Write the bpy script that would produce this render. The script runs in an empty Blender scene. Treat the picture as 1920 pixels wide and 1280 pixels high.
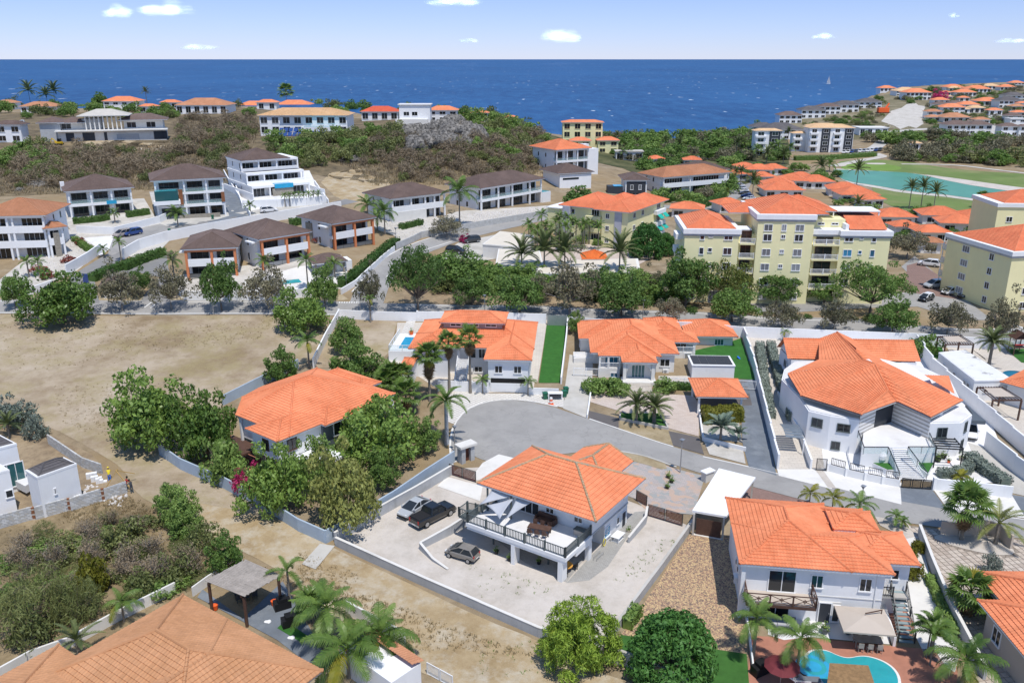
import bpy,bmesh,math,random
import numpy as np
from mathutils import Vector,Matrix
SC=bpy.context.scene
C=SC.collection
R=math.radians
rnd=random.Random(7)
# ------------------------------------------------------------------ camera, sky, sun, exposure
CAMZ=50.0
FPX=1600.0
PITCH=math.atan(529/FPX)
cp,sp=math.cos(PITCH),math.sin(PITCH)
cam_d=bpy.data.cameras.new('camera')
cam_d.sensor_width=36
cam_d.lens=30.0
cam_d.clip_start=1
cam_d.clip_end=200000
cam=bpy.data.objects.new('camera',cam_d)
C.objects.link(cam)
cam.location=(0,0,CAMZ)
cam.rotation_euler=(math.pi/2-PITCH,0,0)
SC.camera=cam
SUN=Vector((0.42,-1.0,2.6)).normalized()
world=bpy.data.worlds.new('World')
SC.world=world
world.use_nodes=True
wn=world.node_tree
wn.nodes.clear()
sky=wn.nodes.new('ShaderNodeTexSky')
sky.sky_type='NISHITA'
sky.sun_disc=False
sky.sun_elevation=math.asin(SUN.z)
sky.sun_rotation=math.atan2(SUN.x,SUN.y)
sky.altitude=0
sky.air_density=1.0
sky.dust_density=0.0
sky.ozone_density=6.0
bg=wn.nodes.new('ShaderNodeBackground')
bg.inputs[1].default_value=0.13
wo=wn.nodes.new('ShaderNodeOutputWorld')
tint=wn.nodes.new('ShaderNodeMix');tint.data_type='RGBA';tint.blend_type='MULTIPLY';tint.inputs[0].default_value=1.0
tco=wn.nodes.new('ShaderNodeTexCoord');tsp=wn.nodes.new('ShaderNodeSeparateXYZ');trp=wn.nodes.new('ShaderNodeValToRGB')
wn.links.new(tco.outputs['Generated'],tsp.inputs[0]);wn.links.new(tsp.outputs['Z'],trp.inputs[0])
for e_,(p_,c_)in zip(trp.color_ramp.elements,((0.0,(.575,.65,1.03,1)),(.30,(1,1,1,1)))):e_.position=p_;e_.color=c_
mid_=trp.color_ramp.elements.new(.07);mid_.color=(.60,.61,.90,1)
wn.links.new(trp.outputs[0],tint.inputs[7])
wn.links.new(sky.outputs[0],tint.inputs[6])
wn.links.new(tint.outputs[2],bg.inputs[0])
wn.links.new(bg.outputs[0],wo.inputs[0])
sd=bpy.data.lights.new('sun','SUN')
sd.energy=3.4
sd.angle=R(0.53)
sd.color=(1.0,0.955,0.89)
so=bpy.data.objects.new('sun',sd)
C.objects.link(so)
so.rotation_euler=SUN.to_track_quat('Z','Y').to_euler()
SC.view_settings.view_transform='Standard'
SC.view_settings.look='None'
SC.view_settings.exposure=0.27
SC.view_settings.gamma=1
SC.view_settings.use_curve_mapping=False
SC.render.engine='CYCLES'
SC.cycles.use_denoising=True
SC.cycles.max_bounces=6
SC.cycles.transparent_max_bounces=32
SC.cycles.caustics_reflective=False
SC.cycles.caustics_refractive=False
# ------------------------------------------------------------------ pixel of the photograph <-> place
def ray(px,py):
 v=py-640
 return px-960,FPX*cp-v*sp,-(v*cp+FPX*sp)
def P(px,py,z=0.0):
 a,b,c=ray(px,py)
 t=(z-CAMZ)/c
 return Vector((a*t,b*t,z))
def topx(p):
 h=p[2]-CAMZ
 dep=p[1]*cp-h*sp
 return 960+FPX*p[0]/dep,640-FPX*(p[1]*sp+h*cp)/dep
def mpp(p):
 return(p[1]*cp-(p[2]-CAMZ)*sp)/FPX
def zat(x,y,py):
 lo,hi=-30.0,CAMZ+30
 for _ in range(40):
  m=(lo+hi)/2
  if topx((x,y,m))[1]>py:lo=m
  else:hi=m
 return lo
 # ------------------------------------------------------------------ terrain
CTL=[(200,1250,-1),(640,1000,-.3),(960,1250,-.6),(960,1000,0),(640,1120,-.5),(1300,1000,.3),(1300,1250,-.3),(1600,1200,0),(1850,1200,.4),(1900,1000,1),(100,1050,-1.4),(20,950,-1),(250,900,0),(440,1120,-.6),(800,1000,0),(1100,1100,0),(400,850,0),(250,780,.8),(600,980,0),(700,870,.3),(860,850,.7),(1000,800,1),(1270,870,.7),(1500,900,.8),(1750,920,1),(1900,960,1),(1080,740,1.4),(900,740,1.5),(1200,720,1.8),(1400,780,1.5),(1420,640,3.3),(1600,640,3.6),(1850,640,4),(1500,760,2),(100,700,2),(300,650,3),(500,660,2.8),(700,650,3),(900,620,3.3),(1100,620,3.3),(1900,760,2.2),(0,575,5),(300,570,4.8),(700,570,4.5),(1000,578,4.5),(1300,595,4.7),(1600,606,4.9),(1900,625,4.9),(100,520,6.5),(30,490,7.5),(250,500,7),(385,520,6.8),(500,515,7),(640,475,8.4),(620,505,7.2),(820,470,6.5),(940,425,8),(1000,480,5.5),(1150,455,6),(1300,560,5),(1600,540,5),(1850,570,5),(1760,520,5),(1000,520,5.2),(200,470,8.5),(280,440,9.5),(420,402,10.5),(600,378,11),(150,405,11),(345,400,11),(520,380,11.5),(100,340,13.5),(770,410,9.5),(950,390,9),(650,330,13.5),(690,365,11.5),(150,320,14.5),(400,330,14),(200,290,18),(200,268,20.5),(30,275,20),(40,232,22),(370,250,20),(370,215,22.5),(570,258,21.5),(480,250,20),(480,205,23.5),(760,245,22.5),(740,290,17),(830,262,21.5),(900,330,12),(1000,290,15),(960,240,19.5),(900,222,21),(1050,280,12),(1100,385,7.5),(1250,370,6),(1200,330,6.5),(1300,300,4),(1400,300,3),(1100,300,9),(1180,285,4),(1540,290,2.5),(1700,310,2.5),(1700,375,2.5),(1900,340,2.4),(1900,400,2.6),(1500,340,3),(1600,420,4),(1800,440,4),(1450,380,4.5),(1380,350,4.5),(1800,345,2.2),(1600,340,2.4),(1450,262,3.5),(1500,235,5),(1600,262,4),(1700,245,7),(1650,210,11),(1700,190,13),(1800,250,6),(1900,260,5.5),(1800,215,10),(1900,190,14),(1800,175,15),(1750,180,14),(1600,225,8),(1760,290,3),(1900,300,3),(1880,165,16)]
def uv_of(x,y):return x/y,math.log(y)
_pts=[]
for a,b,z in CTL:
 q=P(a,b,z)
 _pts.append((*uv_of(q.x,q.y),z))
for x,y,z in[(-60,25,-1),(0,25,-.6),(60,25,0),(-140,110,1),(-160,150,4),(160,110,2.5),(175,150,4.5),(-200,200,9),(-260,260,14),(-330,340,19),(-400,440,21),(-330,470,21),(-200,455,21),(-100,470,20),(0,480,14),(40,500,6),(260,200,4),(420,330,3),(700,560,4),(900,760,9),(1250,1250,15),(1500,1700,15),(900,1560,15),(-600,500,18)]:
 _pts.append((*uv_of(x,y),z))
_K=np.array(_pts)
def _phi(r2):return np.where(r2>1e-12,0.5*r2*np.log(np.maximum(r2,1e-12)),0.0)
_n=len(_K)
_A=np.zeros((_n+3,_n+3))
_d2=((_K[:,None,:2]-_K[None,:,:2])**2).sum(-1)
_A[:_n,:_n]=_phi(_d2)+np.eye(_n)*2e-4
_A[:_n,_n]=1;_A[:_n,_n+1:]=_K[:,:2];_A[_n,:_n]=1;_A[_n+1:,:_n]=_K[:,:2].T
_w=np.linalg.solve(_A,np.concatenate([_K[:,2],np.zeros(3)]))
COAST=np.array([(-900,540),(-330,545),(-60,545),(20,545),(68,556),(120,562),(165,600),(245,751),(344,893),(447,1081),(533,1205),(678,1350),(866,1500),(1100,1800),(1500,2300)],float)
def _coast_side(X,Y):
 best=np.full(X.shape,1e9);sg=np.ones(X.shape)
 for(x0,y0),(x1,y1)in zip(COAST[:-1],COAST[1:]):
  dx,dy=x1-x0,y1-y0
  t=np.clip(((X-x0)*dx+(Y-y0)*dy)/(dx*dx+dy*dy),0,1)
  d=np.hypot(X-x0-t*dx,Y-y0-t*dy)
  cr=dx*(Y-y0)-dy*(X-x0)
  m=d<best
  best=np.where(m,d,best);sg=np.where(m,np.where(cr>0,-1.0,1.0),sg)
 return best*sg
def terr(X,Y):
 X=np.asarray(X,float);Y=np.asarray(Y,float)
 u=X/Y;v=np.log(Y)
 out=np.zeros(X.shape)
 for i in range(_n):
  out+=_w[i]*_phi((u-_K[i,0])**2+(v-_K[i,1])**2)
 out+=_w[_n]+_w[_n+1]*u+_w[_n+2]*v
 s=_coast_side(X,Y)
 s=s+5*np.sin(X*.13+Y*.05)+3*np.sin(X*.31-Y*.21)
 k=np.clip((s+4)/16,0,1);k=k*k*(3-2*k)
 out=np.clip(out,-2.5,27)
 return-14+(out+14)*k
def _lines(stops):
 out=[]
 for a,b,st in stops:
  n=max(1,round((b-a)/st))
  out+=[a+(b-a)*i/n for i in range(n)]
 return np.array(out+[stops[-1][1]])
GX=_lines([(-900,-420,30),(-420,-150,9),(-150,-90,4),(-90,100,2.5),(100,160,4),(160,500,8),(500,1500,30)])
GY=_lines([(22,190,2.5),(190,330,4),(330,700,8),(700,1400,18),(1400,2400,50)])
GZ=terr(*np.meshgrid(GX,GY,indexing='ij'))
def hz(x,y):
 i=min(max(int(np.searchsorted(GX,x))-1,0),len(GX)-2)
 j=min(max(int(np.searchsorted(GY,y))-1,0),len(GY)-2)
 a=min(max((x-GX[i])/(GX[i+1]-GX[i]),0),1);b=min(max((y-GY[j])/(GY[j+1]-GY[j]),0),1)
 z00,z10,z01,z11=GZ[i,j],GZ[i+1,j],GZ[i,j+1],GZ[i+1,j+1]
 if a>=b:return float(z00+a*(z10-z00)+b*(z11-z10))
 return float(z00+b*(z01-z00)+a*(z11-z01))
def G(px,py,off=0.0):
 a,b,c=ray(px,py)
 L=math.sqrt(a*a+b*b+c*c)
 a,b,c=a/L,b/L,c/L
 t=20.0;st=2.0;prev=t
 while t<4000:
  x,y,z=a*t,b*t,CAMZ+c*t
  if z<-9:break
  if z<32 and z<hz(x,y):break
  prev=t;t+=max(0.6,t*0.008)
 lo,hi=prev,t
 for _ in range(22):
  m=(lo+hi)/2
  if CAMZ+c*m<hz(a*m,b*m):hi=m
  else:lo=m
 x,y=a*hi,b*hi
 return Vector((x,y,hz(x,y)+off))
 # ------------------------------------------------------------------ materials
MATS={}
def nodes_of(name):
 m=bpy.data.materials.new(name);m.use_nodes=True
 nt=m.node_tree
 return m,nt,nt.nodes['Principled BSDF']
def noise(nt,vec,scale,detail=4,rough=.6):
 n=nt.nodes.new('ShaderNodeTexNoise')
 n.inputs['Scale'].default_value=scale;n.inputs['Detail'].default_value=detail;n.inputs['Roughness'].default_value=rough
 if vec is not None:nt.links.new(vec,n.inputs['Vector'])
 return n.outputs['Fac']
def ramp(nt,fac,stops):
 r=nt.nodes.new('ShaderNodeValToRGB')
 cr=r.color_ramp
 while len(cr.elements)<len(stops):cr.elements.new(0.5)
 for e,(p,c)in zip(cr.elements,stops):
  e.position=p;e.color=(*c,1)if len(c)==3 else c
 nt.links.new(fac,r.inputs[0])
 return r.outputs[0]
def mixc(nt,fac,a,b):
 n=nt.nodes.new('ShaderNodeMix');n.data_type='RGBA'
 for sock,val in((n.inputs[0],fac),(n.inputs[6],a),(n.inputs[7],b)):
  if isinstance(val,bpy.types.NodeSocket):nt.links.new(val,sock)
  elif isinstance(val,(int,float)):sock.default_value=val
  else:sock.default_value=(*val,1)
 return n.outputs[2]
def mathn(nt,op,a,b=None):
 n=nt.nodes.new('ShaderNodeMath');n.operation=op
 for s,v in zip(n.inputs,(a,b)):
  if v is None:continue
  if isinstance(v,bpy.types.NodeSocket):nt.links.new(v,s)
  else:s.default_value=v
 return n.outputs[0]
def bump(nt,b,h,strength,dist=.05):
 n=nt.nodes.new('ShaderNodeBump');n.inputs['Strength'].default_value=strength;n.inputs['Distance'].default_value=dist
 nt.links.new(h,n.inputs['Height']);nt.links.new(n.outputs[0],b.inputs['Normal'])
def sc3(c,k):return tuple(min(1,max(0,x*k))for x in c)
def coords(nt,which='Object'):
 t=nt.nodes.new('ShaderNodeTexCoord');return t.outputs[which]
def worldpos(nt):
 return nt.nodes.new('ShaderNodeNewGeometry').outputs['Position']
def M(name,col,rough=.8,var=.10,vs=.8,bs=0,bst=.3,spec=.3,metal=0,stain=None,ss=.25,st=(.55,.75),spk=0,coat=0,streak=0,crack=0):
 if name in MATS:return MATS[name]
 m,nt,b=nodes_of(name)
 pos=worldpos(nt)
 c=ramp(nt,noise(nt,pos,vs,5,.65),[(.3,sc3(col,1-var)),(.7,sc3(col,1+var))])
 if stain:
  f=ramp(nt,noise(nt,pos,ss,6,.7),[(st[0],(0,0,0)),(st[1],(1,1,1))])
  c=mixc(nt,f,c,stain)
 if spk:
  f=ramp(nt,noise(nt,pos,9,2,.8),[(.62,(0,0,0)),(.7,(spk,spk,spk))])
  c=mixc(nt,f,c,sc3(col,.45))
 if streak:
  mp=nt.nodes.new('ShaderNodeMapping');nt.links.new(pos,mp.inputs['Vector']);mp.inputs['Scale'].default_value=(1.5,1.5,.22)
  f=ramp(nt,noise(nt,mp.outputs[0],1,5,.7),[(.52,(0,0,0)),(.85,(streak,streak,streak))])
  c=mixc(nt,f,c,sc3(stain or col,.6))
 if crack:
  v=nt.nodes.new('ShaderNodeTexVoronoi');v.feature='DISTANCE_TO_EDGE';v.inputs['Scale'].default_value=crack
  wv=nt.nodes.new('ShaderNodeVectorMath');wv.operation='ADD';nt.links.new(pos,wv.inputs[0])
  nz=nt.nodes.new('ShaderNodeTexNoise');nz.inputs['Scale'].default_value=.5;nt.links.new(pos,nz.inputs['Vector'])
  sc_=nt.nodes.new('ShaderNodeVectorMath');sc_.operation='SCALE';sc_.inputs['Scale'].default_value=4;nt.links.new(nz.outputs['Color'],sc_.inputs[0]);nt.links.new(sc_.outputs[0],wv.inputs[1]);nt.links.new(wv.outputs[0],v.inputs['Vector'])
  f=ramp(nt,v.outputs['Distance'],[(.0,(.22,.22,.22)),(.012,(0,0,0))]);c=mixc(nt,f,c,sc3(col,.45))
 nt.links.new(c,b.inputs['Base Color'])
 b.inputs['Roughness'].default_value=rough;b.inputs['Metallic'].default_value=metal
 b.inputs['Specular IOR Level'].default_value=spec
 if coat:b.inputs['Coat Weight'].default_value=coat
 if bs:bump(nt,b,noise(nt,pos,bs,4,.7),bst)
 MATS[name]=m
 return m
def tilemat(name,col,col2,step=1.0):
 if name in MATS:return MATS[name]
 m,nt,b=nodes_of(name)
 uv=coords(nt,'UV')
 fl=nt.nodes.new('ShaderNodeVectorMath');fl.operation='FLOOR';nt.links.new(uv,fl.inputs[0])
 wnz=nt.nodes.new('ShaderNodeTexWhiteNoise');wnz.noise_dimensions='2D';nt.links.new(fl.outputs[0],wnz.inputs['Vector'])
 pos=worldpos(nt)
 f1=noise(nt,pos,.45,5,.7)
 c=mixc(nt,ramp(nt,f1,[(.35,(0,0,0)),(.7,(1,1,1))]),col,col2)
 f2=mathn(nt,'MULTIPLY',wnz.outputs['Value'],.22)
 c=mixc(nt,f2,c,sc3(col,.42))
 mq=nt.nodes.new('ShaderNodeMapping');nt.links.new(uv,mq.inputs['Vector']);mq.inputs['Scale'].default_value=(.55,.06,1)
 c=mixc(nt,ramp(nt,noise(nt,mq.outputs[0],1,5,.75),[(.48,(0,0,0)),(.8,(.5,.5,.5))]),c,sc3(col,.55))
 c=mixc(nt,ramp(nt,noise(nt,pos,.16,4,.6),[(.5,(0,0,0)),(.72,(.55,.55,.55))]),c,sc3(col2,1.18))
 f3=ramp(nt,noise(nt,pos,2.3,6,.75),[(.58,(0,0,0)),(.8,(.35,.35,.35))])
 c=mixc(nt,f3,c,sc3(col,.45))
 nt.links.new(c,b.inputs['Base Color'])
 b.inputs['Roughness'].default_value=.75;b.inputs['Specular IOR Level'].default_value=.25
 w=nt.nodes.new('ShaderNodeTexWave');w.wave_type='BANDS';w.bands_direction='X'
 w.inputs['Scale'].default_value=6.2832/2/math.pi*1.0;nt.links.new(uv,w.inputs['Vector'])
 sep=nt.nodes.new('ShaderNodeSeparateXYZ');nt.links.new(uv,sep.inputs[0])
 fr=mathn(nt,'FRACT',sep.outputs['Y'])
 hgt=mathn(nt,'SUBTRACT',1.0,fr)
 bump(nt,b,hgt,.5*step,.06)
 MATS[name]=m
 return m
def glassmat(name,col,rough=.06):
 if name in MATS:return MATS[name]
 m,nt,b=nodes_of(name)
 pos=worldpos(nt)
 oi=nt.nodes.new('ShaderNodeObjectInfo')
 c=mixc(nt,mathn(nt,'MULTIPLY',oi.outputs['Random'],.8),sc3(col,.5),sc3(col,1.7))
 nt.links.new(c,b.inputs['Base Color'])
 b.inputs['Roughness'].default_value=rough;b.inputs['Specular IOR Level'].default_value=.6
 MATS[name]=m
 return m
def clearglass(name,col=(.75,.9,.88),op=.3):
 if name in MATS:return MATS[name]
 m,nt,b=nodes_of(name)
 b.inputs['Base Color'].default_value=(*col,1);b.inputs['Roughness'].default_value=.05
 b.inputs['Alpha'].default_value=op
 MATS[name]=m
 return m
def leafmat(name,a,b_,yellow=None,trans=.28,rough=.55):
 if name in MATS:return MATS[name]
 m,nt,b=nodes_of(name)
 pos=worldpos(nt)
 oi=nt.nodes.new('ShaderNodeObjectInfo')
 f=mathn(nt,'ADD',mathn(nt,'MULTIPLY',noise(nt,pos,1.1,3,.7),.75),mathn(nt,'MULTIPLY',oi.outputs['Random'],.25))
 c=ramp(nt,f,[(.3,a),(.68,b_)])
 if not yellow:c=mixc(nt,ramp(nt,noise(nt,pos,3.1,3,.8),[(.58,(0,0,0)),(.7,(.45,.45,.45))]),c,(min(1,b_[0]*1.5),b_[1]*1.1,b_[2]*1.1))
 if yellow:
  c=mixc(nt,ramp(nt,noise(nt,pos,2.2,3,.8),[(.56,(0,0,0)),(.66,(.8,.8,.8))]),c,yellow)
 nt.links.new(c,b.inputs['Base Color'])
 b.inputs['Roughness'].default_value=rough;b.inputs['Specular IOR Level'].default_value=.3
 tr=nt.nodes.new('ShaderNodeBsdfTranslucent');nt.links.new(c,tr.inputs[0])
 mx=nt.nodes.new('ShaderNodeMixShader');mx.inputs[0].default_value=trans
 nt.links.new(b.outputs[0],mx.inputs[1]);nt.links.new(tr.outputs[0],mx.inputs[2])
 nt.links.new(mx.outputs[0],nt.nodes['Material Output'].inputs[0])
 MATS[name]=m
 return m
def pavermat(name,c1,c2,mortar,w,h,rot=0,msize=.03,off=.5,extra=None,var=1.0):
 if name in MATS:return MATS[name]
 m,nt,b=nodes_of(name)
 mp=nt.nodes.new('ShaderNodeMapping');nt.links.new(worldpos(nt),mp.inputs['Vector']);mp.inputs['Rotation'].default_value=(0,0,rot)
 br=nt.nodes.new('ShaderNodeTexBrick')
 br.inputs['Color1'].default_value=(*c1,1);br.inputs['Color2'].default_value=(*c2,1);br.inputs['Mortar'].default_value=(*mortar,1)
 br.inputs['Scale'].default_value=1;br.inputs['Brick Width'].default_value=w;br.inputs['Row Height'].default_value=h
 br.inputs['Mortar Size'].default_value=msize;br.offset=off
 nt.links.new(mp.outputs[0],br.inputs['Vector'])
 c=br.outputs['Color']
 c=mixc(nt,ramp(nt,noise(nt,worldpos(nt),.35,6,.7),[(.4,(0,0,0)),(.75,(.4,.4,.4))]),c,sc3(c1,.75))
 if extra:
  v=nt.nodes.new('ShaderNodeTexVoronoi');v.inputs['Scale'].default_value=extra[1]
  nt.links.new(mp.outputs[0],v.inputs['Vector'])
  sp_=nt.nodes.new('ShaderNodeSeparateColor');nt.links.new(v.outputs['Color'],sp_.inputs[0])
  c=mixc(nt,ramp(nt,sp_.outputs[0],[(.5,(0,0,0)),(.62,(.85,.85,.85))]),c,extra[0])
  if len(extra)>2:c=mixc(nt,ramp(nt,sp_.outputs[1],[(.7,(0,0,0)),(.75,(.85,.85,.85))]),c,extra[2])
 nt.links.new(c,b.inputs['Base Color']);b.inputs['Roughness'].default_value=.85;b.inputs['Specular IOR Level'].default_value=.2
 bump(nt,b,br.outputs['Fac'],-.4,.02)
 MATS[name]=m
 return m
white=M('white_render',(.80,.80,.80),.8,.035,.6,18,.12,stain=(.66,.65,.62),ss=.6,st=(.62,.9),streak=.14)
offwhite=M('offwhite_render',(.72,.70,.66),.8,.05,.6,18,.12,stain=(.58,.56,.5),ss=.5,st=(.6,.9),streak=.14)
yellow=M('yellow_render',(.83,.765,.44),.85,.04,.25,14,.1,stain=(.70,.64,.36),ss=.22,st=(.55,.9),streak=.1)
yellow2=M('warm_yellow_render',(.66,.54,.18),.85,.05,.3)
greyw=M('grey_render',(.42,.43,.44),.85,.08,.7,14,.2,stain=(.30,.31,.31),ss=.5,streak=.35)
bluew=M('pale_blue_wall_paint',(.38,.46,.55),.85,.08,.5,14,.15,stain=(.55,.6,.64),ss=.45,st=(.6,.72))
blockm=M('concrete_block',(.47,.47,.46),.9,.16,1.5,22,.4,stain=(.36,.35,.33),ss=.8)
conc=M('concrete',(.50,.48,.44),.9,.08,.5,10,.2,stain=(.36,.34,.30),ss=.18,st=(.45,.75))
concw=M('pale_concrete',(.68,.66,.62),.9,.06,.4,10,.15,stain=(.52,.5,.46),ss=.25,st=(.5,.8))
creamroof=M('cream_flat_roof',(.66,.60,.50),.85,.06,.3,stain=(.5,.45,.38),ss=.3)
darkmetal=M('dark_metal',(.035,.037,.04),.45,.1,2,metal=.3,spec=.5)
greymetal=M('grey_green_paint',(.10,.12,.12),.5,.1,2)
steel=M('steel',(.45,.46,.47),.4,.08,2,metal=.7)
wood=M('weathered_wood',(.34,.30,.26),.85,.22,1.6,20,.3)
brownwood=M('brown_wood',(.10,.055,.04),.6,.2,2)
redwood=M('red_brown_slat',(.13,.05,.035),.55,.2,2)
tan=M('tan_canvas',(.50,.43,.36),.9,.04,.5)
sail=M('white_sailcloth',(.44,.455,.49),.85,.03,.5)
orangepaint=M('orange_paint',(.62,.22,.095),.8,.05,.5)
stonegrey=M('stone_cladding',(.30,.27,.22),.9,.25,2.5,12,.6)
stonew=M('white_stone_cladding',(.74,.73,.71),.85,.06,1.5,8,.3)
stonestripe=M('grey_stone_band',(.43,.41,.38),.85,.2,2.5,8,.3)
slate=M('slate_paint',(.10,.12,.14),.6,.06,.5)
charcoal=M('charcoal_panel',(.045,.05,.06),.6,.08,.5)
rust=M('rust_cladding',(.25,.105,.05),.8,.15,.8)
black=M('black_plastic',(.012,.012,.013),.5,.1,2)
rubber=M('tyre_rubber',(.018,.018,.02),.9,.1,3)
green_bin=M('green_plastic',(.02,.13,.075),.5,.08,2)
red_plastic=M('red_plastic',(.5,.05,.04),.5,.1,2)
orangeplastic=M('orange_plastic',(.8,.13,.03),.5,.05,2)
whiteplastic=M('white_plastic',(.78,.78,.77),.4,.03,2)
teal=M('teal_canvas',(.02,.38,.30),.8,.08,1)
cushion=M('grey_cushion',(.16,.17,.19),.9,.1,2)
amber=M('amber_table',(.6,.3,.06),.6,.1,2)
bluefab=M('blue_fabric',(.03,.16,.6),.8,.05,2)
rockm=M('limestone',(.23,.215,.195),.95,.4,.5,1.2,1.0,stain=(.05,.048,.045),ss=1.1,st=(.44,.58))
T_or=tilemat('orange_clay_tile',(.72,.225,.10),(.79,.285,.14))
T_or2=tilemat('red_orange_clay_tile',(.72,.205,.095),(.78,.26,.125))
T_deep=tilemat('deep_orange_clay_tile',(.72,.16,.035),(.78,.20,.05))
T_br=tilemat('brown_concrete_tile',(.15,.105,.088),(.19,.135,.115))
T_tan=tilemat('tan_clay_tile',(.45,.205,.105),(.52,.25,.14))
T_tan2=tilemat('sun_bleached_tan_tile',(.50,.25,.12),(.56,.29,.15))
T_pale=tilemat('pale_sand_tile',(.66,.42,.22),(.70,.47,.27))
T_red=tilemat('red_clay_tile',(.60,.10,.05),(.66,.13,.065))
T_grey=tilemat('grey_concrete_tile',(.10,.092,.095),(.14,.13,.13))
G_dark=glassmat('dark_window_glass',(.022,.026,.03))
G_teal=glassmat('teal_window_glass',(.03,.12,.13))
G_grey=glassmat('curtained_window_glass',(.20,.21,.22),.15)
G_blue=glassmat('blue_window_glass',(.05,.2,.32))
G_clear=clearglass('balustrade_glass',(.55,.75,.72),.2)
# ------------------------------------------------------------------ mesh helpers
class MB:
 def __init__(s):s.v=[];s.f=[];s.m=[];s.uv=None
 def add(s,vs,fs,mi=0):
  o=len(s.v);s.v+=[tuple(v)for v in vs];s.f+=[tuple(i+o for i in f)for f in fs];s.m+=[mi]*len(fs);return s
 def box(s,x0,x1,y0,y1,z0,z1,mi=0):
  return s.add([(x0,y0,z0),(x1,y0,z0),(x1,y1,z0),(x0,y1,z0),(x0,y0,z1),(x1,y0,z1),(x1,y1,z1),(x0,y1,z1)],[(0,3,2,1),(4,5,6,7),(0,1,5,4),(1,2,6,5),(2,3,7,6),(3,0,4,7)],mi)
 def obox(s,c,u,l,w,h,mi=0,up=(0,0,1)):
  u=Vector(u).normalized();up=Vector(up);n=up.cross(u)
  if n.length<1e-4:n=Vector((1,0,0)).cross(u)
  n.normalize();k=u.cross(n).normalized();c=Vector(c)
  vs=[c+u*(a*l/2)+n*(b*w/2)+k*(d*h/2)for d in(-1,1)for a,b in((-1,-1),(1,-1),(1,1),(-1,1))]
  return s.add(vs,[(0,3,2,1),(4,5,6,7),(0,1,5,4),(1,2,6,5),(2,3,7,6),(3,0,4,7)],mi)
 def bar(s,a,b,w,h=None,mi=0):
  a=Vector(a);b=Vector(b);d=b-a
  return s.obox((a+b)/2,d,d.length,w,h or w,mi)
 def prism(s,poly,z0,z1,mi=0):
  n=len(poly)
  z0s=z0 if hasattr(z0,'__len__')else[z0]*n;z1s=z1 if hasattr(z1,'__len__')else[z1]*n
  vs=[(p[0],p[1],a)for p,a in zip(poly,z0s)]+[(p[0],p[1],a)for p,a in zip(poly,z1s)]
  fs=[tuple(range(n-1,-1,-1)),tuple(range(n,2*n))]+[(i,(i+1)%n,n+(i+1)%n,n+i)for i in range(n)]
  return s.add(vs,fs,mi)
 def tube(s,pts,rs,n=6,mi=0,cap=True):
  pts=[Vector(p)for p in pts]
  if not hasattr(rs,'__len__'):rs=[rs]*len(pts)
  o=len(s.v);k=len(pts)
  for i,p in enumerate(pts):
   d=(pts[min(i+1,k-1)]-pts[max(i-1,0)]).normalized()
   a=d.cross(Vector((0,0,1)));
   if a.length<.05:a=d.cross(Vector((1,0,0)))
   a.normalize();b=d.cross(a)
   for j in range(n):
    t=2*math.pi*j/n
    s.v.append(tuple(p+(a*math.cos(t)+b*math.sin(t))*rs[i]))
  for i in range(k-1):
   for j in range(n):
    s.f.append((o+i*n+j,o+i*n+(j+1)%n,o+(i+1)*n+(j+1)%n,o+(i+1)*n+j));s.m.append(mi)
  if cap:
   s.f.append(tuple(o+j for j in range(n-1,-1,-1)));s.m.append(mi)
   s.f.append(tuple(o+(k-1)*n+j for j in range(n)));s.m.append(mi)
  return s
 def lathe(s,prof,c=(0,0,0),n=12,mi=0):
  o=len(s.v);k=len(prof)
  for r,z in prof:
   for j in range(n):
    t=2*math.pi*j/n
    s.v.append((c[0]+r*math.cos(t),c[1]+r*math.sin(t),c[2]+z))
  for i in range(k-1):
   for j in range(n):
    s.f.append((o+i*n+j,o+i*n+(j+1)%n,o+(i+1)*n+(j+1)%n,o+(i+1)*n+j));s.m.append(mi)
  s.f.append(tuple(o+j for j in range(n-1,-1,-1)));s.m.append(mi)
  s.f.append(tuple(o+(k-1)*n+j for j in range(n)));s.m.append(mi)
  return s
 def mesh(s,name,mats):
  me=bpy.data.meshes.new(name)
  me.from_pydata(s.v,[],s.f)
  for m in(mats if isinstance(mats,(list,tuple))else[mats]):me.materials.append(m)
  if any(s.m):me.polygons.foreach_set('material_index',s.m)
  if s.uv:
   l=me.uv_layers.new(name='UVMap');l.data.foreach_set('uv',[c for q in s.uv for c in q])
  return me
 def build(s,name,mats,parent=None,loc=None,smooth=False):
  me=s.mesh(name,mats)
  if smooth:me.polygons.foreach_set('use_smooth',[True]*len(me.polygons))
  return link(name,me,parent,loc)
KM={}
def link(name,me,parent=None,loc=None,rz=None):
 o=bpy.data.objects.new(name,me);C.objects.link(o)
 if parent is not None:o.parent=parent;KM.setdefault(parent.name,[]).append(o)
 if loc is not None:o.location=loc
 if rz is not None:o.rotation_euler=(0,0,rz)
 return o
def tag(o,label=None,cat=None,group=None,kind=None):
 if label:o['label']=label
 if cat:o['category']=cat
 if group:o['group']=group
 if kind:o['kind']=kind
 return o
def thing(name,label,cat,loc=(0,0,0),rz=0,group=None):
 o=bpy.data.objects.new(name,None);o.empty_display_size=.3;C.objects.link(o)
 o.location=loc;o.rotation_euler=(0,0,rz)
 return tag(o,label,cat,group)
def copy_tree(o,loc=None,rz=None,label=None,scale=None):
 def rec(a,par):
  c=a.copy();C.objects.link(c)
  if par is not None:
   c.parent=par;KM.setdefault(par.name,[]).append(c)
  for ch in KIDS(a):rec(ch,c)
  return c
 r=rec(o,None)
 if loc is not None:r.location=loc
 if rz is not None:r.rotation_euler=(0,0,rz)
 if scale is not None:r.scale=(scale,)*3
 if label:r['label']=label
 return r
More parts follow.
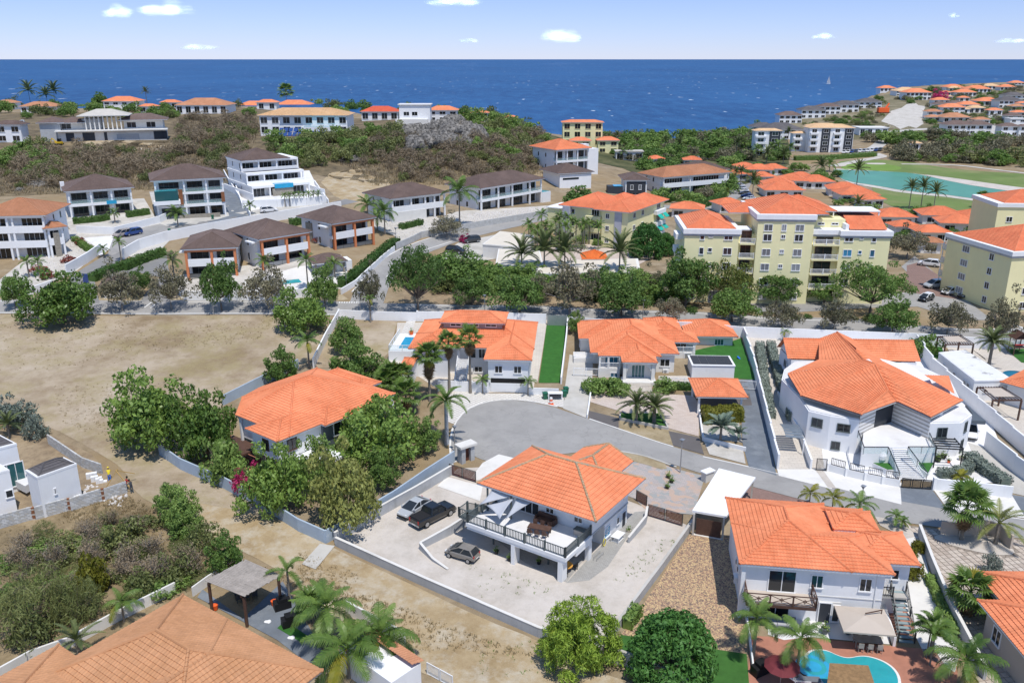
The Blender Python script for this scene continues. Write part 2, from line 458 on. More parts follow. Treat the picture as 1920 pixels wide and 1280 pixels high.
def KIDS(o):return KM.get(o.name,[])
def npmesh(name,V,F4,mat,uv=None):
 me=bpy.data.meshes.new(name)
 V=np.ascontiguousarray(V,np.float32);F=np.ascontiguousarray(F4,np.int32);k=F.shape[1]
 me.vertices.add(len(V));me.vertices.foreach_set('co',V.ravel())
 me.loops.add(F.size);me.loops.foreach_set('vertex_index',F.ravel())
 me.polygons.add(len(F));me.polygons.foreach_set('loop_start',np.arange(0,F.size,k,dtype=np.int32))
 me.polygons.foreach_set('loop_total',np.full(len(F),k,np.int32))
 if uv is not None:
  l=me.uv_layers.new(name='UVMap');l.data.foreach_set('uv',np.ascontiguousarray(uv,np.float32).ravel())
 me.update(calc_edges=True)
 for m in(mat if isinstance(mat,(list,tuple))else[mat]):me.materials.append(m)
 return me
 # ------------------------------------------------------------------ ground sheets draped on the terrain
def drape(name,xy,mat,off=.04,kind='structure',label=None,step=2.5,thick=0,zfix=None,parent=None):
 bm=bmesh.new()
 f=bm.faces.new([bm.verts.new((x,y,0))for x,y in xy])
 bm.normal_update()
 if f.normal.z<0:f.normal_flip()
 xs=[p[0]for p in xy];ys=[p[1]for p in xy]
 bmesh.ops.triangulate(bm,faces=bm.faces[:])
 if zfix is None:
  for axis,arr,lo,hi in((0,GX,min(xs),max(xs)),(1,GY,min(ys),max(ys))):
   for g in arr:
    if lo+.01<g<hi-.01:
     co=(g,0,0)if axis==0 else(0,g,0);no=(1,0,0)if axis==0 else(0,1,0)
     bmesh.ops.bisect_plane(bm,geom=bm.verts[:]+bm.edges[:]+bm.faces[:],plane_co=co,plane_no=no,dist=1e-5)
 for v in bm.verts:v.co.z=(hz(v.co.x,v.co.y)if zfix is None else zfix)+off
 if thick:
  r=bmesh.ops.extrude_face_region(bm,geom=bm.faces[:])
  for e in r['geom']:
   if isinstance(e,bmesh.types.BMVert):e.co.z-=thick
  bmesh.ops.recalc_face_normals(bm,faces=bm.faces[:])
 me=bpy.data.meshes.new(name);bm.to_mesh(me);bm.free()
 me.materials.append(mat)
 o=link(name,me,parent)
 if parent is None:o['kind']=kind
 if label:o['label']=label
 return o
def sheet(name,pix,mat,off=.04,smooth=0,**k):
 pts=[tuple(G(*p)[:2])for p in pix]
 if smooth:pts=chaikin(pts,smooth)
 return drape(name,pts,mat,off,**k)
def chaikin(pts,n,closed=True):
 for _ in range(n):
  out=[]
  m=len(pts)
  rng=range(m)if closed else range(m-1)
  if not closed:out.append(pts[0])
  for i in rng:
   a=pts[i];b=pts[(i+1)%m]
   out.append(tuple(a[j]*.75+b[j]*.25 for j in range(len(a))));out.append(tuple(a[j]*.25+b[j]*.75 for j in range(len(a))))
  if not closed:out.append(pts[-1])
  pts=out
 return pts
def ribbon(pts,w):
 L=[];Rr=[]
 for i,p in enumerate(pts):
  a=Vector(pts[max(i-1,0)][:2]);b=Vector(pts[min(i+1,len(pts)-1)][:2])
  d=(b-a).normalized();n=Vector((-d.y,d.x))*(w/2)
  L.append((p[0]+n.x,p[1]+n.y));Rr.append((p[0]-n.x,p[1]-n.y))
 return L+Rr[::-1]
def road(name,pix,w,mat,off,smooth=2,**k):
 pts=chaikin([tuple(G(*p)[:2])for p in pix],smooth,False)
 MBq=MB();out=ribbon(pts,w);n=len(pts)
 return strip(name,out[:n],out[n:][::-1],mat,off,**k)
def strip(name,L,Rr,mat,off,kind='structure',label=None):
 bm=bmesh.new()
 n=len(L)
 vl=[bm.verts.new((*p,0))for p in L];vr=[bm.verts.new((*p,0))for p in Rr]
 for i in range(n-1):bm.faces.new((vl[i],vr[i],vr[i+1],vl[i+1]))
 bm.normal_update()
 if bm.faces[:][0].normal.z<0:bmesh.ops.reverse_faces(bm,faces=bm.faces[:])
 xs=[p[0]for p in L+Rr];ys=[p[1]for p in L+Rr]
 for axis,arr,lo,hi in((0,GX,min(xs),max(xs)),(1,GY,min(ys),max(ys))):
  for g in arr:
   if lo+.01<g<hi-.01:
    co=(g,0,0)if axis==0 else(0,g,0);no=(1,0,0)if axis==0 else(0,1,0)
    bmesh.ops.bisect_plane(bm,geom=bm.verts[:]+bm.edges[:]+bm.faces[:],plane_co=co,plane_no=no,dist=1e-5)
 for v in bm.verts:v.co.z=hz(v.co.x,v.co.y)+off
 me=bpy.data.meshes.new(name);bm.to_mesh(me);bm.free();me.materials.append(mat)
 o=link(name,me);o['kind']=kind
 if label:o['label']=label
 return o
def kerb(name,pix,w=.22,h=.12,mat=None,label=None,smooth=1,world=None,cat='kerb',group=None):
 pts=world or chaikin([tuple(G(*p)[:2])for p in pix],smooth,False)
 mb=MB()
 pts=densify(pts,2.5)
 out=ribbon(pts,w);n=len(pts);L=out[:n];Rr=out[n:][::-1]
 base=len(mb.v)
 for a,b in zip(L,Rr):
  z=hz((a[0]+b[0])/2,(a[1]+b[1])/2)
  mb.v+=[(*a,z-.2),(*a,z+h),(*b,z+h),(*b,z-.2)]
 for i in range(n-1):
  o=base+i*4
  for j in range(3):
   mb.f.append((o+j,o+j+1,o+j+5,o+j+4));mb.m.append(0)
 mb.f+=[(base,base+3,base+2,base+1),(base+4*(n-1),base+4*(n-1)+1,base+4*(n-1)+2,base+4*(n-1)+3)];mb.m+=[0,0]
 me=mb.mesh(name,mat or concw)
 bmh=bmesh.new();bmh.from_mesh(me);bmesh.ops.recalc_face_normals(bmh,faces=bmh.faces[:]);bmh.to_mesh(me);bmh.free()
 o=link(name,me)
 if cat=='kerb':o['kind']='structure'
 else:tag(o,label,cat,group)
 return o
def densify(pts,st):
 out=[tuple(pts[0][:2])]
 for a,b in zip(pts[:-1],pts[1:]):
  d=math.hypot(b[0]-a[0],b[1]-a[1]);n=max(1,int(d/st))
  out+=[(a[0]+(b[0]-a[0])*i/n,a[1]+(b[1]-a[1])*i/n)for i in range(1,n+1)]
 return out
def wallrun(name,label,pix,h,t,mat,capmat=None,stepped=False,world=None,cat='wall',group=None,posts=0,bury=1.0,panel=4.0):
 W=[Vector((p[0],p[1],0))for p in world]if world else[G(*p)for p in pix]
 hs=h if hasattr(h,'__len__')else[h]*len(W)
 r=thing(name,label,cat,(W[0].x,W[0].y,hz(W[0].x,W[0].y)),0,group)
 o=Vector(r.location);mb=MB();cm=MB();pm=MB()
 for i in range(len(W)-1):
  a,b=W[i],W[i+1]
  d=Vector((b.x-a.x,b.y-a.y,0));L=d.length
  if L<.05:continue
  u=d/L;n=Vector((-u.y,u.x,0))*(t/2)
  k=max(1,round(L/panel))
  for j in range(k):
   s0,s1=L*j/k,L*(j+1)/k
   if j==0 and i>0:s0+=0
   p,q=a+u*s0,a+u*s1
   zp,zq=hz(p.x,p.y),hz(q.x,q.y)
   hp=hs[i]+(hs[i+1]-hs[i])*s0/L;hq=hs[i]+(hs[i+1]-hs[i])*s1/L
   tp,tq=zp+hp,zq+hq
   if stepped:tp=tq=max(tp,tq)
   zb=min(zp,zq)-bury
   poly=[p-n,q-n,q+n,p+n]
   poly=[(v.x-o.x,v.y-o.y)for v in poly]
   mb.prism(poly,zb-o.z,[tp-o.z,tq-o.z,tq-o.z,tp-o.z])
   if capmat:
    n2=n*1.25
    pl=[p-n2,q-n2,q+n2,p+n2]
    cm.prism([(v.x-o.x,v.y-o.y)for v in pl],[tp-o.z+.002,tq-o.z+.002,tq-o.z+.002,tp-o.z+.002],[tp-o.z+.07,tq-o.z+.07,tq-o.z+.07,tp-o.z+.07])
   if posts and j%posts==0:
    pm.box(p.x-o.x-t*.75,p.x-o.x+t*.75,p.y-o.y-t*.75,p.y-o.y+t*.75,zb-o.z,tp-o.z+.14)
 mb.build('wall_face',mat,r)
 if capmat:cm.build('coping',capmat,r)
 if posts:pm.build('pier',mat,r)
 return r
 # ------------------------------------------------------------------ roofs
def roof_face(mb,A,B,Cc,D,lvl,crs=.40,tw=.30,lift=.075):
 A,B,Cc,D=map(Vector,(A,B,Cc,D))
 e=(B-A);EL=e.length
 if EL<.05:return
 e/=EL
 up=((D+Cc)/2-(A+B)/2);up-=e*up.dot(e)
 n=max(1,int(up.length/crs+.5))if lvl else 1
 if mb.uv is None:mb.uv=[]
 for i in range(n):
  s0,s1=i/n,(i+1)/n
  l0,r0,l1,r1=A.lerp(D,s0),B.lerp(Cc,s0),A.lerp(D,s1),B.lerp(Cc,s1)
  a0,b0,a1,b1=(l0-A).dot(e),(r0-A).dot(e),(l1-A).dot(e),(r1-A).dot(e)
  lo,hi=max(a0,a1),min(b0,b1)
  ps0,ps1,k=[a0],[a1],[a0]
  if lvl>=2 and hi>lo:
   g=math.ceil((lo+.02)/(tw/2))
   while g*tw/2<hi-.02:
    ps0.append(g*tw/2);ps1.append(g*tw/2);k.append(g);g+=1
  ps0.append(b0);ps1.append(b1);k.append(0)
  o=len(mb.v)
  def pt(l,r,a,b,x):return l+(r-l)*((x-a)/(b-a)if b-a>1e-6 else 0)
  V0=[];V1=[]
  for q,(x0,x1)in enumerate(zip(ps0,ps1)):
   z=.045 if(0<q<len(ps0)-1 and k[q]%2==0)else 0.0
   p0=pt(l0,r0,a0,b0,x0);p1=pt(l1,r1,a1,b1,x1)
   V0.append(p0+Vector((0,0,z+(lift if lvl else 0))));V1.append(p1+Vector((0,0,z)))
  m=len(V0)
  rise=lvl>=1
  vs=V0+V1+([v-Vector((0,0,lift+.015))for v in V0]if rise else[])
  mb.v+=[tuple(v)for v in vs]
  for q in range(m-1):
   if a1>=b1-1e-6 and q>0:pass
   mb.f.append((o+q,o+q+1,o+m+q+1,o+m+q));mb.m.append(0)
   u0,u1=ps0[q]/tw,ps0[q+1]/tw
   mb.uv+=[(u0,i+.02),(u1,i+.02),(ps1[q+1]/tw,i+.98),(ps1[q]/tw,i+.98)]if lvl else[(u0,0),(u1,0),(ps1[q+1]/tw,up.length/crs),(ps1[q]/tw,up.length/crs)]
   if rise:
    mb.f.append((o+2*m+q,o+2*m+q+1,o+q+1,o+q));mb.m.append(0)
    mb.uv+=[(u0,i+.01),(u1,i+.01),(u1,i+.02),(u0,i+.02)]
def hip_geo(x0,x1,y0,y1,z,k,gable=(False,False),axis=None):
 w,d=x1-x0,y1-y0
 if axis is None:axis='x' if w>=d else 'y'
 if axis=='x':
  h=d/2;c=(y0+y1)/2;zz=z+k*h
  g=min(h,w/2)
  a=(x0 if gable[0]else x0+g,c,zz);b=(x1 if gable[1]else x1-g,c,zz)
  p=[(x0,y0,z),(x1,y0,z),(x1,y1,z),(x0,y1,z)]
  F=[(p[0],p[1],b,a),(p[2],p[3],a,b)]
  if not gable[0]:F.append((p[3],p[0],a,a))
  if not gable[1]:F.append((p[1],p[2],b,b))
  Ls=[(a,b)]+[(p[i],q)for i,q in((0,a),(3,a),(1,b),(2,b))]
 else:
  h=w/2;c=(x0+x1)/2;zz=z+k*h
  g=min(h,d/2)
  a=(c,y0 if gable[0]else y0+g,zz);b=(c,y1 if gable[1]else y1-g,zz)
  p=[(x0,y0,z),(x1,y0,z),(x1,y1,z),(x0,y1,z)]
  F=[(p[1],p[2],b,a),(p[3],p[0],a,b)]
  if not gable[0]:F.append((p[0],p[1],a,a))
  if not gable[1]:F.append((p[2],p[3],b,b))
  Ls=[(a,b)]+[(p[i],q)for i,q in((0,a),(1,a),(2,b),(3,b))]
 return F,Ls
WINC={}
def winmesh(w,h,cols,rows,fw,fm,pm,bars):
 key=(round(w,2),round(h,2),cols,rows,fw,fm.name,pm.name,bars)
 if key not in WINC:
  f=MB();fr=.07
  f.box(-w/2-fr,-w/2+fr*.4,-.09,.02,-fr,h+fr);f.box(w/2-fr*.4,w/2+fr,-.09,.02,-fr,h+fr)
  f.box(-w/2+fr*.4,w/2-fr*.4,-.088,.02,h-fr*.4,h+fr);f.box(-w/2-fr-.03,w/2+fr+.03,-.14,.02,-fr*1.6,fr*.3)
  for i in range(1,cols):
   x=-w/2+w*i/cols;f.box(x-.035,x+.035,-.075,.02,fr*.3,h-fr*.4)
  for i in range(1,rows):
   z=h*i/rows;f.box(-w/2+fr*.4,w/2-fr*.4,-.07,.02,z-.03,z+.03)
  p=MB().box(-w/2+.01,w/2-.01,-.03,.018,.01,h-.01)
  WINC[key]=(f.mesh('window',fm),p.mesh('pane',pm))
 return WINC[key]
FACE={'f':(0,(0,-1)),'b':(math.pi,(0,1)),'l':(-math.pi/2,(-1,0)),'r':(math.pi/2,(1,0))}
class House:
 def __init__(s,name,label,A,B,ze=None,zb=None,cat='house',group=None,lvl=1,off=(0,0),W=None,world=None,ang=None):
  if world is not None:
   a=Vector((world[0],world[1],0));th=ang
   s.W=W
  else:
   if ze is None:
    pa,pb=G(*A),G(*B);zb=hz((pa.x+pb.x)/2,(pa.y+pb.y)/2)if zb is None else zb
   else:pa,pb=P(*A,ze),P(*B,ze)
   a=pa;d=pb-pa;s.W=math.hypot(d.x,d.y);th=math.atan2(d.y,d.x)
   if ang is not None:th=ang
  c,sn=math.cos(th),math.sin(th)
  x,y=a.x+off[0]*c-off[1]*sn,a.y+off[0]*sn+off[1]*c
  if zb is None:zb=hz(x,y)
  s.r=thing(name,label,cat,(x,y,zb),th,group);s.th=th;s.capm=None;s.lvl=lvl;s.zb=zb
  s.ze=(ze-zb)if ze is not None else None
 def world(s,x,y,z=0):
  c,sn=math.cos(s.th),math.sin(s.th);l=s.r.location
  return Vector((l.x+x*c-y*sn,l.y+x*sn+y*c,l.z+z))
 def loc(s,q):
  c,sn=math.cos(s.th),math.sin(s.th);l=s.r.location;dx,dy=q[0]-l.x,q[1]-l.y
  return Vector((dx*c+dy*sn,-dx*sn+dy*c,(q[2]if len(q)>2 else l.z)-l.z))
 def wall(s,x0,x1,y0,y1,z0,z1,m=None,name='wall'):
  return MB().box(x0,x1,y0,y1,z0,z1).build(name,m or white,s.r)
 def box(s,name,x0,x1,y0,y1,z0,z1,m,parent=None):
  return MB().box(x0,x1,y0,y1,z0,z1).build(name,m,parent or s.r)
 def poly(s,name,pts,z0,z1,m):
  return MB().prism(pts,z0,z1).build(name,m,s.r)
 def roof(s,x0,x1,y0,y1,z,k=.4,m=None,lvl=None,gable=(False,False),axis=None,crs=.40,eave=white,cap=True,tw=.30,et=.2):
  lvl=s.lvl if lvl is None else lvl;m=m or T_or
  F,Ls=hip_geo(x0,x1,y0,y1,z,k,gable,axis)
  return s.faces(F,Ls,m,lvl,crs,tw,cap,(x0,x1,y0,y1,z,et),eave,gable,axis or('x' if x1-x0>=y1-y0 else 'y'))
 def faces(s,F,Ls,m,lvl,crs=.4,tw=.3,cap=True,ev=None,eave=white,gable=(False,False),axis='x'):
  mb=MB()
  for f in F:roof_face(mb,*f,lvl,crs,tw)
  o=mb.build('roof',m,s.r)
  if cap and lvl:
   c=MB()
   for a,b in Ls:
    a=Vector(a);b=Vector(b);d=b-a;L=d.length
    if L<.2:continue
    if lvl>=2:
     n=max(1,int(L/.38))
     for i in range(n):
      p,q=a+d*(i/n),a+d*((i+1.12)/n)
      c.tube([p+Vector((0,0,.05)),q+Vector((0,0,.02))],[.15,.12],6)
    else:c.tube([a+Vector((0,0,.02)),b+Vector((0,0,.02))],.12,5)
   if c.v:c.build('ridge_cap',s.capm or m,o)
  if ev:
   x0,x1,y0,y1,z,et=ev
   e=MB();e.box(x0+.06,x1-.06,y0+.06,y1-.06,z-et,z-.012)
   zz=max(p[2]for f in F for p in f)
   if gable[0]or gable[1]:
    for gi,on in enumerate(gable):
     if not on:continue
     if axis=='x':
      xx=(x0+.5,x0+.7)if gi==0 else(x1-.7,x1-.5)
      e.add([(xx[0],y0+.3,z-.02),(xx[0],y1-.3,z-.02),(xx[0],(y0+y1)/2,zz-.12),(xx[1],y0+.3,z-.02),(xx[1],y1-.3,z-.02),(xx[1],(y0+y1)/2,zz-.12)],[(0,1,2),(5,4,3),(0,2,5,3),(1,4,5,2),(0,3,4,1)])
     else:
      yy=(y0+.5,y0+.7)if gi==0 else(y1-.7,y1-.5)
      e.add([(x0+.3,yy[0],z-.02),(x1-.3,yy[0],z-.02),((x0+x1)/2,yy[0],zz-.12),(x0+.3,yy[1],z-.02),(x1-.3,yy[1],z-.02),((x0+x1)/2,yy[1],zz-.12)],[(0,1,2),(5,4,3),(0,2,5,3),(1,4,5,2),(0,3,4,1)])
   e.build('eave',eave,s.r)
  return o
 def win(s,face,pl,u,z,w,h,cols=2,rows=1,fm=None,pm=None,name='window',label=None):
  rz,nrm=FACE[face]
  f,p=winmesh(w,h,cols,rows,0,fm or white,pm or G_dark,0)
  x,y=(u,pl)if face in 'fb' else(pl,u)
  o=link(name,f,s.r,(x,y,z),rz);link('pane',p,o)
  if label:o['label']=label
  return o
 def wins(s,face,pl,us,zs,w,h,**k):
  for z in zs:
   for u in us:s.win(face,pl,u,z,w,h,**k)
 def door(s,face,pl,u,z,w,h,m=None,fm=None):
  rz,nrm=FACE[face]
  x,y=(u,pl)if face in 'fb' else(pl,u)
  d=MB();d.box(-w/2,w/2,-.05,.02,0,h)
  o=d.build('door',m or charcoal,s.r,(x,y,z));o.rotation_euler=(0,0,rz)
  f=MB();f.box(-w/2-.1,-w/2-.002,-.09,.02,0,h+.1);f.box(w/2+.002,w/2+.1,-.09,.02,0,h+.1);f.box(-w/2-.002,w/2+.002,-.088,.02,h+.002,h+.098)
  f.build('frame',fm or white,o)
  MB().box(w/2-.14,w/2-.08,-.11,-.052,h*.47,h*.53).build('handle',steel,o)
  return o
 def rail(s,pts,h=1.0,m=None,kind='bars',sp=.16,post=.10,postsp=2.0,name='railing',bw=.035,glass=None):
  m=m or white
  mb=MB();bl=MB();gl=MB();r=None
  for a,b in zip(pts[:-1],pts[1:]):
   a=Vector(a);b=Vector(b);L=(b-a).length
   if L<.05:continue
   Z=Vector((0,0,1))
   mb.bar(a+Z*h,b+Z*h,.09 if kind!='glass' else .1,.07)
   if kind!='glass':mb.bar(a+Z*.12,b+Z*.12,.06,.05)
   n=max(1,round(L/postsp))
   for i in range(n+1):
    p=a.lerp(b,i/n);mb.box(p.x-post/2,p.x+post/2,p.y-post/2,p.y+post/2,p.z,p.z+h+(.12 if kind=='bars' else 0))
   if kind=='bars':
    k=int(L/sp)
    for i in range(1,k):
     p=a.lerp(b,i/k);bl.box(p.x-bw/2,p.x+bw/2,p.y-bw/2,p.y+bw/2,p.z+.14,p.z+h-.03)
   elif kind=='glass':
    gl.bar(a+Z*(h*.52),b+Z*(h*.52),.015,h*.86)
   elif kind=='cross':
    for i in range(n):
     p,q=a.lerp(b,i/n),a.lerp(b,(i+1)/n)
     bl.bar(p+Z*.15,q+Z*(h-.06),.05);bl.bar(q+Z*.15,p+Z*(h-.06),.05)
     mm=(p+q)/2+Z*(h*.53)
     bl.bar(mm-Z*.22,mm+Z*.22,.06);bl.tube([mm+(q-p).normalized()*.16*math.cos(t)+Z*.16*math.sin(t)for t in np.linspace(0,2*math.pi,9)],.025,4)
  o=mb.build(name,m,s.r)
  if bl.v:
   q=bl.build('balusters',m,o);q['kind']='stuff'
  if gl.v:gl.build('glass_panel',glass or G_clear,o)
  return o
 def stairs(s,x0,x1,y0,z0,y1,z1,n,m,axis='y',t=.09,solid=False,side=None):
  me=None
  rise=(z1-z0)/n;run=(y1-y0)/n
  for i in range(n):
   za=z0+rise*(i+1);ya=y0+run*i
   b0,b1=sorted((ya,ya+run*1.04))
   if me is None:
    hh=rise*.98 if solid else t
    me=(MB().box(0,x1-x0,0,b1-b0,-hh,0)if axis=='y' else MB().box(0,b1-b0,0,x1-x0,-hh,0)).mesh('step',m)
   link('step',me,s.r,(x0,b0,za)if axis=='y' else(b0,x0,za))
 def ac(s,face,pl,u,z):
  rz,nrm=FACE[face]
  if 'ac' not in WINC:
   a=MB().box(-.45,.45,-.36,-.02,0,.62)
   g=MB()
   g.tube([(.0+.24*math.cos(t)-.1,-.37,.31+.24*math.sin(t))for t in np.linspace(0,2*math.pi,13)],.018,4)
   for t in np.linspace(0,math.pi,5)[:-1]:g.bar((-.1-.24*math.cos(t),-.37,.31-.24*math.sin(t)),(-.1+.24*math.cos(t),-.37,.31+.24*math.sin(t)),.02)
   WINC['ac']=(a.mesh('air_conditioner',whiteplastic),g.mesh('fan_grille',darkmetal))
  x,y=(u,pl)if face in 'fb' else(pl,u)
  o=link('air_conditioner',WINC['ac'][0],s.r,(x,y,z),rz);link('fan_grille',WINC['ac'][1],o)
  # ------------------------------------------------------------------ ground, sea, clouds
def groundmat():
 m,nt,b=nodes_of('dry_soil')
 pos=worldpos(nt)
 big=noise(nt,pos,.035,6,.65);mid=noise(nt,pos,.22,6,.7);fine=noise(nt,pos,2.2,5,.75);vf=noise(nt,pos,9,3,.7)
 c=ramp(nt,mid,[(.32,(.17,.135,.09)),(.5,(.29,.23,.155)),(.68,(.38,.315,.225))])
 c=mixc(nt,ramp(nt,big,[(.42,(0,0,0)),(.62,(.85,.85,.85))]),c,(.30,.215,.115))
 c=mixc(nt,ramp(nt,fine,[(.52,(0,0,0)),(.72,(.6,.6,.6))]),c,(.26,.205,.13))
 c=mixc(nt,ramp(nt,vf,[(.6,(0,0,0)),(.75,(.5,.5,.5))]),c,(.47,.43,.36))
 nt.links.new(c,b.inputs['Base Color']);b.inputs['Roughness'].default_value=.95;b.inputs['Specular IOR Level'].default_value=.1
 bump(nt,b,mathn(nt,'ADD',fine,vf),.6,.12)
 return m
def soil(name,a,b_,c_,ss=.3,grit=.5,tint=None):
 m,nt,b=nodes_of(name)
 pos=worldpos(nt)
 n1=noise(nt,pos,ss,6,.7);n2=noise(nt,pos,ss*7,5,.75);n3=noise(nt,pos,7,3,.8)
 c=ramp(nt,n1,[(.34,a),(.52,b_),(.7,c_)])
 if tint:c=mixc(nt,ramp(nt,noise(nt,pos,ss*2.3,7,.75),[(.46,(0,0,0)),(.64,(.75,.75,.75))]),c,tint)
 c=mixc(nt,ramp(nt,n2,[(.5,(0,0,0)),(.7,(grit,grit,grit))]),c,sc3(a,.8))
 c=mixc(nt,ramp(nt,n3,[(.6,(0,0,0)),(.74,(.55,.55,.55))]),c,sc3(c_,1.2))
 nt.links.new(c,b.inputs['Base Color']);b.inputs['Roughness'].default_value=.95;b.inputs['Specular IOR Level'].default_value=.1
 bump(nt,b,mathn(nt,'ADD',n2,n3),.5,.1)
 MATS[name]=m
 return m
gx,gy=np.meshgrid(GX,GY,indexing='ij')
ni,nj=gx.shape
ii=(np.arange(ni-1)[:,None]*nj+np.arange(nj-1)[None,:]).ravel()
tri=np.concatenate([np.stack([ii,ii+nj,ii+nj+1],1),np.stack([ii,ii+nj+1,ii+1],1)])
gme=npmesh('ground',np.stack([gx.ravel(),gy.ravel(),GZ.ravel()],1),tri,groundmat())
gme.polygons.foreach_set('use_smooth',[True]*len(gme.polygons))
tag(link('ground',gme),kind='structure')
def seamat():
 m,nt,b=nodes_of('sea_water')
 pos=worldpos(nt)
 mp=nt.nodes.new('ShaderNodeMapping');nt.links.new(pos,mp.inputs['Vector']);mp.inputs['Scale'].default_value=(.0016,.0009,1)
 c=ramp(nt,noise(nt,mp.outputs[0],1,6,.6),[(.35,(.006,.046,.150)),(.65,(.014,.082,.225))])
 mp2=nt.nodes.new('ShaderNodeMapping');nt.links.new(pos,mp2.inputs['Vector']);mp2.inputs['Scale'].default_value=(.045,.013,1)
 n=noise(nt,mp2.outputs[0],1,5,.8)
 c=mixc(nt,ramp(nt,n,[(.42,(0,0,0)),(.7,(.8,.8,.8))]),c,(.03,.13,.30))
 mp3=nt.nodes.new('ShaderNodeMapping');nt.links.new(pos,mp3.inputs['Vector']);mp3.inputs['Scale'].default_value=(.06,.022,1);mp3.inputs['Rotation'].default_value=(0,0,.15)
 caps=ramp(nt,noise(nt,mp3.outputs[0],1,2,.55),[(.70,(0,0,0)),(.745,(.9,.9,.9))])
 c=mixc(nt,caps,c,(.75,.8,.85))
 nt.links.new(c,b.inputs['Base Color'])
 b.inputs['Roughness'].default_value=.45;b.inputs['Specular IOR Level'].default_value=.12
 bump(nt,b,n,.5,2.0)
 return m
sm=seamat()
sea=MB()
for x0,x1,y0,y1 in((-90000,90000,470,160000),):sea.add([(x0,y0,-8),(x1,y0,-8),(x1,y1,-8),(x0,y1,-8)],[(0,1,2,3)])
tag(sea.build('sea',sm),kind='structure')
def cloudmat():
 m,nt,b=nodes_of('cloud_puff')
 b.inputs['Base Color'].default_value=(.97,.97,.98,1);b.inputs['Roughness'].default_value=1;b.inputs['Specular IOR Level'].default_value=0
 b.inputs['Emission Color'].default_value=(.86,.90,1,1);b.inputs['Emission Strength'].default_value=0
 lw=nt.nodes.new('ShaderNodeLayerWeight');lw.inputs[0].default_value=.35
 a=ramp(nt,lw.outputs['Facing'],[(.0,(.13,.13,.13)),(.45,(.028,.028,.028)),(.9,(0,0,0))])
 tr=nt.nodes.new('ShaderNodeBsdfTransparent');mx=nt.nodes.new('ShaderNodeMixShader')
 tl=nt.nodes.new('ShaderNodeBsdfTranslucent');tl.inputs[0].default_value=(.95,.96,1,1)
 m2=nt.nodes.new('ShaderNodeAddShader');nt.links.new(b.outputs[0],m2.inputs[0]);nt.links.new(tl.outputs[0],m2.inputs[1])
 nt.links.new(a,mx.inputs[0]);nt.links.new(tr.outputs[0],mx.inputs[1]);nt.links.new(m2.outputs[0],mx.inputs[2])
 nt.links.new(mx.outputs[0],nt.nodes['Material Output'].inputs[0])
 return m
cm_=cloudmat()
ico=bmesh.new();bmesh.ops.create_icosphere(ico,subdivisions=3,radius=1)
IV=np.array([v.co[:]for v in ico.verts]);IF=np.array([[v.index for v in f.verts]for f in ico.faces]);ico.free()
def cloud(px,py,w,h,label,n=26,dist=14000):
 a,b,c=ray(px,py);k=dist/b
 ctr=Vector((a*k,dist,CAMZ+c*k));pw=w*dist*1.0/FPX;ph=h*dist/FPX
 r_=random.Random(px);V=[];F=[]
 if n<26:n*=2
 for i in range(n):
  u=r_.uniform(-1,1);s=(1-u*u)*.75+.25
  q=np.array((u*pw*.42,r_.uniform(-.3,.3)*pw,(r_.random()**1.5)*ph*.55*s-ph*.25))
  rad=np.array((pw*.22,pw*.22,ph*.34))*r_.uniform(.6,1.1)*(.5+.5*s)
  F.append(IF+len(V)*len(IV));V.append(IV*rad*(1+.12*np.sin(IV[:,:1]*7+i)*np.cos(IV[:,1:2]*6+2*i))+q)
 me=npmesh('cloud',np.concatenate(V),np.concatenate(F),cm_);me.polygons.foreach_set('use_smooth',[True]*len(me.polygons))
 tag(link('cloud',me,None,ctr),label,'cloud','small clouds over the sea')
cloud(314,15,92,28,'largest white puffy cloud, upper left of the sky')
cloud(222,21,50,24,'small white cloud just left of the largest one')
cloud(1050,66,72,26,'low white cloud above the middle of the sea horizon')
cloud(850,2,100,18,'white cloud cut off by the top edge of the photo')
cloud(1542,68,40,10,'faint thin cloud above the sailboat')
cloud(1895,76,46,9,'thin white cloud low at the right edge')
cloud(370,88,70,10,'thin grey streak of cloud under the largest cloud',10)
cloud(878,76,34,9,'tiny faint cloud left of the low middle cloud',8)
cloud(1790,29,22,8,'tiny faint cloud high on the right',7)
# ------------------------------------------------------------------ roads and plots
asph=M('asphalt',(.22,.216,.21),.9,.12,.35,12,.2,stain=(.25,.245,.24),ss=.12,st=(.45,.7))
asph2=M('sunbleached_asphalt',(.315,.305,.29),.9,.1,.3,12,.2,stain=(.21,.205,.20),ss=.1,st=(.5,.78),spk=.25,crack=.11)
gravelw=soil('white_gravel',(.44,.395,.34),(.55,.50,.445),(.60,.55,.50),.2,.3)
sandlot=soil('sand_lot',(.25,.185,.115),(.40,.325,.235),(.46,.39,.30),.07,.45,(.31,.255,.13))
tan_soil=soil('ochre_soil',(.30,.215,.115),(.40,.305,.18),(.47,.39,.27),.16,.4,(.50,.45,.36))
straw=soil('straw_ground',(.20,.15,.10),(.31,.235,.15),(.40,.31,.20),.25,.6)
greyscrub=soil('scrub_soil',(.17,.13,.075),(.27,.205,.12),(.37,.29,.18),.3,.5)
palelot=soil('pale_limestone',(.42,.39,.34),(.53,.50,.45),(.60,.57,.53),.25,.35)
verge=soil('dry_verge',(.28,.22,.13),(.37,.30,.19),(.43,.36,.26),.4,.5)
fairway=M('golf_grass',(.14,.20,.055),.95,.18,.06,8,.3,stain=(.23,.235,.10),ss=.05,st=(.45,.7))
greenm=M('putting_green',(.16,.255,.05),.95,.08,.1)
turf=M('artificial_turf',(.035,.13,.022),.95,.14,1.2,25,.4,stain=(.05,.17,.03),ss=.5)
turf2=M('dark_lawn',(.045,.13,.025),.95,.15,1.2,25,.4)
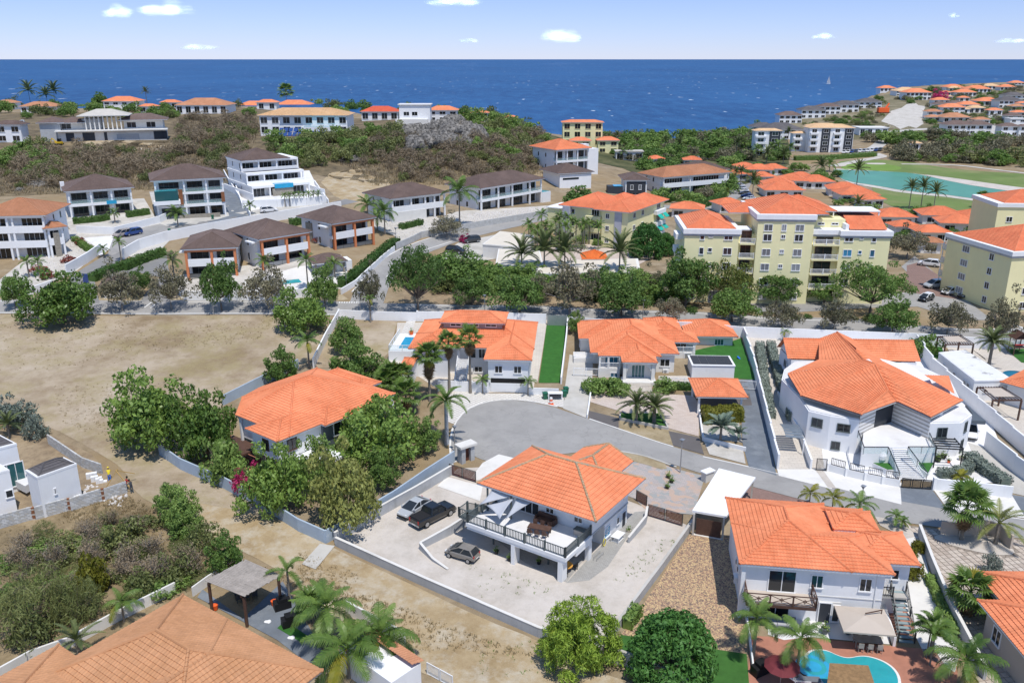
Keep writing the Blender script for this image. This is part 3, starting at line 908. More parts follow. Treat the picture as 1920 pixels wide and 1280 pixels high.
lakem=M('green_lake_water',(.085,.275,.17),.3,.12,.08,spec=.15)
poolm=M('pool_water',(.03,.33,.36),.08,.1,.8,2.2,.25,spec=.5)
poolb=M('blue_pool_water',(.03,.33,.55),.08,.1,.8,2,.2,spec=.5)
bluegrey=M('blue_grey_asphalt',(.155,.175,.20),.9,.14,.5,12,.2,stain=(.23,.25,.27),ss=.35,st=(.5,.7))
dkdrive=M('dark_grey_drive',(.125,.115,.112),.9,.1,.5,10,.2)
terracotta=M('terracotta_paving',(.40,.18,.12),.85,.12,1.2,10,.2)
whitepave=M('white_terrace',(.70,.69,.68),.85,.05,.4,stain=(.58,.56,.53),ss=.3)
brickdrive=pavermat('mixed_brick_paving',(.46,.30,.19),(.33,.20,.135),(.26,.19,.13),.22,.11,.78,.008,extra=((.56,.41,.22),8.5,(.15,.115,.10)))
pinkpave=pavermat('pink_paving',(.52,.43,.37),(.58,.50,.44),(.40,.34,.30),.5,.25,.2,.012)
lattpave=pavermat('lattice_paving',(.63,.60,.555),(.68,.655,.61),(.33,.31,.28),.55,.55,.75,.035,0)
slabpave=pavermat('striped_slab_paving',(.55,.50,.44),(.60,.55,.48),(.38,.34,.29),.9,.45,.05,.02)
flagm=pavermat('flagstone_paving',(.40,.36,.34),(.46,.40,.37),(.32,.29,.27),.5,.35,.4,.02,extra=((.48,.35,.27),1.4,(.31,.32,.31)))
greypave=pavermat('grey_brick_paving',(.33,.32,.30),(.39,.38,.355),(.25,.24,.22),.3,.15,.6,.012)
redpave=pavermat('red_brown_paving',(.24,.155,.13),(.29,.19,.16),(.17,.12,.10),.3,.15,.6,.012)
road('main_road',[(-90,573),(0,575),(250,576),(450,576),(700,580),(1000,585),(1200,594),(1410,606),(1640,616),(1900,628),(2010,634)],7.4,asph2,.05)
road('hill_road',[(684,578),(690,560),(704,525),(735,494),(778,467),(850,443),(905,431),(985,414),(1050,398),(1150,385),(1240,386),(1300,394),(1345,383),(1380,362),(1395,340)],6.6,asph2,.066)
road('upper_street',[(158,572),(152,545),(150,524),(185,500),(225,476),(268,453),(320,433),(390,419),(480,404),(600,388),(660,376)],5.5,asph,.058)
sheet('gatehouse_driveway',[(262,566),(275,548),(300,520),(262,512),(210,527),(205,515),(250,492),(312,470),(316,505),(330,535),(318,566)],asph,.05)
sheet('culdesac_road',[(845,872),(846,815),(858,785),(880,766),(912,754),(950,750),(995,754),(1040,764),(1090,781),(1150,802),(1230,828),(1320,855),(1400,873),(1480,893),(1560,911),(1640,928),(1720,944),(1800,957),(1900,972),(1990,984),(1990,1018),(1900,1008),(1800,994),(1700,980),(1600,960),(1520,941),(1440,920),(1370,902),(1310,886),(1260,870),(1210,855),(1160,846),(1105,845),(1050,852),(1000,866),(950,872),(905,862),(880,852),(862,862)],asph2,.05)
kerb('kerb',[(880,853),(862,862),(846,870),(843,830),(850,798),(872,770),(905,755),(950,749),(995,752),(1045,763)],.25,.13)
kerb('kerb',[(1112,844),(1160,846),(1205,854),(1240,866),(1268,876)],.3,.13,conc)
kerb('kerb',[(1105,786),(1155,803),(1235,830),(1262,838)],.25,.13)
for pts in([(1318,856),(1400,874),(1480,893)],[(1565,911),(1640,929),(1686,938)],[(1780,953),(1900,971),(1960,979)]):kerb('kerb',pts,.2,.06)
kerb('kerb',[(0,565.5),(60,566),(140,566.5)],.3,.12);kerb('kerb',[(335,567),(480,567),(610,567.5)],.3,.12)
kerb('kerb',[(0,587),(250,588),(480,588.5),(640,590.5)],.3,.12);kerb('kerb',[(760,571),(1000,576.5),(1200,584.5),(1410,596),(1640,606.5),(1880,617)],.3,.12)
kerb('kerb',[(660,548),(672,535),(692,510),(720,485),(765,459),(840,435),(900,421),(980,405)],.3,.14)
kerb('kerb',[(725,520),(735,510),(755,492),(790,470),(850,452)],.3,.14)
linem=M('road_line_paint',(.72,.72,.70),.8,.1,3,stain=(.35,.35,.35),ss=2)
for q in range(9):sheet('road_marking',[(636+q*4.6,566.2),(638.4+q*4.6,566.2),(637.6+q*4.6,568.6),(635.2+q*4.6,568.6)],linem,.075)
sheet('road_marking',[(293,567.5),(296,567.5),(284,578),(281,578)],linem,.075);sheet('road_marking',[(283,567.5),(285.5,567.5),(272,577),(269.5,577)],linem,.075)
sheet('road_marking',[(1886,606),(1888,605),(1935,620),(1932,621)],linem,.075)
sheet('sand_lot',[(-80,590),(200,592),(480,592),(622,596),(600,660),(560,690),(470,716),(420,760),(330,845),(500,960),(610,1012),(600,1045),(480,1010),(420,985),(330,965),(250,925),(235,880),(170,840),(95,800),(-90,735)],sandlot,.03,1)
sheet('ochre_lot',[(300,930),(500,965),(612,1020),(760,1090),(905,1160),(1010,1200),(1090,1250),(1250,1300),(900,1300),(760,1250),(690,1200),(600,1140),(540,1080),(470,1040),(400,1010)],tan_soil,.034,1)
sheet('scrub_soil',[(-60,1010),(100,960),(240,930),(340,975),(420,1010),(470,1060),(390,1110),(330,1150),(200,1240),(-60,1300)],greyscrub,.03,1)
sheet('site_soil',[(-60,830),(30,800),(95,815),(170,850),(210,890),(240,930),(100,950),(-60,990)],straw,.034)
sheet('small_lot',[(640,600),(745,603),(730,660),(700,690),(590,690),(610,640)],sandlot,.04)
sheet('gravel_lot',[(630,1018),(860,878),(1000,872),(1195,945),(1290,985),(1290,1000),(1130,1225),(1010,1190),(800,1095)],gravelw,.04)
sheet('forecourt',[(905,868),(935,852),(1000,868),(985,905),(880,900)],concw,.07)
sheet('ramp_slab',[(820,912),(838,894),(905,912),(900,940)],concw,.075)
sheet('flagstone_yard',[(1112,848),(1160,850),(1205,858),(1270,880),(1322,893),(1300,965),(1212,958),(1190,935),(1112,905)],flagm,.06)
sheet('verge_bed',[(1102,846),(1160,846),(1206,854),(1246,866),(1252,884),(1200,868),(1150,858),(1112,856)],verge,.085,1)
sheet('side_path',[(1062,1093),(1110,1040),(1190,960),(1212,958),(1212,968),(1175,1010),(1140,1062),(1105,1088)],greypave,.055)
sheet('terrace_paving',[(905,990),(970,962),(1105,1035),(1062,1092),(985,1056)],greypave,.06)
sheet('brick_driveway',[(1300,992),(1385,1012),(1400,1120),(1402,1232),(1340,1226),(1160,1196),(1208,1130)],brickdrive,.045)
sheet('carport_apron',[(1365,935),(1372,905),(1430,918),(1520,942),(1500,958),(1400,940)],redpave,.06)
sheet('lawn',[(1128,1228),(1165,1190),(1230,1200),(1400,1226),(1406,1300),(1190,1262)],turf2,.05)
sheet('terrace',[(1440,1110),(1660,1120),(1668,1208),(1520,1194),(1470,1200),(1440,1190)],whitepave,.06)
sheet('pool_deck',[(1406,1192),(1520,1196),(1660,1210),(1800,1222),(1790,1310),(1400,1310)],terracotta,.05)
sheet('side_drive',[(1690,1000),(1725,1000),(1742,1075),(1760,1130),(1800,1225),(1790,1260),(1735,1230),(1700,1160),(1690,1060)],concw,.05)
sheet('terracotta_patio',[(1655,1135),(1690,1130),(1715,1170),(1708,1200),(1668,1190)],terracotta,.07)
sheet('white_bed',[(1640,968),(1700,980),(1722,1005),(1700,1010),(1650,985)],gravelw,.06)
yardpave=pavermat('square_paver_joint',(.30,.255,.215),(.32,.275,.23),(.2,.165,.135),.62,.62,.62,.05,0)
sheet('paver_yard',[(1700,985),(1760,992),(1990,1022),(1990,1310),(1845,1310),(1800,1190),(1755,1090),(1738,1040)],yardpave,.045)
sheet('white_gravel_island',[(1745,1008),(1770,1000),(1850,1000),(1895,1025),(1905,1040),(1870,1042),(1820,1033),(1775,1020)],gravelw,.09,1)
sheet('planting_bed',[(1850,1140),(1880,1130),(1905,1190),(1935,1240),(1900,1232),(1868,1205)],greyscrub,.075,1)
sheet('lattice_forecourt',[(833,742),(860,735),(920,738),(1015,738),(1060,744),(1056,764),(1000,754),(950,749),(905,755),(870,772),(850,795),(838,790)],lattpave,.055)
sheet('striped_path',[(1013,600),(1026,600),(1008,716),(985,716)],slabpave,.05)
sheet('turf_strip',[(1025,608),(1063,608),(1050,718),(1010,718)],turf,.06)
sheet('house_apron',[(745,605),(1015,600),(1000,735),(835,738),(760,690),(740,670)],slabpave,.035)
sheet('left_side_path',[(762,603),(780,600),(745,690),(722,690)],lattpave,.045)
sheet('driveway_concrete',[(1068,665),(1112,672),(1110,720),(1103,770),(1100,784),(1056,766),(1058,735)],conc,.055)
sheet('pink_forecourt',[(1108,730),(1165,735),(1235,738),(1300,742),(1312,760),(1310,818),(1250,802),(1165,772),(1102,752)],pinkpave,.05)
sheet('dark_entry',[(1104,770),(1160,784),(1160,806),(1104,786)],dkdrive,.06)
sheet('dark_entry',[(1253,808),(1310,820),(1320,852),(1258,834)],dkdrive,.06)
sheet('palm_bed',[(1163,775),(1235,775),(1252,800),(1164,785)],turf2,.075)
sheet('sand_bed',[(1162,786),(1252,804),(1262,836),(1162,806)],verge,.07)
sheet('front_terrace',[(1235,705),(1300,705),(1298,722),(1232,720)],slabpave,.07)
sheet('carport_floor',[(1300,720),(1400,715),(1410,760),(1312,762)],dkdrive,.062)
sheet('white_bed',[(1315,795),(1385,790),(1392,830),(1318,820)],palelot,.07)
sheet('white_bed',[(1320,828),(1392,838),(1398,870),(1330,852)],palelot,.07)
sheet('blue_grey_drive',[(1388,712),(1420,712),(1456,892),(1404,876),(1392,830)],bluegrey,.06)
sheet('garden_lawn',[(1290,660),(1382,640),(1392,650),(1418,712),(1298,706)],turf,.055)
sheet('garden_lawn',[(1372,640),(1390,634),(1412,700),(1400,708)],turf,.058)
sheet('court_paving',[(1402,625),(1490,625),(1500,690),(1540,830),(1545,878),(1510,884),(1459,882),(1412,690)],slabpave,.045)
sheet('plot_paving',[(1480,640),(1760,640),(1850,770),(1905,905),(1760,905),(1520,880),(1500,760)],whitepave,.035)
sheet('drive_apron',[(1457,880),(1540,880),(1560,912),(1560,917),(1460,892)],concw,.06)
sheet('apron',[(1538,876),(1600,890),(1690,905),(1690,946),(1565,914)],concw,.06)
sheet('blue_grey_apron',[(1688,914),(1745,914),(1775,955),(1690,940)],bluegrey,.064)
sheet('apron',[(1747,914),(1895,925),(1925,972),(1775,952)],concw,.06)
sheet('blue_grey_apron',[(1897,928),(1990,940),(1990,985),(1925,974)],bluegrey,.064)
sheet('side_lane',[(1815,830),(1850,840),(1975,930),(1990,945),(1900,925),(1830,870)],conc,.05)
sheet('pebble_strip',[(1528,880),(1545,885),(1568,916),(1552,914)],gravelw,.08)
sheet('grass_strip',[(1808,748),(1818,750),(1990,890),(1990,905)],turf,.07)
sheet('neighbour_court',[(1768,640),(1990,650),(1990,840),(1920,830),(1850,760)],slabpave,.04)
sheet('neighbour_lawn',[(1715,636),(1765,640),(1772,680),(1730,660)],turf,.07)
sheet('play_lawn',[(1885,655),(1990,655),(1990,690),(1915,680)],turf,.07)
sheet('dry_verge',[(-60,552),(300,556),(620,556),(640,552),(655,562),(610,566),(330,566),(-60,565)],verge,.035)
sheet('dry_verge',[(755,545),(1000,555),(1250,570),(1300,590),(1200,583),(1000,575),(760,570)],straw,.035)
sheet('dry_verge',[(1300,578),(1480,590),(1640,600),(1890,606),(1890,616),(1640,605),(1410,595),(1300,590)],straw,.035)
sheet('apartment_service_road',[(1405,568),(1480,565),(1600,555),(1700,548),(1720,530),(1690,500),(1715,480),(1790,545),(1860,600),(1800,600),(1720,575),(1560,582),(1420,588)],asph2,.045)
sheet('parking_bays',[(1700,498),(1722,492),(1812,552),(1800,562),(1700,548),(1700,540)],redpave,.06)
sheet('gravel_slope',[(835,430),(880,432),(985,414),(1060,398),(1030,385),(1000,388),(900,394),(865,395),(830,405)],palelot,.05,1)
sheet('gravel_slope',[(690,400),(740,405),(830,405),(840,428),(800,440),(765,455),(745,450),(738,440),(700,430)],palelot,.05,1)
sheet('parking_lot',[(835,470),(860,455),(930,440),(1000,440),(960,480),(900,490),(830,485)],conc,.05)
sheet('garden_paving',[(960,470),(1060,460),(1190,455),(1230,480),(1190,500),(1000,510)],pinkpave,.05)
sheet('garden_plot',[(30,500),(130,430),(190,470),(135,515),(60,540),(20,560),(-20,540)],palelot,.05)
sheet('villa_plot',[(95,385),(270,372),(300,425),(215,442),(145,448),(120,415)],palelot,.055)
sheet('villa_plot',[(280,360),(410,350),(440,395),(430,412),(330,428),(296,420)],conc,.055)
sheet('brown_house_court',[(318,520),(640,478),(660,540),(470,560),(340,560)],palelot,.045)
sheet('villa_plot',[(448,330),(580,320),(612,380),(480,400),(455,392)],whitepave,.055)
sheet('villa_forecourt',[(145,445),(215,425),(235,445),(190,480),(150,470)],whitepave,.05)
sheet('villa_drive',[(215,440),(300,420),(330,430),(262,452),(235,468),(200,485)],asph2,.072)
sheet('villa_court',[(330,440),(300,470),(270,490),(240,480),(290,455)],conc,.05)
sheet('steep_drive',[(402,328),(418,325),(470,408),(380,420),(430,405)],bluegrey,.06)
sheet('villa_forecourt',[(440,400),(600,380),(612,388),(480,405)],conc,.075)
sheet('bare_building_plot',[(590,330),(700,310),(755,365),(690,385),(640,380)],tan_soil,.05,1)
sheet('brown_house_court',[(560,500),(640,490),(655,515),(610,545),(470,550),(455,530)],concw,.05)
sheet('construction_plot',[(70,268),(330,262),(340,275),(150,285),(60,280)],tan_soil,.05,1)
sheet('hill_soil',[(-80,372),(-80,212),(190,210),(480,204),(600,210),(760,225),(900,230),(1000,240),(1060,285),(1030,330),(900,330),(700,350),(560,320),(440,345),(250,350),(100,365)],soil('hill_soil',(.10,.082,.055),(.185,.145,.09),(.29,.225,.135),.16,.6),.05,1)
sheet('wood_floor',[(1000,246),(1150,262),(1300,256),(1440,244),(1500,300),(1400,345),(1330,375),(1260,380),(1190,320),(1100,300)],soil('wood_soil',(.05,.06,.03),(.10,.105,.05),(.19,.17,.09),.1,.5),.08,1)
sheet('headland_scrub',[(1440,244),(1530,215),(1640,180),(1760,162),(1990,155),(1990,262),(1800,262),(1650,262),(1520,262)],soil('headland_soil',(.12,.115,.06),(.22,.19,.12),(.33,.285,.20),.05,.5),.06)
sheet('golf_green',[(1560,305),(1600,300),(1690,300),(1780,318),(1990,330),(1990,410),(1880,404),(1780,402),(1690,395),(1640,372),(1630,330)],fairway,.06,2)
sheet('putting_green',[(1580,308),(1640,306),(1690,312),(1690,320),(1620,322),(1575,318)],greenm,.10,2)
sheet('sand_bunker',[(1622,306),(1660,306),(1662,309),(1640,309),(1622,308)],gravelw,.14,2)
sheet('sand_bunker',[(1570,310),(1578,309),(1590,310),(1580,313),(1568,312)],gravelw,.14,1)
sheet('lake_shore',[(1552,316),(1600,318),(1700,324),(1760,332),(1870,346),(1990,362),(1990,392),(1880,388),(1800,372),(1690,362),(1640,352),(1590,345)],palelot,.10,1)
sheet('lake',[(1560,318),(1600,320),(1660,322),(1712,325),(1760,336),(1860,353),(1990,372),(1990,390),(1890,386),(1800,368),(1700,359),(1640,348),(1590,341),(1568,330)],lakem,.16,1)
sheet('shore_sand',[(1722,327),(1770,332),(1880,348),(1990,362),(1990,372),(1870,356),(1800,345)],gravelw,.2,1)
road('cart_path',[(1560,312),(1620,300),(1660,294),(1640,288),(1620,284)],5,palelot,.12)
road('cart_path',[(1690,308),(1790,309),(1860,318),(1990,333)],3,palelot,.12)
road('condo_road',[(1490,300),(1560,297),(1630,285),(1660,262),(1640,252),(1720,243),(1800,240)],7,conc,.12)
road('headland_road',[(1900,262),(1868,248),(1850,232),(1858,222),(1880,214),(1890,207)],8,conc,.12)
sheet('quarry_slope',[(1652,228),(1664,216),(1672,208),(1690,203),(1700,196),(1716,193),(1722,198),(1736,200),(1731,209),(1738,216),(1728,224),(1732,232),(1718,241),(1704,237),(1688,243),(1676,236)],palelot,.15)
sheet('dry_field',[(1690,262),(1760,258),(1850,285),(1990,290),(1990,300),(1840,300),(1760,290)],verge,.1,1)
# ------------------------------------------------------------------ vegetation builders
L_dark=leafmat('dark_green_leaf',(0.062,0.127,0.032),(0.199,0.316,0.074))
L_dense=leafmat('glossy_green_leaf',(0.074,0.145,0.029),(0.263,0.388,0.087),rough=.4)
L_mid=leafmat('mid_green_leaf',(0.094,0.18,0.038),(0.269,0.384,0.101))
L_grey=leafmat('grey_green_leaf',(0.117,0.119,0.066),(0.266,0.243,0.154),trans=.2)
L_olive=leafmat('pale_olive_leaf',(0.12,0.152,0.032),(0.375,0.395,0.119),(.30,.28,.09))
L_thorn=leafmat('bright_feathery_leaf',(0.164,0.276,0.036),(0.521,0.684,0.107))
L_mango=leafmat('deep_mango_leaf',(0.039,0.122,0.03),(0.136,0.305,0.065))
L_yel=leafmat('yellow_flowering_leaf',(0.048,0.088,0.019),(0.16,0.2,0.048),(.30,.20,.03))
L_hedge=leafmat('hedge_leaf',(0.045,0.105,0.022),(0.128,0.225,0.053))
L_silver=leafmat('silver_leaf',(.13,.17,.135),(.27,.31,.26),trans=.15)
L_ygreen=leafmat('yellow_green_leaf',(0.1,0.12,0.015),(0.25,0.24,0.035))
L_scrub=leafmat('scrub_leaf',(0.109,0.136,0.046),(0.238,0.265,0.092),trans=.2)
L_dry=leafmat('dry_twig_leaf',(0.174,0.138,0.09),(0.341,0.268,0.174),trans=.1)
L_red=leafmat('magenta_bract',(.35,.015,.10),(.62,.06,.20))
L_redshrub=leafmat('red_shrub_leaf',(.20,.05,.04),(.38,.12,.08))
L_palm=leafmat('palm_frond_leaf',(0.053,0.112,0.018),(0.18,0.277,0.06),trans=.25,rough=.4)
L_palmy=leafmat('yellow_palm_frond_leaf',(0.1,0.13,0.012),(0.28,0.26,0.03),trans=.25)
L_date=leafmat('date_palm_leaf',(0.068,0.101,0.034),(0.189,0.223,0.081),trans=.2)
L_blue=leafmat('blue_palm_leaf',(.11,.16,.12),(.21,.27,.2),trans=.2)
L_dead=leafmat('dead_frond',(0.12,0.075,0.035),(0.25,0.165,0.085),trans=.15)
bark=M('bark',(.16,.13,.105),.95,.25,3,14,.5)
barkg=M('grey_bark',(.24,.22,.20),.95,.22,3,14,.5)
palmbark=M('palm_bark',(.23,.20,.165),.95,.25,4,10,.5)
RNG=np.random.default_rng(5)
def leafquads(P_,N_,size,rng,jitter=.75,aspect=.55):
 n=len(P_)
 D=N_+rng.normal(0,jitter,(n,3));D/=np.linalg.norm(D,axis=1,keepdims=True)+1e-9
 T=rng.normal(0,1,(n,3));T-=(T*D).sum(1,keepdims=True)*D;T/=np.linalg.norm(T,axis=1,keepdims=True)+1e-9
 B=np.cross(D,T);s=(size*rng.uniform(.6,1.35,n))[:,None]
 V=np.stack([P_-T*s*.5,P_+B*s*aspect*.5+D*s*.08,P_+T*s*.5,P_-B*s*aspect*.5+D*s*.08],1)
 return V.reshape(-1,3),np.arange(4*n).reshape(n,4)
def lobes_dome(n,w,h,z0,rng,r=.23,flat=1.0,inner=.35):
 p1,p2,am=rng.uniform(0,6),rng.uniform(0,6),rng.uniform(.12,.28)if inner>.1 else .05
 out=[]
 for i in range(n):
  f=(i+.5)/n;th=i*2.39996+rng.uniform(-.3,.3)
  cz=1-f*1.15;rad=math.sqrt(max(0,1-cz*cz))if cz>0 else 1-.25*(-cz)
  k=rng.uniform(.9,1.03)if inner<.1 else rng.uniform(.66,1.08)if rng.random()>inner*.4 else rng.uniform(.35,.65)
  k*=1+am*math.sin(2*th+p1)*.6+am*.7*math.sin(3*th+p2)
  out.append((math.cos(th)*rad*w*k*.82,math.sin(th)*rad*w*k*.82,z0+max(0.02,.18+cz*.8)*h*(k if cz>.3 else 1)*1.0,w*r*rng.uniform(.6,1.4)))
 return out
def crown_mesh(name,lobes,n,size,mat,seed,squash=.75,jitter=.8,aspect=.55,low=.25):
 rng=np.random.default_rng(seed)
 L=np.array(lobes);a=L[:,3]**2;pick=rng.choice(len(L),n,p=a/a.sum())
 d=rng.normal(0,1,(n,3));d[:,2]+=low;d/=np.linalg.norm(d,axis=1,keepdims=True)
 rr=L[pick,3]*rng.uniform(.45,1.08,n)**.6
 rr*=1+.22*np.sin(d[:,0]*5+pick)*np.cos(d[:,1]*5+2*pick)
 Q=L[pick,:3]+d*rr[:,None]*np.array([1,1,squash])
 V,F=leafquads(Q,d,size,rng,jitter,aspect)
 return npmesh(name,V,F,mat)
def trunk_mesh(name,lobes,z0,r0,mat,fork,nl=12,seed=1,lean=.0):
 r_=random.Random(seed);mb=MB();top=Vector((lean,lean*.3,fork))
 mb.tube([(0,0,-.4),(lean*.2,0,fork*.45),top],[r0*1.35,r0,r0*.85],8)
 for l in r_.sample(lobes,min(nl,len(lobes))):
  e=Vector(l[:3]);m1=top.lerp(e,.35)+Vector((r_.uniform(-.2,.2),r_.uniform(-.2,.2),-.05*e.z));m2=top.lerp(e,.7)+Vector((0,0,.02*e.z))
  mb.tube([top-Vector((0,0,r0)),m1,m2,e],[r0*.55,r0*.4,r0*.25,r0*.08],5,cap=False)
  for q in range(2):
   d=Vector((r_.uniform(-1,1),r_.uniform(-1,1),r_.uniform(.1,.8)))*l[3]
   mb.tube([m2,m2.lerp(e+d,.6),e+d],[r0*.18,r0*.11,r0*.03],4,cap=False)
 return mb.mesh(name,mat)
TREE={}
def proto(kind,n,w,h,z0,nl,size,mat,r=.23,squash=.75,jitter=.8,bk=bark,tr=.2,fork=None,limbs=12,aspect=.55,low=.25,seeds=2,lean=.1,inner=.35):
 TREE[kind]=[]
 for s in range(seeds):
  rng=random.Random(kind+str(s));lb=lobes_dome(nl,w,h,z0,rng,r,inner=inner)
  TREE[kind].append((crown_mesh('crown',lb,n,size,mat,sum(map(ord,kind))+s,squash,jitter,aspect,low),trunk_mesh('trunk',lb,0,tr,bk,fork or z0*.8,limbs,s,lean),w*2,z0+h))
proto('dense',7000,5,5.2,.9,60,.46,L_dense,r=.21,tr=.22,fork=1.2)
proto('road',5600,4.6,4.6,1.7,52,.42,L_dark,r=.20,tr=.2,fork=1.9)
proto('grey',3300,4.6,4.8,1.6,50,.36,L_grey,r=.18,tr=.17,fork=1.8,limbs=30,bk=barkg,inner=.9)
proto('umbrella',7500,7,4.0,3.4,60,.36,L_dark,r=.15,squash=.6,tr=.26,fork=2.2,limbs=26)
proto('yellow',4200,4.6,4.4,2.2,42,.36,L_yel,r=.2,tr=.2,fork=2.0)
proto('mid',5400,4.2,4.6,1.1,50,.42,L_mid,r=.21,tr=.18,fork=1.5)
proto('olive',6000,4.2,4.8,.8,54,.40,L_olive,r=.2,tr=.18,fork=1.2,limbs=16)
proto('mango',12000,4.6,5.2,.3,110,.46,L_mango,r=.17,tr=.22,fork=1,aspect=.42,jitter=.55,seeds=1,inner=.05)
proto('thorn',15000,4.6,4.6,.3,110,.5,L_thorn,r=.17,squash=.5,tr=.2,fork=1,aspect=.2,low=.6,seeds=1,inner=.11)
proto('bush',1500,1.6,1.7,.1,16,.26,L_mid,r=.3,tr=.06,fork=.3,limbs=6)
proto('scrub',1300,2.2,2.2,.2,20,.30,L_scrub,r=.26,tr=.07,fork=.4,limbs=10,bk=barkg)
proto('hedgebush',1500,1.5,1.3,.05,14,.2,L_hedge,r=.34,tr=.05,fork=.2,limbs=4)
proto('reedy',2600,2.6,2.2,.05,26,.42,L_scrub,r=.26,tr=.06,fork=.3,limbs=8,aspect=.10,jitter=1.2,low=.9)
proto('bloom',2000,1.7,1.7,.1,22,.2,L_red,r=.26,tr=.05,fork=.3,limbs=6)
proto('redshrub',700,.9,.8,.05,10,.2,L_redshrub,r=.34,tr=.03,fork=.15,limbs=5)
proto('ybush',1700,1.5,1.4,.05,16,.24,L_ygreen,r=.32,tr=.05,fork=.2,limbs=5)
proto('silver',1700,1.5,1.4,.05,16,.20,L_silver,r=.32,tr=.05,fork=.2,limbs=5)
proto('farmid',1500,4.2,4.6,1.0,26,.75,L_mid,r=.26,tr=.2,fork=1.2,limbs=6)
proto('fardark',1500,4.4,4.6,.8,26,.75,L_dark,r=.26,tr=.2,fork=1.2,limbs=6)
proto('twig',420,1.5,1.8,.1,20,.8,L_dry,r=.34,tr=.05,fork=.3,limbs=5,aspect=.09,jitter=1.3,low=.6)
proto('fargrey',1100,4.4,4.4,.8,26,.7,L_grey,r=.25,tr=.2,fork=1.2,limbs=8,bk=barkg)
def dryshrub(seed,green=0):
 r_=random.Random(seed);mb=MB();V=[]
 for i in range(26):
  th=r_.uniform(0,6.28);sp_=r_.uniform(.2,1.0);L=r_.uniform(1.2,2.4)
  a=Vector((0,0,0));m=Vector((math.cos(th)*sp_*.5,math.sin(th)*sp_*.5,L*.5));e=Vector((math.cos(th)*sp_*1.3,math.sin(th)*sp_*1.3,L*.9))
  mb.tube([a,m,e],[.05,.03,.012],4,cap=False)
  for q in range(5):
   b=m.lerp(e,r_.random());t=b+Vector((r_.uniform(-.6,.6),r_.uniform(-.6,.6),r_.uniform(.1,.6)))
   mb.tube([b,t],[.016,.005],3,cap=False);V.append(t)
 rng=np.random.default_rng(seed);Q=np.array([v[:]for v in V]);Q=np.repeat(Q,6,0)+rng.normal(0,.22,(len(Q)*6,3))
 v,f=leafquads(Q,np.tile([0,0,1.],(len(Q),1)),.2,rng,1.0,.35)
 return npmesh('foliage',v,f,L_scrub if green else L_dry),mb.mesh('branches',barkg if not green else bark)
DRY=[dryshrub(s)for s in range(3)]+[dryshrub(9,1)]
def blob_leaves(n,w,size,seed,h):
 key=('blob',n,w,size,seed,h)
 if key not in WINC:
  rng=np.random.default_rng(seed);d=rng.normal(0,1,(n*4,3));d[:,2]=np.abs(d[:,2]);d/=np.linalg.norm(d,axis=1,keepdims=True)
  Q=d*rng.uniform(.2,1,(n*4,1))*np.array([w,w,h])+np.array([0,0,.35])
  v,f=leafquads(Q,d,size,rng,.5,.4);WINC[key]=npmesh('foliage',v,f,L_mid)
 return WINC[key]
def tree(kind,px,py,wpx,top=None,label='',cat='tree',group=None,name=None,rz=None,h=None,seed=None):
 p=G(px,py);k=rnd.randrange(len(TREE[kind]))if seed is None else seed
 cr,tk,W0,H0=TREE[kind][k]
 sc=wpx*mpp(p)/W0
 H=h or(max(.5,zat(p.x,p.y,top)-p.z)if top is not None else H0*sc)
 r=thing(name or 'tree',label,cat,p,rnd.uniform(0,6.28)if rz is None else rz,group)
 r.scale=(sc,sc,H/H0)
 link('crown' if cat=='tree' else 'foliage',cr,r);link('trunk' if cat=='tree' else 'stem',tk,r)
 return r
 # ---- palms
def frond_mesh(L,arch,n=22,ll=.75,mat=None,droop=.35,vee=.35,start=.16,wd=.045,twist=0,seed=0,name='frond'):
 rng=np.random.default_rng(seed);pts=[];x=z=0.0;ang=arch[0];m=12
 for i in range(m+1):
  pts.append((x,0,z));ang=arch[0]+(arch[1]-arch[0])*(i/m)**1.2;x+=math.cos(ang)*L/m;z+=math.sin(ang)*L/m
 pts=np.array(pts);mb=MB();mb.tube(pts,list(np.linspace(.05,.012,m+1)),4,cap=False)
 for side in(-1,1):
  for i in range(n):
   f=start+(1-start)*(i+.5)/n;q=f*m;a=int(min(q,m-1));p=pts[a]+(pts[a+1]-pts[a])*(q-a);t=(pts[a+1]-pts[a]);t=t/np.linalg.norm(t)
   l=ll*(math.sin(math.pi*min(1,.18+f*.8))**.7)*rng.uniform(.85,1.1)
   up=np.array([-t[2],0,t[0]]);sd_=np.array([0,side,0])
   d=sd_*.8+t*.55+up*(vee+rng.uniform(-.12,.12));d/=np.linalg.norm(d)
   mid=p+d*l*.5;e=p+d*l+np.array([0,0,-droop*l*rng.uniform(.7,1.3)])
   w=t*wd*1.35
   o=len(mb.v);mb.v+=[tuple(p-w),tuple(p+w),tuple(mid+w*.9),tuple(mid-w*.9),tuple(e)]
   mb.f+=[(o,o+1,o+2,o+3),(o+3,o+2,o+4)];mb.m+=[0,0]
 return mb.mesh(name,mat)
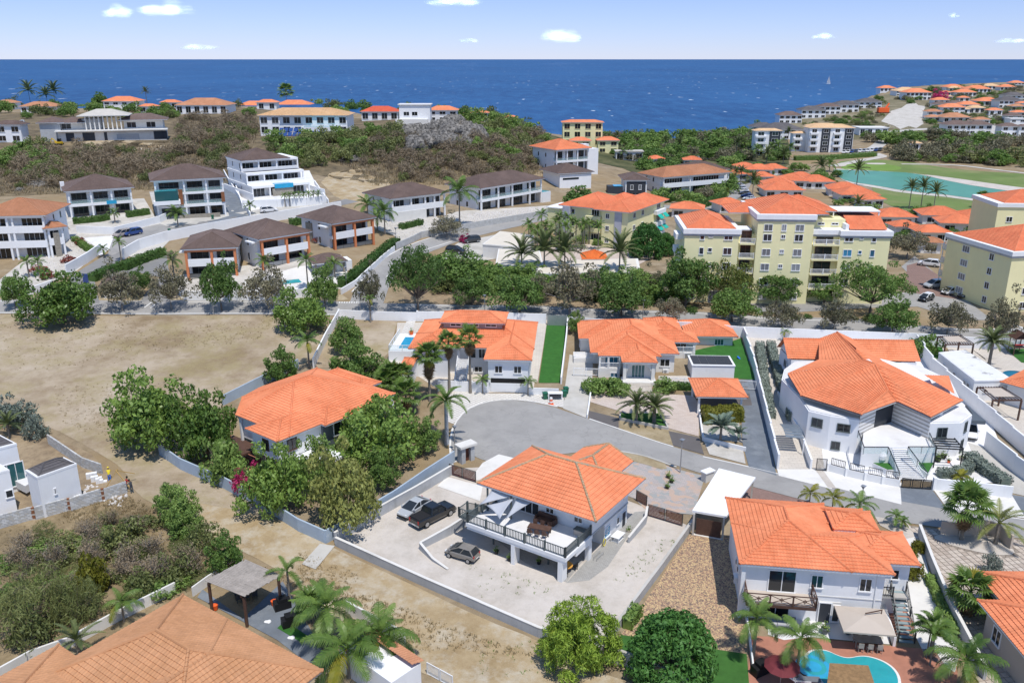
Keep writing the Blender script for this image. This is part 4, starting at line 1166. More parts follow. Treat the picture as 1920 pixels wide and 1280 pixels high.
def fan_mesh(mat,R_=.95,pet=1.1,droop=.3,seg=16,seed=0,span=4.4,name='leaf'):
 mb=MB();rng=random.Random(seed)
 mb.tube([(0,0,0),(pet*.5,0,.12),(pet,0,.05)],[.03,.025,.02],4,cap=False)
 for i in range(seg):
  t=-span/2+span*(i+.5)/seg;dt=span/seg*.52
  c=(pet,0,.05);r1=R_*.6;r2=R_*rng.uniform(.9,1.1);z1=.05+.1*abs(math.sin(t))-droop*.2;zz=.05-droop*rng.uniform(.6,1.4)
  o=len(mb.v)
  mb.v+=[c,(pet+r1*math.cos(t-dt),r1*math.sin(t-dt),z1),(pet+r1*math.cos(t),r1*math.sin(t),z1+.05),(pet+r1*math.cos(t+dt),r1*math.sin(t+dt),z1),(pet+r2*math.cos(t),r2*math.sin(t),zz)]
  mb.f+=[(o,o+1,o+2),(o,o+2,o+3),(o+1,o+4,o+2),(o+2,o+4,o+3)];mb.m+=[0]*4
 return mb.mesh(name,mat)
FR={'coco':[frond_mesh(3.4,a,24,.95,L_palm,.5,.1,.15,.04,seed=i)for i,a in enumerate(((1.25,.1),(.85,-.5),(.45,-1.1),(.05,-1.4)))],'cocoy':[frond_mesh(3.2,a,24,.9,L_palmy,.5,.1,.15,.04,seed=i)for i,a in enumerate(((1.25,.2),(.85,-.4),(.45,-1.0),(.05,-1.3)))],'royal':[frond_mesh(3.3,a,30,.7,L_palm,.25,.5,.1,.035,seed=i)for i,a in enumerate(((1.2,-.2),(.8,-.8),(.4,-1.3),(0,-1.5)))],'date':[frond_mesh(2.9,a,30,.5,L_date,.1,.45,.1,.03,seed=i)for i,a in enumerate(((1.35,.6),(.95,.1),(.5,-.4),(0.0,-.9)))],'blue':[frond_mesh(1.9,a,22,.55,L_blue,.15,.4,.12,.035,seed=i)for i,a in enumerate(((1.35,.7),(1.0,.2),(.6,-.2),(.2,-.5)))],'areca':[frond_mesh(2.0,a,18,.55,L_palm,.3,.3,.18,.035,seed=i)for i,a in enumerate(((1.45,.6),(1.1,.1),(.8,-.4),(.5,-.8)))],'pale':[frond_mesh(3.2,a,26,.6,L_olive,.3,.3,.2,.03,seed=i)for i,a in enumerate(((1.3,.4),(1.0,0),(.6,-.5),(.2,-.9)))],'fan':[fan_mesh(L_palm,.95,1.2,.25,seed=i)for i in range(3)],'fand':[fan_mesh(L_dead,.9,.7,.75,12,i,3.2,'dead_leaf')for i in range(3)],'fany':[fan_mesh(L_palmy,.9,1.0,.45,seed=7)],}
def trunk_tube(h,r,lean=(0,0),n=8,mat=None,bulge=1.4):
 mb=MB();k=6
 mb.tube([(lean[0]*(i/k)**1.6,lean[1]*(i/k)**1.6,-.3+(h+.3)*i/k)for i in range(k+1)],[r*(bulge if i==0 else 1.0-.25*i/k)for i in range(k+1)],n)
 return mb.mesh('trunk',mat or palmbark)
def palm(kind,px,py,top,label,spread=1.0,n=16,group=None,name='palm_tree',lean=(0,0),wind=0,r=.16,dead=0,seed=None,crown=None,bunch=1,levels=None,tmat=None,hscale=1.0):
 p=G(px,py);rg=random.Random(px*7+py if seed is None else seed)
 t=thing(name,label,'palm tree',p,0,group)
 for b in range(bunch):
  ox,oy=(0,0)if bunch==1 else(rg.uniform(-.7,.7),rg.uniform(-.7,.7))
  h=max(.15,zat(p.x,p.y,top)-p.z)*(1 if b==0 else rg.uniform(.65,1.0))
  tk=link('trunk',trunk_tube(h,r*(.6 if bunch>1 else 1),lean,mat=tmat),t,(ox,oy,0))
  heart=Vector((ox+lean[0],oy+lean[1],h))
  for i in range(n):
   f=i/max(1,n-1);lv=min(3,int(f*4*(levels or 1)))
   a=i*2.39996+rg.uniform(-.25,.25)
   me=FR[kind][lv]if not(kind=='coco' and i>=n-2 and rg.random()<.5)else FR['cocoy'][lv]
   o=link('frond',me,t,heart)
   s=spread*rg.uniform(.85,1.1)*(.75 if lv==0 else 1)
   o.rotation_euler=(rg.uniform(-.12,.12),rg.uniform(-.15,.15),a);o.scale=(s,s,s)
   if wind:o.rotation_euler=(rg.uniform(-.2,.2),rg.uniform(-.15,.15),math.pi-.2+(a%6.283-math.pi)*(1-wind)if False else a)
 return t
def fanpalm(px,py,top,label,spread=1.0,n=22,dead=16,group=None,name='fan_palm',r=.2,deadlen=1.0,bunch=1):
 p=G(px,py);rg=random.Random(px*3+py);t=thing(name,label,'palm tree',p,0,group)
 for b in range(bunch):
  ox,oy=(0,0)if b==0 else(rg.uniform(-1.6,1.6),rg.uniform(-1.6,1.6))
  h=max(.2,zat(p.x,p.y,top)-p.z)*(1 if b==0 else rg.uniform(.5,.95))
  link('trunk',trunk_tube(h,r),t,(ox,oy,0))
  for i in range(n):
   f=i/n;el=1.25-f*1.7
   o=link('leaf',FR['fan'][i%3]if rg.random()>.06 else FR['fany'][0],t,(ox,oy,h+.15-.3*f));s=spread*rg.uniform(.85,1.1)
   o.rotation_euler=(rg.uniform(-.2,.2),-el,i*2.39996+rg.uniform(-.2,.2));o.scale=(s,s,s)
  for i in range(dead):
   f=i/max(1,dead);o=link('dead_leaf',FR['fand'][i%3],t,(ox,oy,h-.25-deadlen*1.6*f));s=spread*rg.uniform(.8,1.05)*(1-.3*f)
   o.rotation_euler=(rg.uniform(-.2,.2),1.0+.35*f+rg.uniform(-.1,.15),i*2.39996);o.scale=(s,s,s)
 return t
def joined(meshes_mats,name):
 bm=bmesh.new()
 for me,mt in meshes_mats:
  k=len(bm.verts);bm.from_mesh(me);bm.verts.ensure_lookup_table()
  for v in bm.verts[k:]:v.co=mt@v.co
 out=bpy.data.meshes.new(name);bm.to_mesh(out);bm.free();out.materials.append(meshes_mats[0][0].materials[0])
 return out
def farcrown(kind,n,s):
 rg=random.Random(n+len(kind));L=[]
 if kind=='fan':
  for i in range(n):L.append((FR['fan'][i%3],Matrix.Rotation(i*2.4,4,'Z')@Matrix.Rotation(-(1.25-i/n*1.9),4,'Y')@Matrix.Scale(s,4)))
 else:
  for i in range(n):L.append((FR[kind][min(3,int(i/n*4))],Matrix.Rotation(i*2.4+rg.uniform(-.2,.2),4,'Z')@Matrix.Scale(s,4)))
 return joined(L,'crown')
FARC={'coco':farcrown('coco',13,1),'date':farcrown('date',22,1.15),'fan':farcrown('fan',20,1.2)}
FTR=trunk_tube(1.0,.02,n=6)
def farpalm(kind,px,py,top,wpx,label,group=None,name='palm_tree'):
 p=G(px,py);h=max(.5,zat(p.x,p.y,top)-p.z);t=thing(name,label,'palm tree',p,rnd.uniform(0,6),group)
 W0={'coco':5.6,'date':5.2,'fan':4.4}[kind];s=wpx*mpp(p)/W0
 c=link('crown',FARC[kind],t,(0,0,h));c.scale=(s,s,s)
 k=link('trunk',FTR,t);k.scale=(9*(.8+.2*s),9*(.8+.2*s),h)
 return t
def hedge(name,label,pix,w,h,mat,size=.16,dens=70,world=None,cat='hedge',group=None,round_=False):
 W=[Vector((*p[:2],0))for p in(world or[G(*q)for q in pix])]
 o=Vector((W[0].x,W[0].y,hz(W[0].x,W[0].y)));r=thing(name,label,cat,o,0,group);rng=np.random.default_rng(len(pix or world)*13+int(abs(o.x)))
 core=MB();Q=[];N=[]
 for a,b in zip(W[:-1],W[1:]):
  d=b-a;L=d.length;u=d/L;n=Vector((-u.y,u.x,0))
  za,zb_=hz(a.x,a.y),hz(b.x,b.y);q=w*.42
  core.prism([((a-n*q).x-o.x,(a-n*q).y-o.y),((b-n*q).x-o.x,(b-n*q).y-o.y),((b+n*q).x-o.x,(b+n*q).y-o.y),((a+n*q).x-o.x,(a+n*q).y-o.y)],[za-.2-o.z,zb_-.2-o.z,zb_-.2-o.z,za-.2-o.z],[za+h*.86-o.z,zb_+h*.86-o.z,zb_+h*.86-o.z,za+h*.86-o.z])
  k=int(L*(w+2*h)*dens);s=rng.uniform(-.02,1.02,k);c=rng.uniform(0,w+2*h,k)
  for si,ci in zip(s,c):
   if ci<h:off,z,nn=-w/2,ci,-n
   elif ci<h+w:off,z,nn=ci-h-w/2,h,Vector((0,0,1))
   else:off,z,nn=w/2,2*h+w-ci,n
   bul=1+.12*math.sin(si*L*2.1)+.08*math.sin(si*L*5.3+1)
   p=a+d*si+n*off*bul;zz=za+(zb_-za)*si
   Q.append((p.x-o.x,p.y-o.y,zz+z*(1+.06*math.sin(si*L*3))-o.z));N.append(nn[:])
 v,f=leafquads(np.array(Q),np.array(N),size,rng,.6,.6)
 link('foliage',npmesh('foliage',v,f,mat),r);core.build('hedge_core',mat,r)
 return r
 # ================================================================== the near houses
 # ---- white house with the long deck, centre foreground
H=House('house','white two storey house with orange hip roof and long railed deck, centre of the foreground',(893,905),(1115,978),6.0,0.0,lvl=2)
H.capm=M('lichen_ridge_tile',(.46,.30,.17),.9,.25,3,stain=(.30,.29,.22),ss=1.5,st=(.5,.6))
H.roof(0,14.9,0,11.3,6.0,.48,T_or,crs=.5)
H.roof(5.2,11.8,7.5,14.6,5.9,.42,T_or,crs=.5,axis='y',gable=(False,True))
H.wall(1.0,13.2,2.3,10.6,2.9,5.95);H.wall(3.0,13.19,5.2,10.59,-2.5,2.9)
H.wall(6.2,10.8,10.6,14.0,-1.5,5.85)
H.box('deck_slab',.9,13.35,-3.2,2.28,2.5,2.92,white);H.box('deck_floor',1.0,13.25,-3.1,2.27,2.922,2.95,whitepave)
for x,w in((12.85,.45),(7.1,.38)):H.box('pillar',x-w,x+w*.2,-3.15,-2.2,-1,2.498,white)
H.box('pillar',12.98,13.3,-1.0,2.2,2.0,2.499,white);H.box('pillar',12.86,13.3,1.6,2.28,-1,1.99,white)
for x in(3.0,10.0):H.box('post',x,x+.14,-1.2,-1.06,-.5,2.5,greymetal)
H.box('beam',1.0,13.2,-3.14,-2.8,2.2,2.499,white)
H.rail([(1.05,2.2,2.95),(1.05,-3.05,2.95),(13.2,-3.05,2.95),(13.2,2.1,2.95)],1.02,greymetal,sp=.19,post=.2,postsp=2.5,bw=.06)
H.stairs(-.5,.85,3.6,.2,-1.0,2.95,15,greymetal,t=.06)
H.rail([(-.5,-1.1,2.95),(-.5,3.6,.25)],1.0,greymetal,sp=.2,post=.14,postsp=1.6,name='stair_railing')
H.rail([(.85,-1.0,2.95),(.85,3.6,.25)],1.0,greymetal,sp=.2,post=.14,postsp=1.6,name='stair_railing')
H.box('landing',-.5,.88,-2.6,-1.0,2.8,2.94,greymetal);H.rail([(-.5,-1.0,2.95),(-.5,-2.55,2.95),(.9,-2.55,2.95)],1.0,greymetal,sp=.2,post=.16,postsp=1.6)
for x in(1.3,4.4):H.box('post',x,x+.16,.1,.26,2.95,5.9,greymetal)
for u,w in((8.1,.95),(11.6,.95)):H.win('f',2.3,u,3.85,w,1.45,cols=2)
H.win('f',2.3,5.4,2.98,2.6,2.3,cols=3);H.win('f',2.3,2.2,3.9,1.0,1.3,cols=2)
H.win('r',13.2,3.2,5.0,.9,.5,cols=3);H.win('r',13.2,9.4,4.9,.9,.5,cols=3)
H.win('r',13.19,5.8,.9,1.3,1.2,cols=2,rows=2,pm=G_blue);H.win('r',13.19,8.3,1.3,.55,.8,cols=1);H.door('r',13.19,9.7,.1,.8,2.0,charcoal)
H.box('storey_band',13.2,13.27,2.3,10.6,2.75,2.93,greyw)
H.ac('r',13.2,8.9,4.1)
H.door('f',5.2,9,0,1.0,2.1,charcoal);H.win('f',5.2,5.2,1.0,1.6,1.1)
H1=H
def sailcloth(pts,label):
 pts=[Vector(p)for p in pts];n=9;mb=MB();idx={}
 ctr=sum(pts,Vector())/3
 for i in range(n):
  for j in range(n-i):
   a,b_=i/(n-1),j/(n-1);c=1-a-b_
   p=pts[0]*c+pts[1]*a+pts[2]*b_
   e=(1-27*a*b_*c)*max(0,(1-(a*a+b_*b_+c*c))*1.1)
   p=p+(ctr-p)*.30*e;p.z-=27*a*b_*c*.18
   idx[i,j]=len(mb.v);mb.v.append(tuple(p))
 for i in range(n-1):
  for j in range(n-1-i):
   mb.f.append((idx[i,j],idx[i+1,j],idx[i,j+1]));mb.m.append(0)
   if i+j<n-2:mb.f.append((idx[i+1,j],idx[i+1,j+1],idx[i,j+1]));mb.m.append(0)
 o=mb.build('shade_sail',sail,None,smooth=True);so_=o.modifiers.new('thick','SOLIDIFY');so_.thickness=.02
 tag(o,label,'shade sail','shade sails over the deck');return o
w=H.world
sailcloth([w(1.9,.3,5.7),w(4.8,.6,5.6),w(1.5,-1.6,4.5)],'white triangular shade sail at the left end of the long deck')
sailcloth([w(4.8,.4,5.5),w(4.6,-2.1,4.0),w(2.2,-1.2,4.5)],'lowest white shade sail stretched over the deck rail')
sailcloth([w(5.0,.6,5.6),w(7.0,.6,5.6),w(5.1,-1.9,4.0)],'white triangular shade sail nearest the deck dining table')
def table_set(kind,loc,rz,L,Wd,hh,m,label,clabel,nside,cm,group):
 t=thing('table',label,'table',loc,rz)
 MB().box(-L/2,L/2,-Wd/2,Wd/2,hh-.05,hh).build('tabletop',m,t)
 for sx in(-1,1):
  for sy in(-1,1):MB().box(sx*(L/2-.1)-.035,sx*(L/2-.1)+.035,sy*(Wd/2-.1)-.035,sy*(Wd/2-.1)+.035,0,hh-.052).build('leg',m,t)
 first=None;k=0
 for sy in(-1,1):
  for i in range(nside):
   x=-L/2+L*(i+.5)/nside;p=Matrix.Rotation(rz,3,'Z')@Vector((x,sy*(Wd/2+.28),0))+Vector(loc)
   if first is None:
    c=thing('chair',clabel,'chair',p,rz,group)
    MB().box(-.23,.23,-.23,.23,.41,.45).build('seat',cm,c);MB().box(-.23,.23,-.25,-.21,.46,.95).build('backrest',cm,c)
    for a in(-1,1):
     for b in(-1,1):MB().box(a*.2-.02,a*.2+.02,b*.2-.02,b*.2+.02,0,.408).build('leg',cm,c)
    first=c
   else:c=copy_tree(first,p)
   c.rotation_euler=(0,0,rz+(0 if sy<0 else math.pi));c['label']=clabel+(', near side ' if sy<0 else ', far side ')+('left','middle','right')[i]
 return t
table_set('t',w(8.6,-.6,2.952),H.th+.25,2.4,1.0,.75,brownwood,'brown wooden dining table on the white house deck','brown wooden chair at the deck dining table',3,brownwood,'chairs round the deck dining table')
s_=thing('sofa','dark brown sofa against the wall behind the deck table','sofa',w(8.0,1.6,2.952),H.th)
MB().box(-1.1,1.1,-.4,.4,.05,.42).build('seat',brownwood,s_);MB().box(-1.1,1.1,.25,.45,.422,.9).build('backrest',brownwood,s_)
for sx in(-1.2,1.02):MB().box(sx,sx+.18,-.4,.45,.05,.65).build('armrest',brownwood,s_)
g=thing('storage_chest','pale chest with a green lid at the deck corner','chest',w(12.4,1.5,2.952),H.th)
MB().box(-.7,.7,-.35,.35,0,.62).build('chest_body',tan,g);MB().prism([(-.75,-.4),(.75,-.4),(.75,.4),(-.75,.4)],.622,.7).build('lid',greymetal,g)
def pot(loc,label,s=1.0,leaf='leaf_pot',pm=None,group=None,h=.7):
 t=thing('potted_plant',label,'potted plant',loc,0,group)
 MB().lathe([(.18*s,0),(.26*s,.35*s),(.28*s,.4*s)],n=10).build('pot',pm or black,t)
 o=link('foliage',blob_leaves(26,.42*s,.16*s,5+int(s*10),h*s),t);return t
w=H1.world
for(x,y),lb in(((4.4,-2.5),'potted palm under the deck, leftmost of four'),((6.3,-2.8),'small dark flower pot beside the left deck pillar'),((9.2,-1.6),'potted green plant under the middle of the deck'),((12.4,-2.5),'potted plant beside the right deck pillar')):pot(w(x,y,-.0),lb,1.0)
t=thing('round_table','round amber table under the deck corner','table',w(12.2,-1.2,.02))
MB().lathe([(.75,.7),(.75,.76)],n=16).build('tabletop',amber,t);MB().lathe([(.3,0),(.06,.1),(.06,.695)],n=8).build('pedestal',black,t)
for k,(dx,dy)in enumerate(((-.9,.2),(.5,-.9),(.7,.7))):
 c=thing('chair',('dark chair left of the round amber table','dark chair in front of the round amber table','dark chair behind the round amber table')[k],'chair',w(12.2+dx,-1.2+dy,.02),k*2.0)
 MB().box(-.22,.22,-.22,.22,.42,.46).build('seat',black,c);MB().box(-.22,.22,.2,.24,.462,.95).build('backrest',black,c)
 for a in(-1,1):
  for b in(-1,1):MB().box(a*.19-.02,a*.19+.02,b*.19-.02,b*.19+.02,0,.418).build('leg',black,c)
for q,lb in(((14.2,9.1),'potted cactus by the right side wall of the deck house'),):pot(w(*q,.05),lb,1.0,pm=tan)
for q,lb in(((1253,896),'potted bush at the kerb end of the flagstone yard, nearest the lamp'),((1259,905),'middle potted bush on the flagstone yard'),((1251,916),'potted bush farthest from the lamp on the flagstone yard')):pot(G(*q),lb,1.1)
t=thing('work_table','white work table by the right side wall of the deck house','table',w(14.0,6.9,.05),H1.th)
MB().box(-.5,.5,-.8,.8,.78,.84).build('tabletop',whiteplastic,t);MB().box(-.4,.4,-.7,.7,.2,.25).build('shelf',whiteplastic,t)
for a in(-1,1):
 for b in(-1,1):MB().box(a*.44-.03,a*.44+.03,b*.74-.03,b*.74+.03,0,.778).build('leg',whiteplastic,t)
t=thing('hose_reel','yellow garden hose hung on the side wall of the deck house','hose',w(13.3,5.0,.1),H1.th)
MB().tube([(.05,.3*math.cos(a),.55+.42*math.sin(a))for a in np.linspace(0,6.28,13)],.05,5).build('hose',M('yellow_rubber',(.6,.5,.05)),t);MB().box(-.02,.04,-.06,.06,.3,1.0).build('bracket',steel,t)
t=thing('bicycle_rack','thin metal rack at the corner of the deck house side path','rack',w(13.6,2.7,.05),H1.th)
for k in range(2):MB().tube([(.1+k*.4,-.7,0),(.1+k*.4,-.7,.5),(.1+k*.4,.7,.5),(.1+k*.4,.7,0)],.025,5).build('hoop',steel,t)
def slatgate(name,label,pa,pb,h,n,m,fm=None,z0=None,world=False,leaves=2,vertical=False,sw=.11):
 a=Vector(pa)if world else G(*pa);b=Vector(pb)if world else G(*pb)
 z=min(a.z,b.z)if z0 is None else z0
 d=b-a;L=math.hypot(d.x,d.y);r=thing(name,label,'gate',(a.x,a.y,z+.06),math.atan2(d.y,d.x))
 fm=fm or darkmetal
 for k in range(leaves):
  x0,x1=L*k/leaves+.04,L*(k+1)/leaves-.04
  f=MB();f.box(x0,x0+.07,-.04,.04,0,h);f.box(x1-.07,x1,-.04,.04,0,h);f.box(x0+.07,x1-.07,-.035,.035,h-.06,h-.002);f.box(x0+.07,x1-.07,-.035,.035,.002,.06)
  f.build('gate_frame',fm,r)
  me=None
  for i in range(n):
   if vertical:
    if me is None:me=MB().box(-sw/2,sw/2,-.02,.02,.06,h-.06).mesh('slat',m)
    link('slat',me,r,(x0+.07+(x1-x0-.14)*(i+.5)/n,0,0))
   else:
    if me is None:me=MB().box(0,x1-x0-.14,-.02,.02,-sw/2,sw/2).mesh('slat',m)
    link('slat',me,r,(x0+.07,0,.1+(h-.2)*(i+.5)/n))
 return r
slatgate('slatted_gate','brown slatted double gate between the deck house yard and flagstone yard',(1214,967),(1280,987),1.5,8,redwood)
slatgate('slatted_gate','brown slatted gate behind the deck house, by its white forecourt',(842,889),(893,905),1.5,8,redwood)
slatgate('slatted_gate','short brown slatted gate at the rear right corner of the deck house',(1192,938),(1213,950),1.4,8,redwood,leaves=1)
for nm,(a,b),lb in(('gate_portal',((862,868),(886,859)),'grey concrete entrance portal with a flat canopy by the cul-de-sac'),):
 p,q=G(*a),G(*b);d=q-p;L=math.hypot(d.x,d.y);r=thing(nm,lb,'portal',(p.x,p.y,min(p.z,q.z)),math.atan2(d.y,d.x))
 for x in(0,L-.6):MB().box(x,x+.6,-.5,.5,-.5,2.2).build('pillar',greyw,r)
 MB().box(-.3,L+.3,-.75,.75,2.2,2.5).build('canopy',concw,r);MB().box(.62,L-.62,-.05,.05,.1,2.0).build('gate_leaf',redwood,r)
wallrun('lot_wall','grey stepped retaining wall along the dirt track below the gravel lot',[(630,1022),(800,1100),(1010,1193),(1128,1230)],1.0,.25,greyw,concw,stepped=True,panel=6)
wallrun('lot_wall','grey wall on the upper left side of the gravel lot beside the blue wall',[(628,1018),(700,975),(780,930),(850,888)],1.3,.22,greyw,concw)
wallrun('lot_wall','low grey wall with flat coping between gravel lot and brick driveway',[(1298,988),(1240,1070),(1128,1222)],.95,.25,greyw,conc)
wallrun('ramp_wall','grey ramp wall crossing the gravel lot beside the cars',[(893,973),(845,1002),(788,1030)],[1.3,1.1,.85],.22,greyw,concw)
wallrun('ramp_wall','short sloping end of the ramp wall beside the hatchback',[(788,1030),(812,1052),(840,1068)],[.85,.35,.1],.22,greyw,concw)
wallrun('side_wall','low white wall beside the path on the right of the deck house',[(1178,1018),(1210,982),(1213,968)],[.7,1.0,1.3],.2,greyw,concw)
wallrun('garden_wall','pale blue garden wall along the dirt track round the tree garden',[(300,852),(340,880),(420,915),(500,957),(560,995),(611,1018)],1.6,.2,bluew)
wallrun('garden_wall','blue garden wall between tree garden and gravel lot',[(611,1018),(660,990),(740,942),(800,900),(852,866)],1.6,.2,bluew)
wallrun('garden_wall','dark blue back wall of the tree garden beside the sand lot',[(418,760),(500,718),(560,690)],1.6,.2,bluew)
wallrun('boundary_wall','white wall between the sand lot and the small empty lot',[(588,690),(612,640),(636,597)],1.7,.22,white)
wallrun('boundary_wall','white roadside wall behind the small empty lot',[(636,597),(700,600),(783,602)],1.7,.22,white,posts=2,panel=9)
wallrun('boundary_wall','white roadside wall behind the left orange roofed house',[(783,602),(880,603),(1024,607)],1.9,.22,white,posts=2,panel=9)
wallrun('corrugated_fence','grey corrugated metal fence panel at the head of the turf strip',[(1026,610),(1063,611)],2.0,.08,steel,panel=1.4,cat='fence')
wallrun('boundary_wall','white wall dividing the turf strip from the concrete drive',[(1064,612),(1062,640),(1052,720)],[1.8,1.6,1.2],.22,white)
wallrun('boundary_wall','white roadside wall behind the middle orange roofed house',[(1064,612),(1200,620),(1393,632)],1.9,.22,white)
wallrun('boundary_wall','long white wall between the pool garden and the paved court',[(1393,632),(1412,690),(1436,790),(1458,880)],1.9,.24,white,stepped=True,panel=5)
wallrun('boundary_wall','white stepped roadside wall behind the big white house',[(1393,632),(1500,636),(1700,645),(1990,655)],1.9,.24,white,stepped=True,panel=14)
wallrun('boundary_wall','white stepped wall right of the big white house',[(1716,650),(1745,695),(1800,745),(1862,800),(1930,860),(1990,915)],2.2,.24,white,stepped=True,panel=5)
wallrun('boundary_wall','white panelled wall along the side lane',[(1846,838),(1900,885),(1985,945)],2.3,.24,white,stepped=True,panel=6)
wallrun('court_wall','white wall between silver hedges and the big white house',[(1458,740),(1500,820),(1520,880)],[.6,1.0,1.4],.24,white)
wallrun('front_wall','low white front wall right of the staircase gate',[(1750,918),(1825,925),(1896,933)],1.5,.24,white,posts=2,panel=4)
wallrun('drive_wall','low white kerb wall left of the carport drive',[(1310,762),(1314,800),(1318,826),(1398,846)],.6,.2,white)
wallrun('drive_wall','thin white kerb wall left of the pink forecourt',[(1108,735),(1104,765),(1101,784)],.6,.2,white)
wallrun('bed_kerb','low pale wall round the front of the palm bed',[(1163,778),(1162,788),(1252,806),(1250,800),(1236,776)],.45,.2,conc,cat='kerb')
wallrun('terrace_wall','low white wall beside the terracotta steps of the pool house',[(1648,1122),(1660,1165),(1676,1212)],1.0,.22,white)
wallrun('yard_wall','grey wall between the pool house drive and the paver yard',[(1722,1003),(1745,1065),(1780,1150),(1845,1275)],1.3,.24,greyw,concw)
wallrun('yard_wall','grey boundary wall across the foot of the brick driveway lawn',[(1125,1232),(1190,1254),(1290,1300)],1.4,.24,blockm,conc)
wallrun('garden_kerb','white kerb along the right edge of the brick driveway lawn',[(1395,1140),(1404,1190),(1412,1262)],.6,.14,white,cat='kerb')
wallrun('yard_wall','beige curved wall round the gravel island of the paver yard',[(1832,1000),(1852,1001),(1875,1012),(1895,1030)],1.7,.24,tan)
wallrun('yard_wall','beige wall between road and gravel island behind the fan palm',[(1762,1000),(1795,1005),(1830,1003)],1.6,.24,tan)
# ---- house with pool and X railing balcony, lower right
H=House('house','white two storey house with orange roofs and balcony, lower right beside the brick driveway',(1386,1057),(1672,1078),6.0,0.0,lvl=2)
H.roof(0,10,0,12.6,6.0,.41);H.roof(.05,13.7,.03,7.3,5.99,.385,axis='x');H.roof(10.6,16.45,1.9,7.8,5.98,.385,axis='x')
H.roof(9.6,14.0,6.4,10.4,6.6,.43,axis='x');H.roof(8.6,13.7,7.2,12,5.96,.3)
H.wall(.7,9.4,.7,11.9,-2,5.8);H.wall(9.4,13.1,.72,6.7,-2,5.79);H.wall(13.1,15.8,2.6,7.2,-1,5.75);H.wall(10.1,13.5,6.7,10,-1,6.4)
H.box('corner_pillar',.35,.72,.35,.9,-1,5.78,white);H.box('floor_band',.72,13.12,.66,.7,2.8,2.9,offwhite)
H.win('f',.7,4.1,3.0,2.4,2.2,cols=2);H.win('f',.7,7.2,3.7,1.0,1.3,cols=2);H.win('f',.72,11.5,3.7,1.0,1.3,cols=2);H.win('f',2.6,14.6,4.0,.6,1.0,cols=1)
H.box('balcony',.7,6.9,-1.5,.66,2.65,2.9,brownwood);H.box('balcony_floor',.8,6.8,-1.4,.65,2.902,2.94,tan)
H.rail([(.75,.6,2.94),(.75,-1.45,2.94),(6.85,-1.45,2.94),(6.85,.6,2.94)],1.05,brownwood,kind='cross',post=.13,postsp=2.0)
H.box('door_recess',7.6,9.6,.62,.695,0,2.3,concw);H.door('f',.62,8.2,.05,1.0,2.1,charcoal);H.win('f',.62,9.2,.3,.6,1.7,cols=1);H.win('f',.72,11.4,1.2,1.0,.6,cols=2)
H.win('f',.7,3.2,.1,3.6,2.2,cols=3)
H.ac('f',.72,11.9,.9);H.ac('f',.72,12.8,.9);H.ac('l',.7,2.5,3.5);H.ac('l',.7,3.8,3.5);H.ac('l',.7,4.6,1.2)
H.box('downpipe',12.4,12.5,.62,.7,0,5.7,white)
H.stairs(14.3,15.6,-1.6,0,2.4,2.9,12,M('teal_grey_tread',(.25,.32,.33)),solid=False);H.box('stair_landing',13.15,15.7,1.3,2.55,2.7,2.88,conc)
for x in(14.25,15.65):H.rail([(x,-1.6,.2),(x,2.3,2.9)],1.0,darkmetal,sp=.25,post=.1)
H.rail([(14.2,1.3,2.9),(13.15,1.3,2.9)],1.0,darkmetal,sp=.2)
HB=H;w=H.world
t=thing('lounge_sofa','grey corner sofa under the X-railed balcony','sofa',w(4.2,-.6,.06),H.th)
MB().box(-1.3,1.3,-.45,.45,.05,.42).build('seat',cushion,t);MB().box(-1.3,1.3,.25,.45,.422,.85).build('backrest',cushion,t)
for sx in(-.85,0,.85):MB().box(sx-.4,sx+.4,-.43,.22,.425,.55).build('cushion',greyw,t)
t=thing('parasol','beige square cantilever parasol on the white terrace','parasol',w(11.0,-1.9,.06),H.th)
MB().lathe([(.05,0),(.05,2.9)],(1.7,1.0,0),8).build('pole',brownwood,t);MB().bar((1.7,1.0,2.85),(0,0,3.05),.08).build('arm',brownwood,t)
MB().add([(-2.2,-1.9,2.35),(2.2,-1.9,2.35),(2.2,1.9,2.35),(-2.2,1.9,2.35),(0,0,2.85),(-2.2,-1.9,2.2),(2.2,-1.9,2.2),(2.2,1.9,2.2),(-2.2,1.9,2.2)],[(0,1,4),(1,2,4),(2,3,4),(3,0,4),(0,5,6,1),(1,6,7,2),(2,7,8,3),(3,8,5,0)]).build('canopy',tan,t)
MB().box(1.3,2.1,.6,1.4,0,.12).build('base',conc,t)
for sx in(-1,1):
 for sy in(-1,1):MB().bar((0,0,2.8),(sx*2.15,sy*1.85,2.3),.03).build('rib',brownwood,t)
table_set('t',w(11.4,-2.4,.06),H.th,2.4,1.0,.75,wood,'wooden dining table under the beige parasol','wooden chair at the table under the parasol',3,wood,'chairs under the parasol')
pot(w(8.0,-1.0,.06),'potted leafy plant left of the terrace door',1.4,pm=greymetal);pot(w(10.1,-.8,.06),'potted leafy plant between door and parasol',1.3,pm=greymetal)
A_,B_=P(1298,957,3.2),P(1362,968,3.2);H=House('carport','white flat roofed carport beside the cul-de-sac road',None,None,zb=.25,world=(A_.x,A_.y),ang=math.atan2(B_.y-A_.y,B_.x-A_.x),W=1,cat='carport')
H.poly('roof_sheet',[tuple(H.loc(P(*q,3.2))[:2])for q in((1298,957),(1362,968),(1417,895),(1348,878))],2.75,3.0,white)
for q in((1302,959),(1358,968),(1412,897),(1350,882)):
 l=H.loc(P(*q,3.2));H.box('post',l.x-.1,l.x+.1,l.y-.1,l.y+.1,-.6,2.748,conc)
l0,l1=H.loc(P(1303,960,3.2)),H.loc(P(1357,969,3.2));H.box('screen',l0.x+.2,l1.x-.2,l0.y+.3,l0.y+.36,.15,2.1,brownwood)
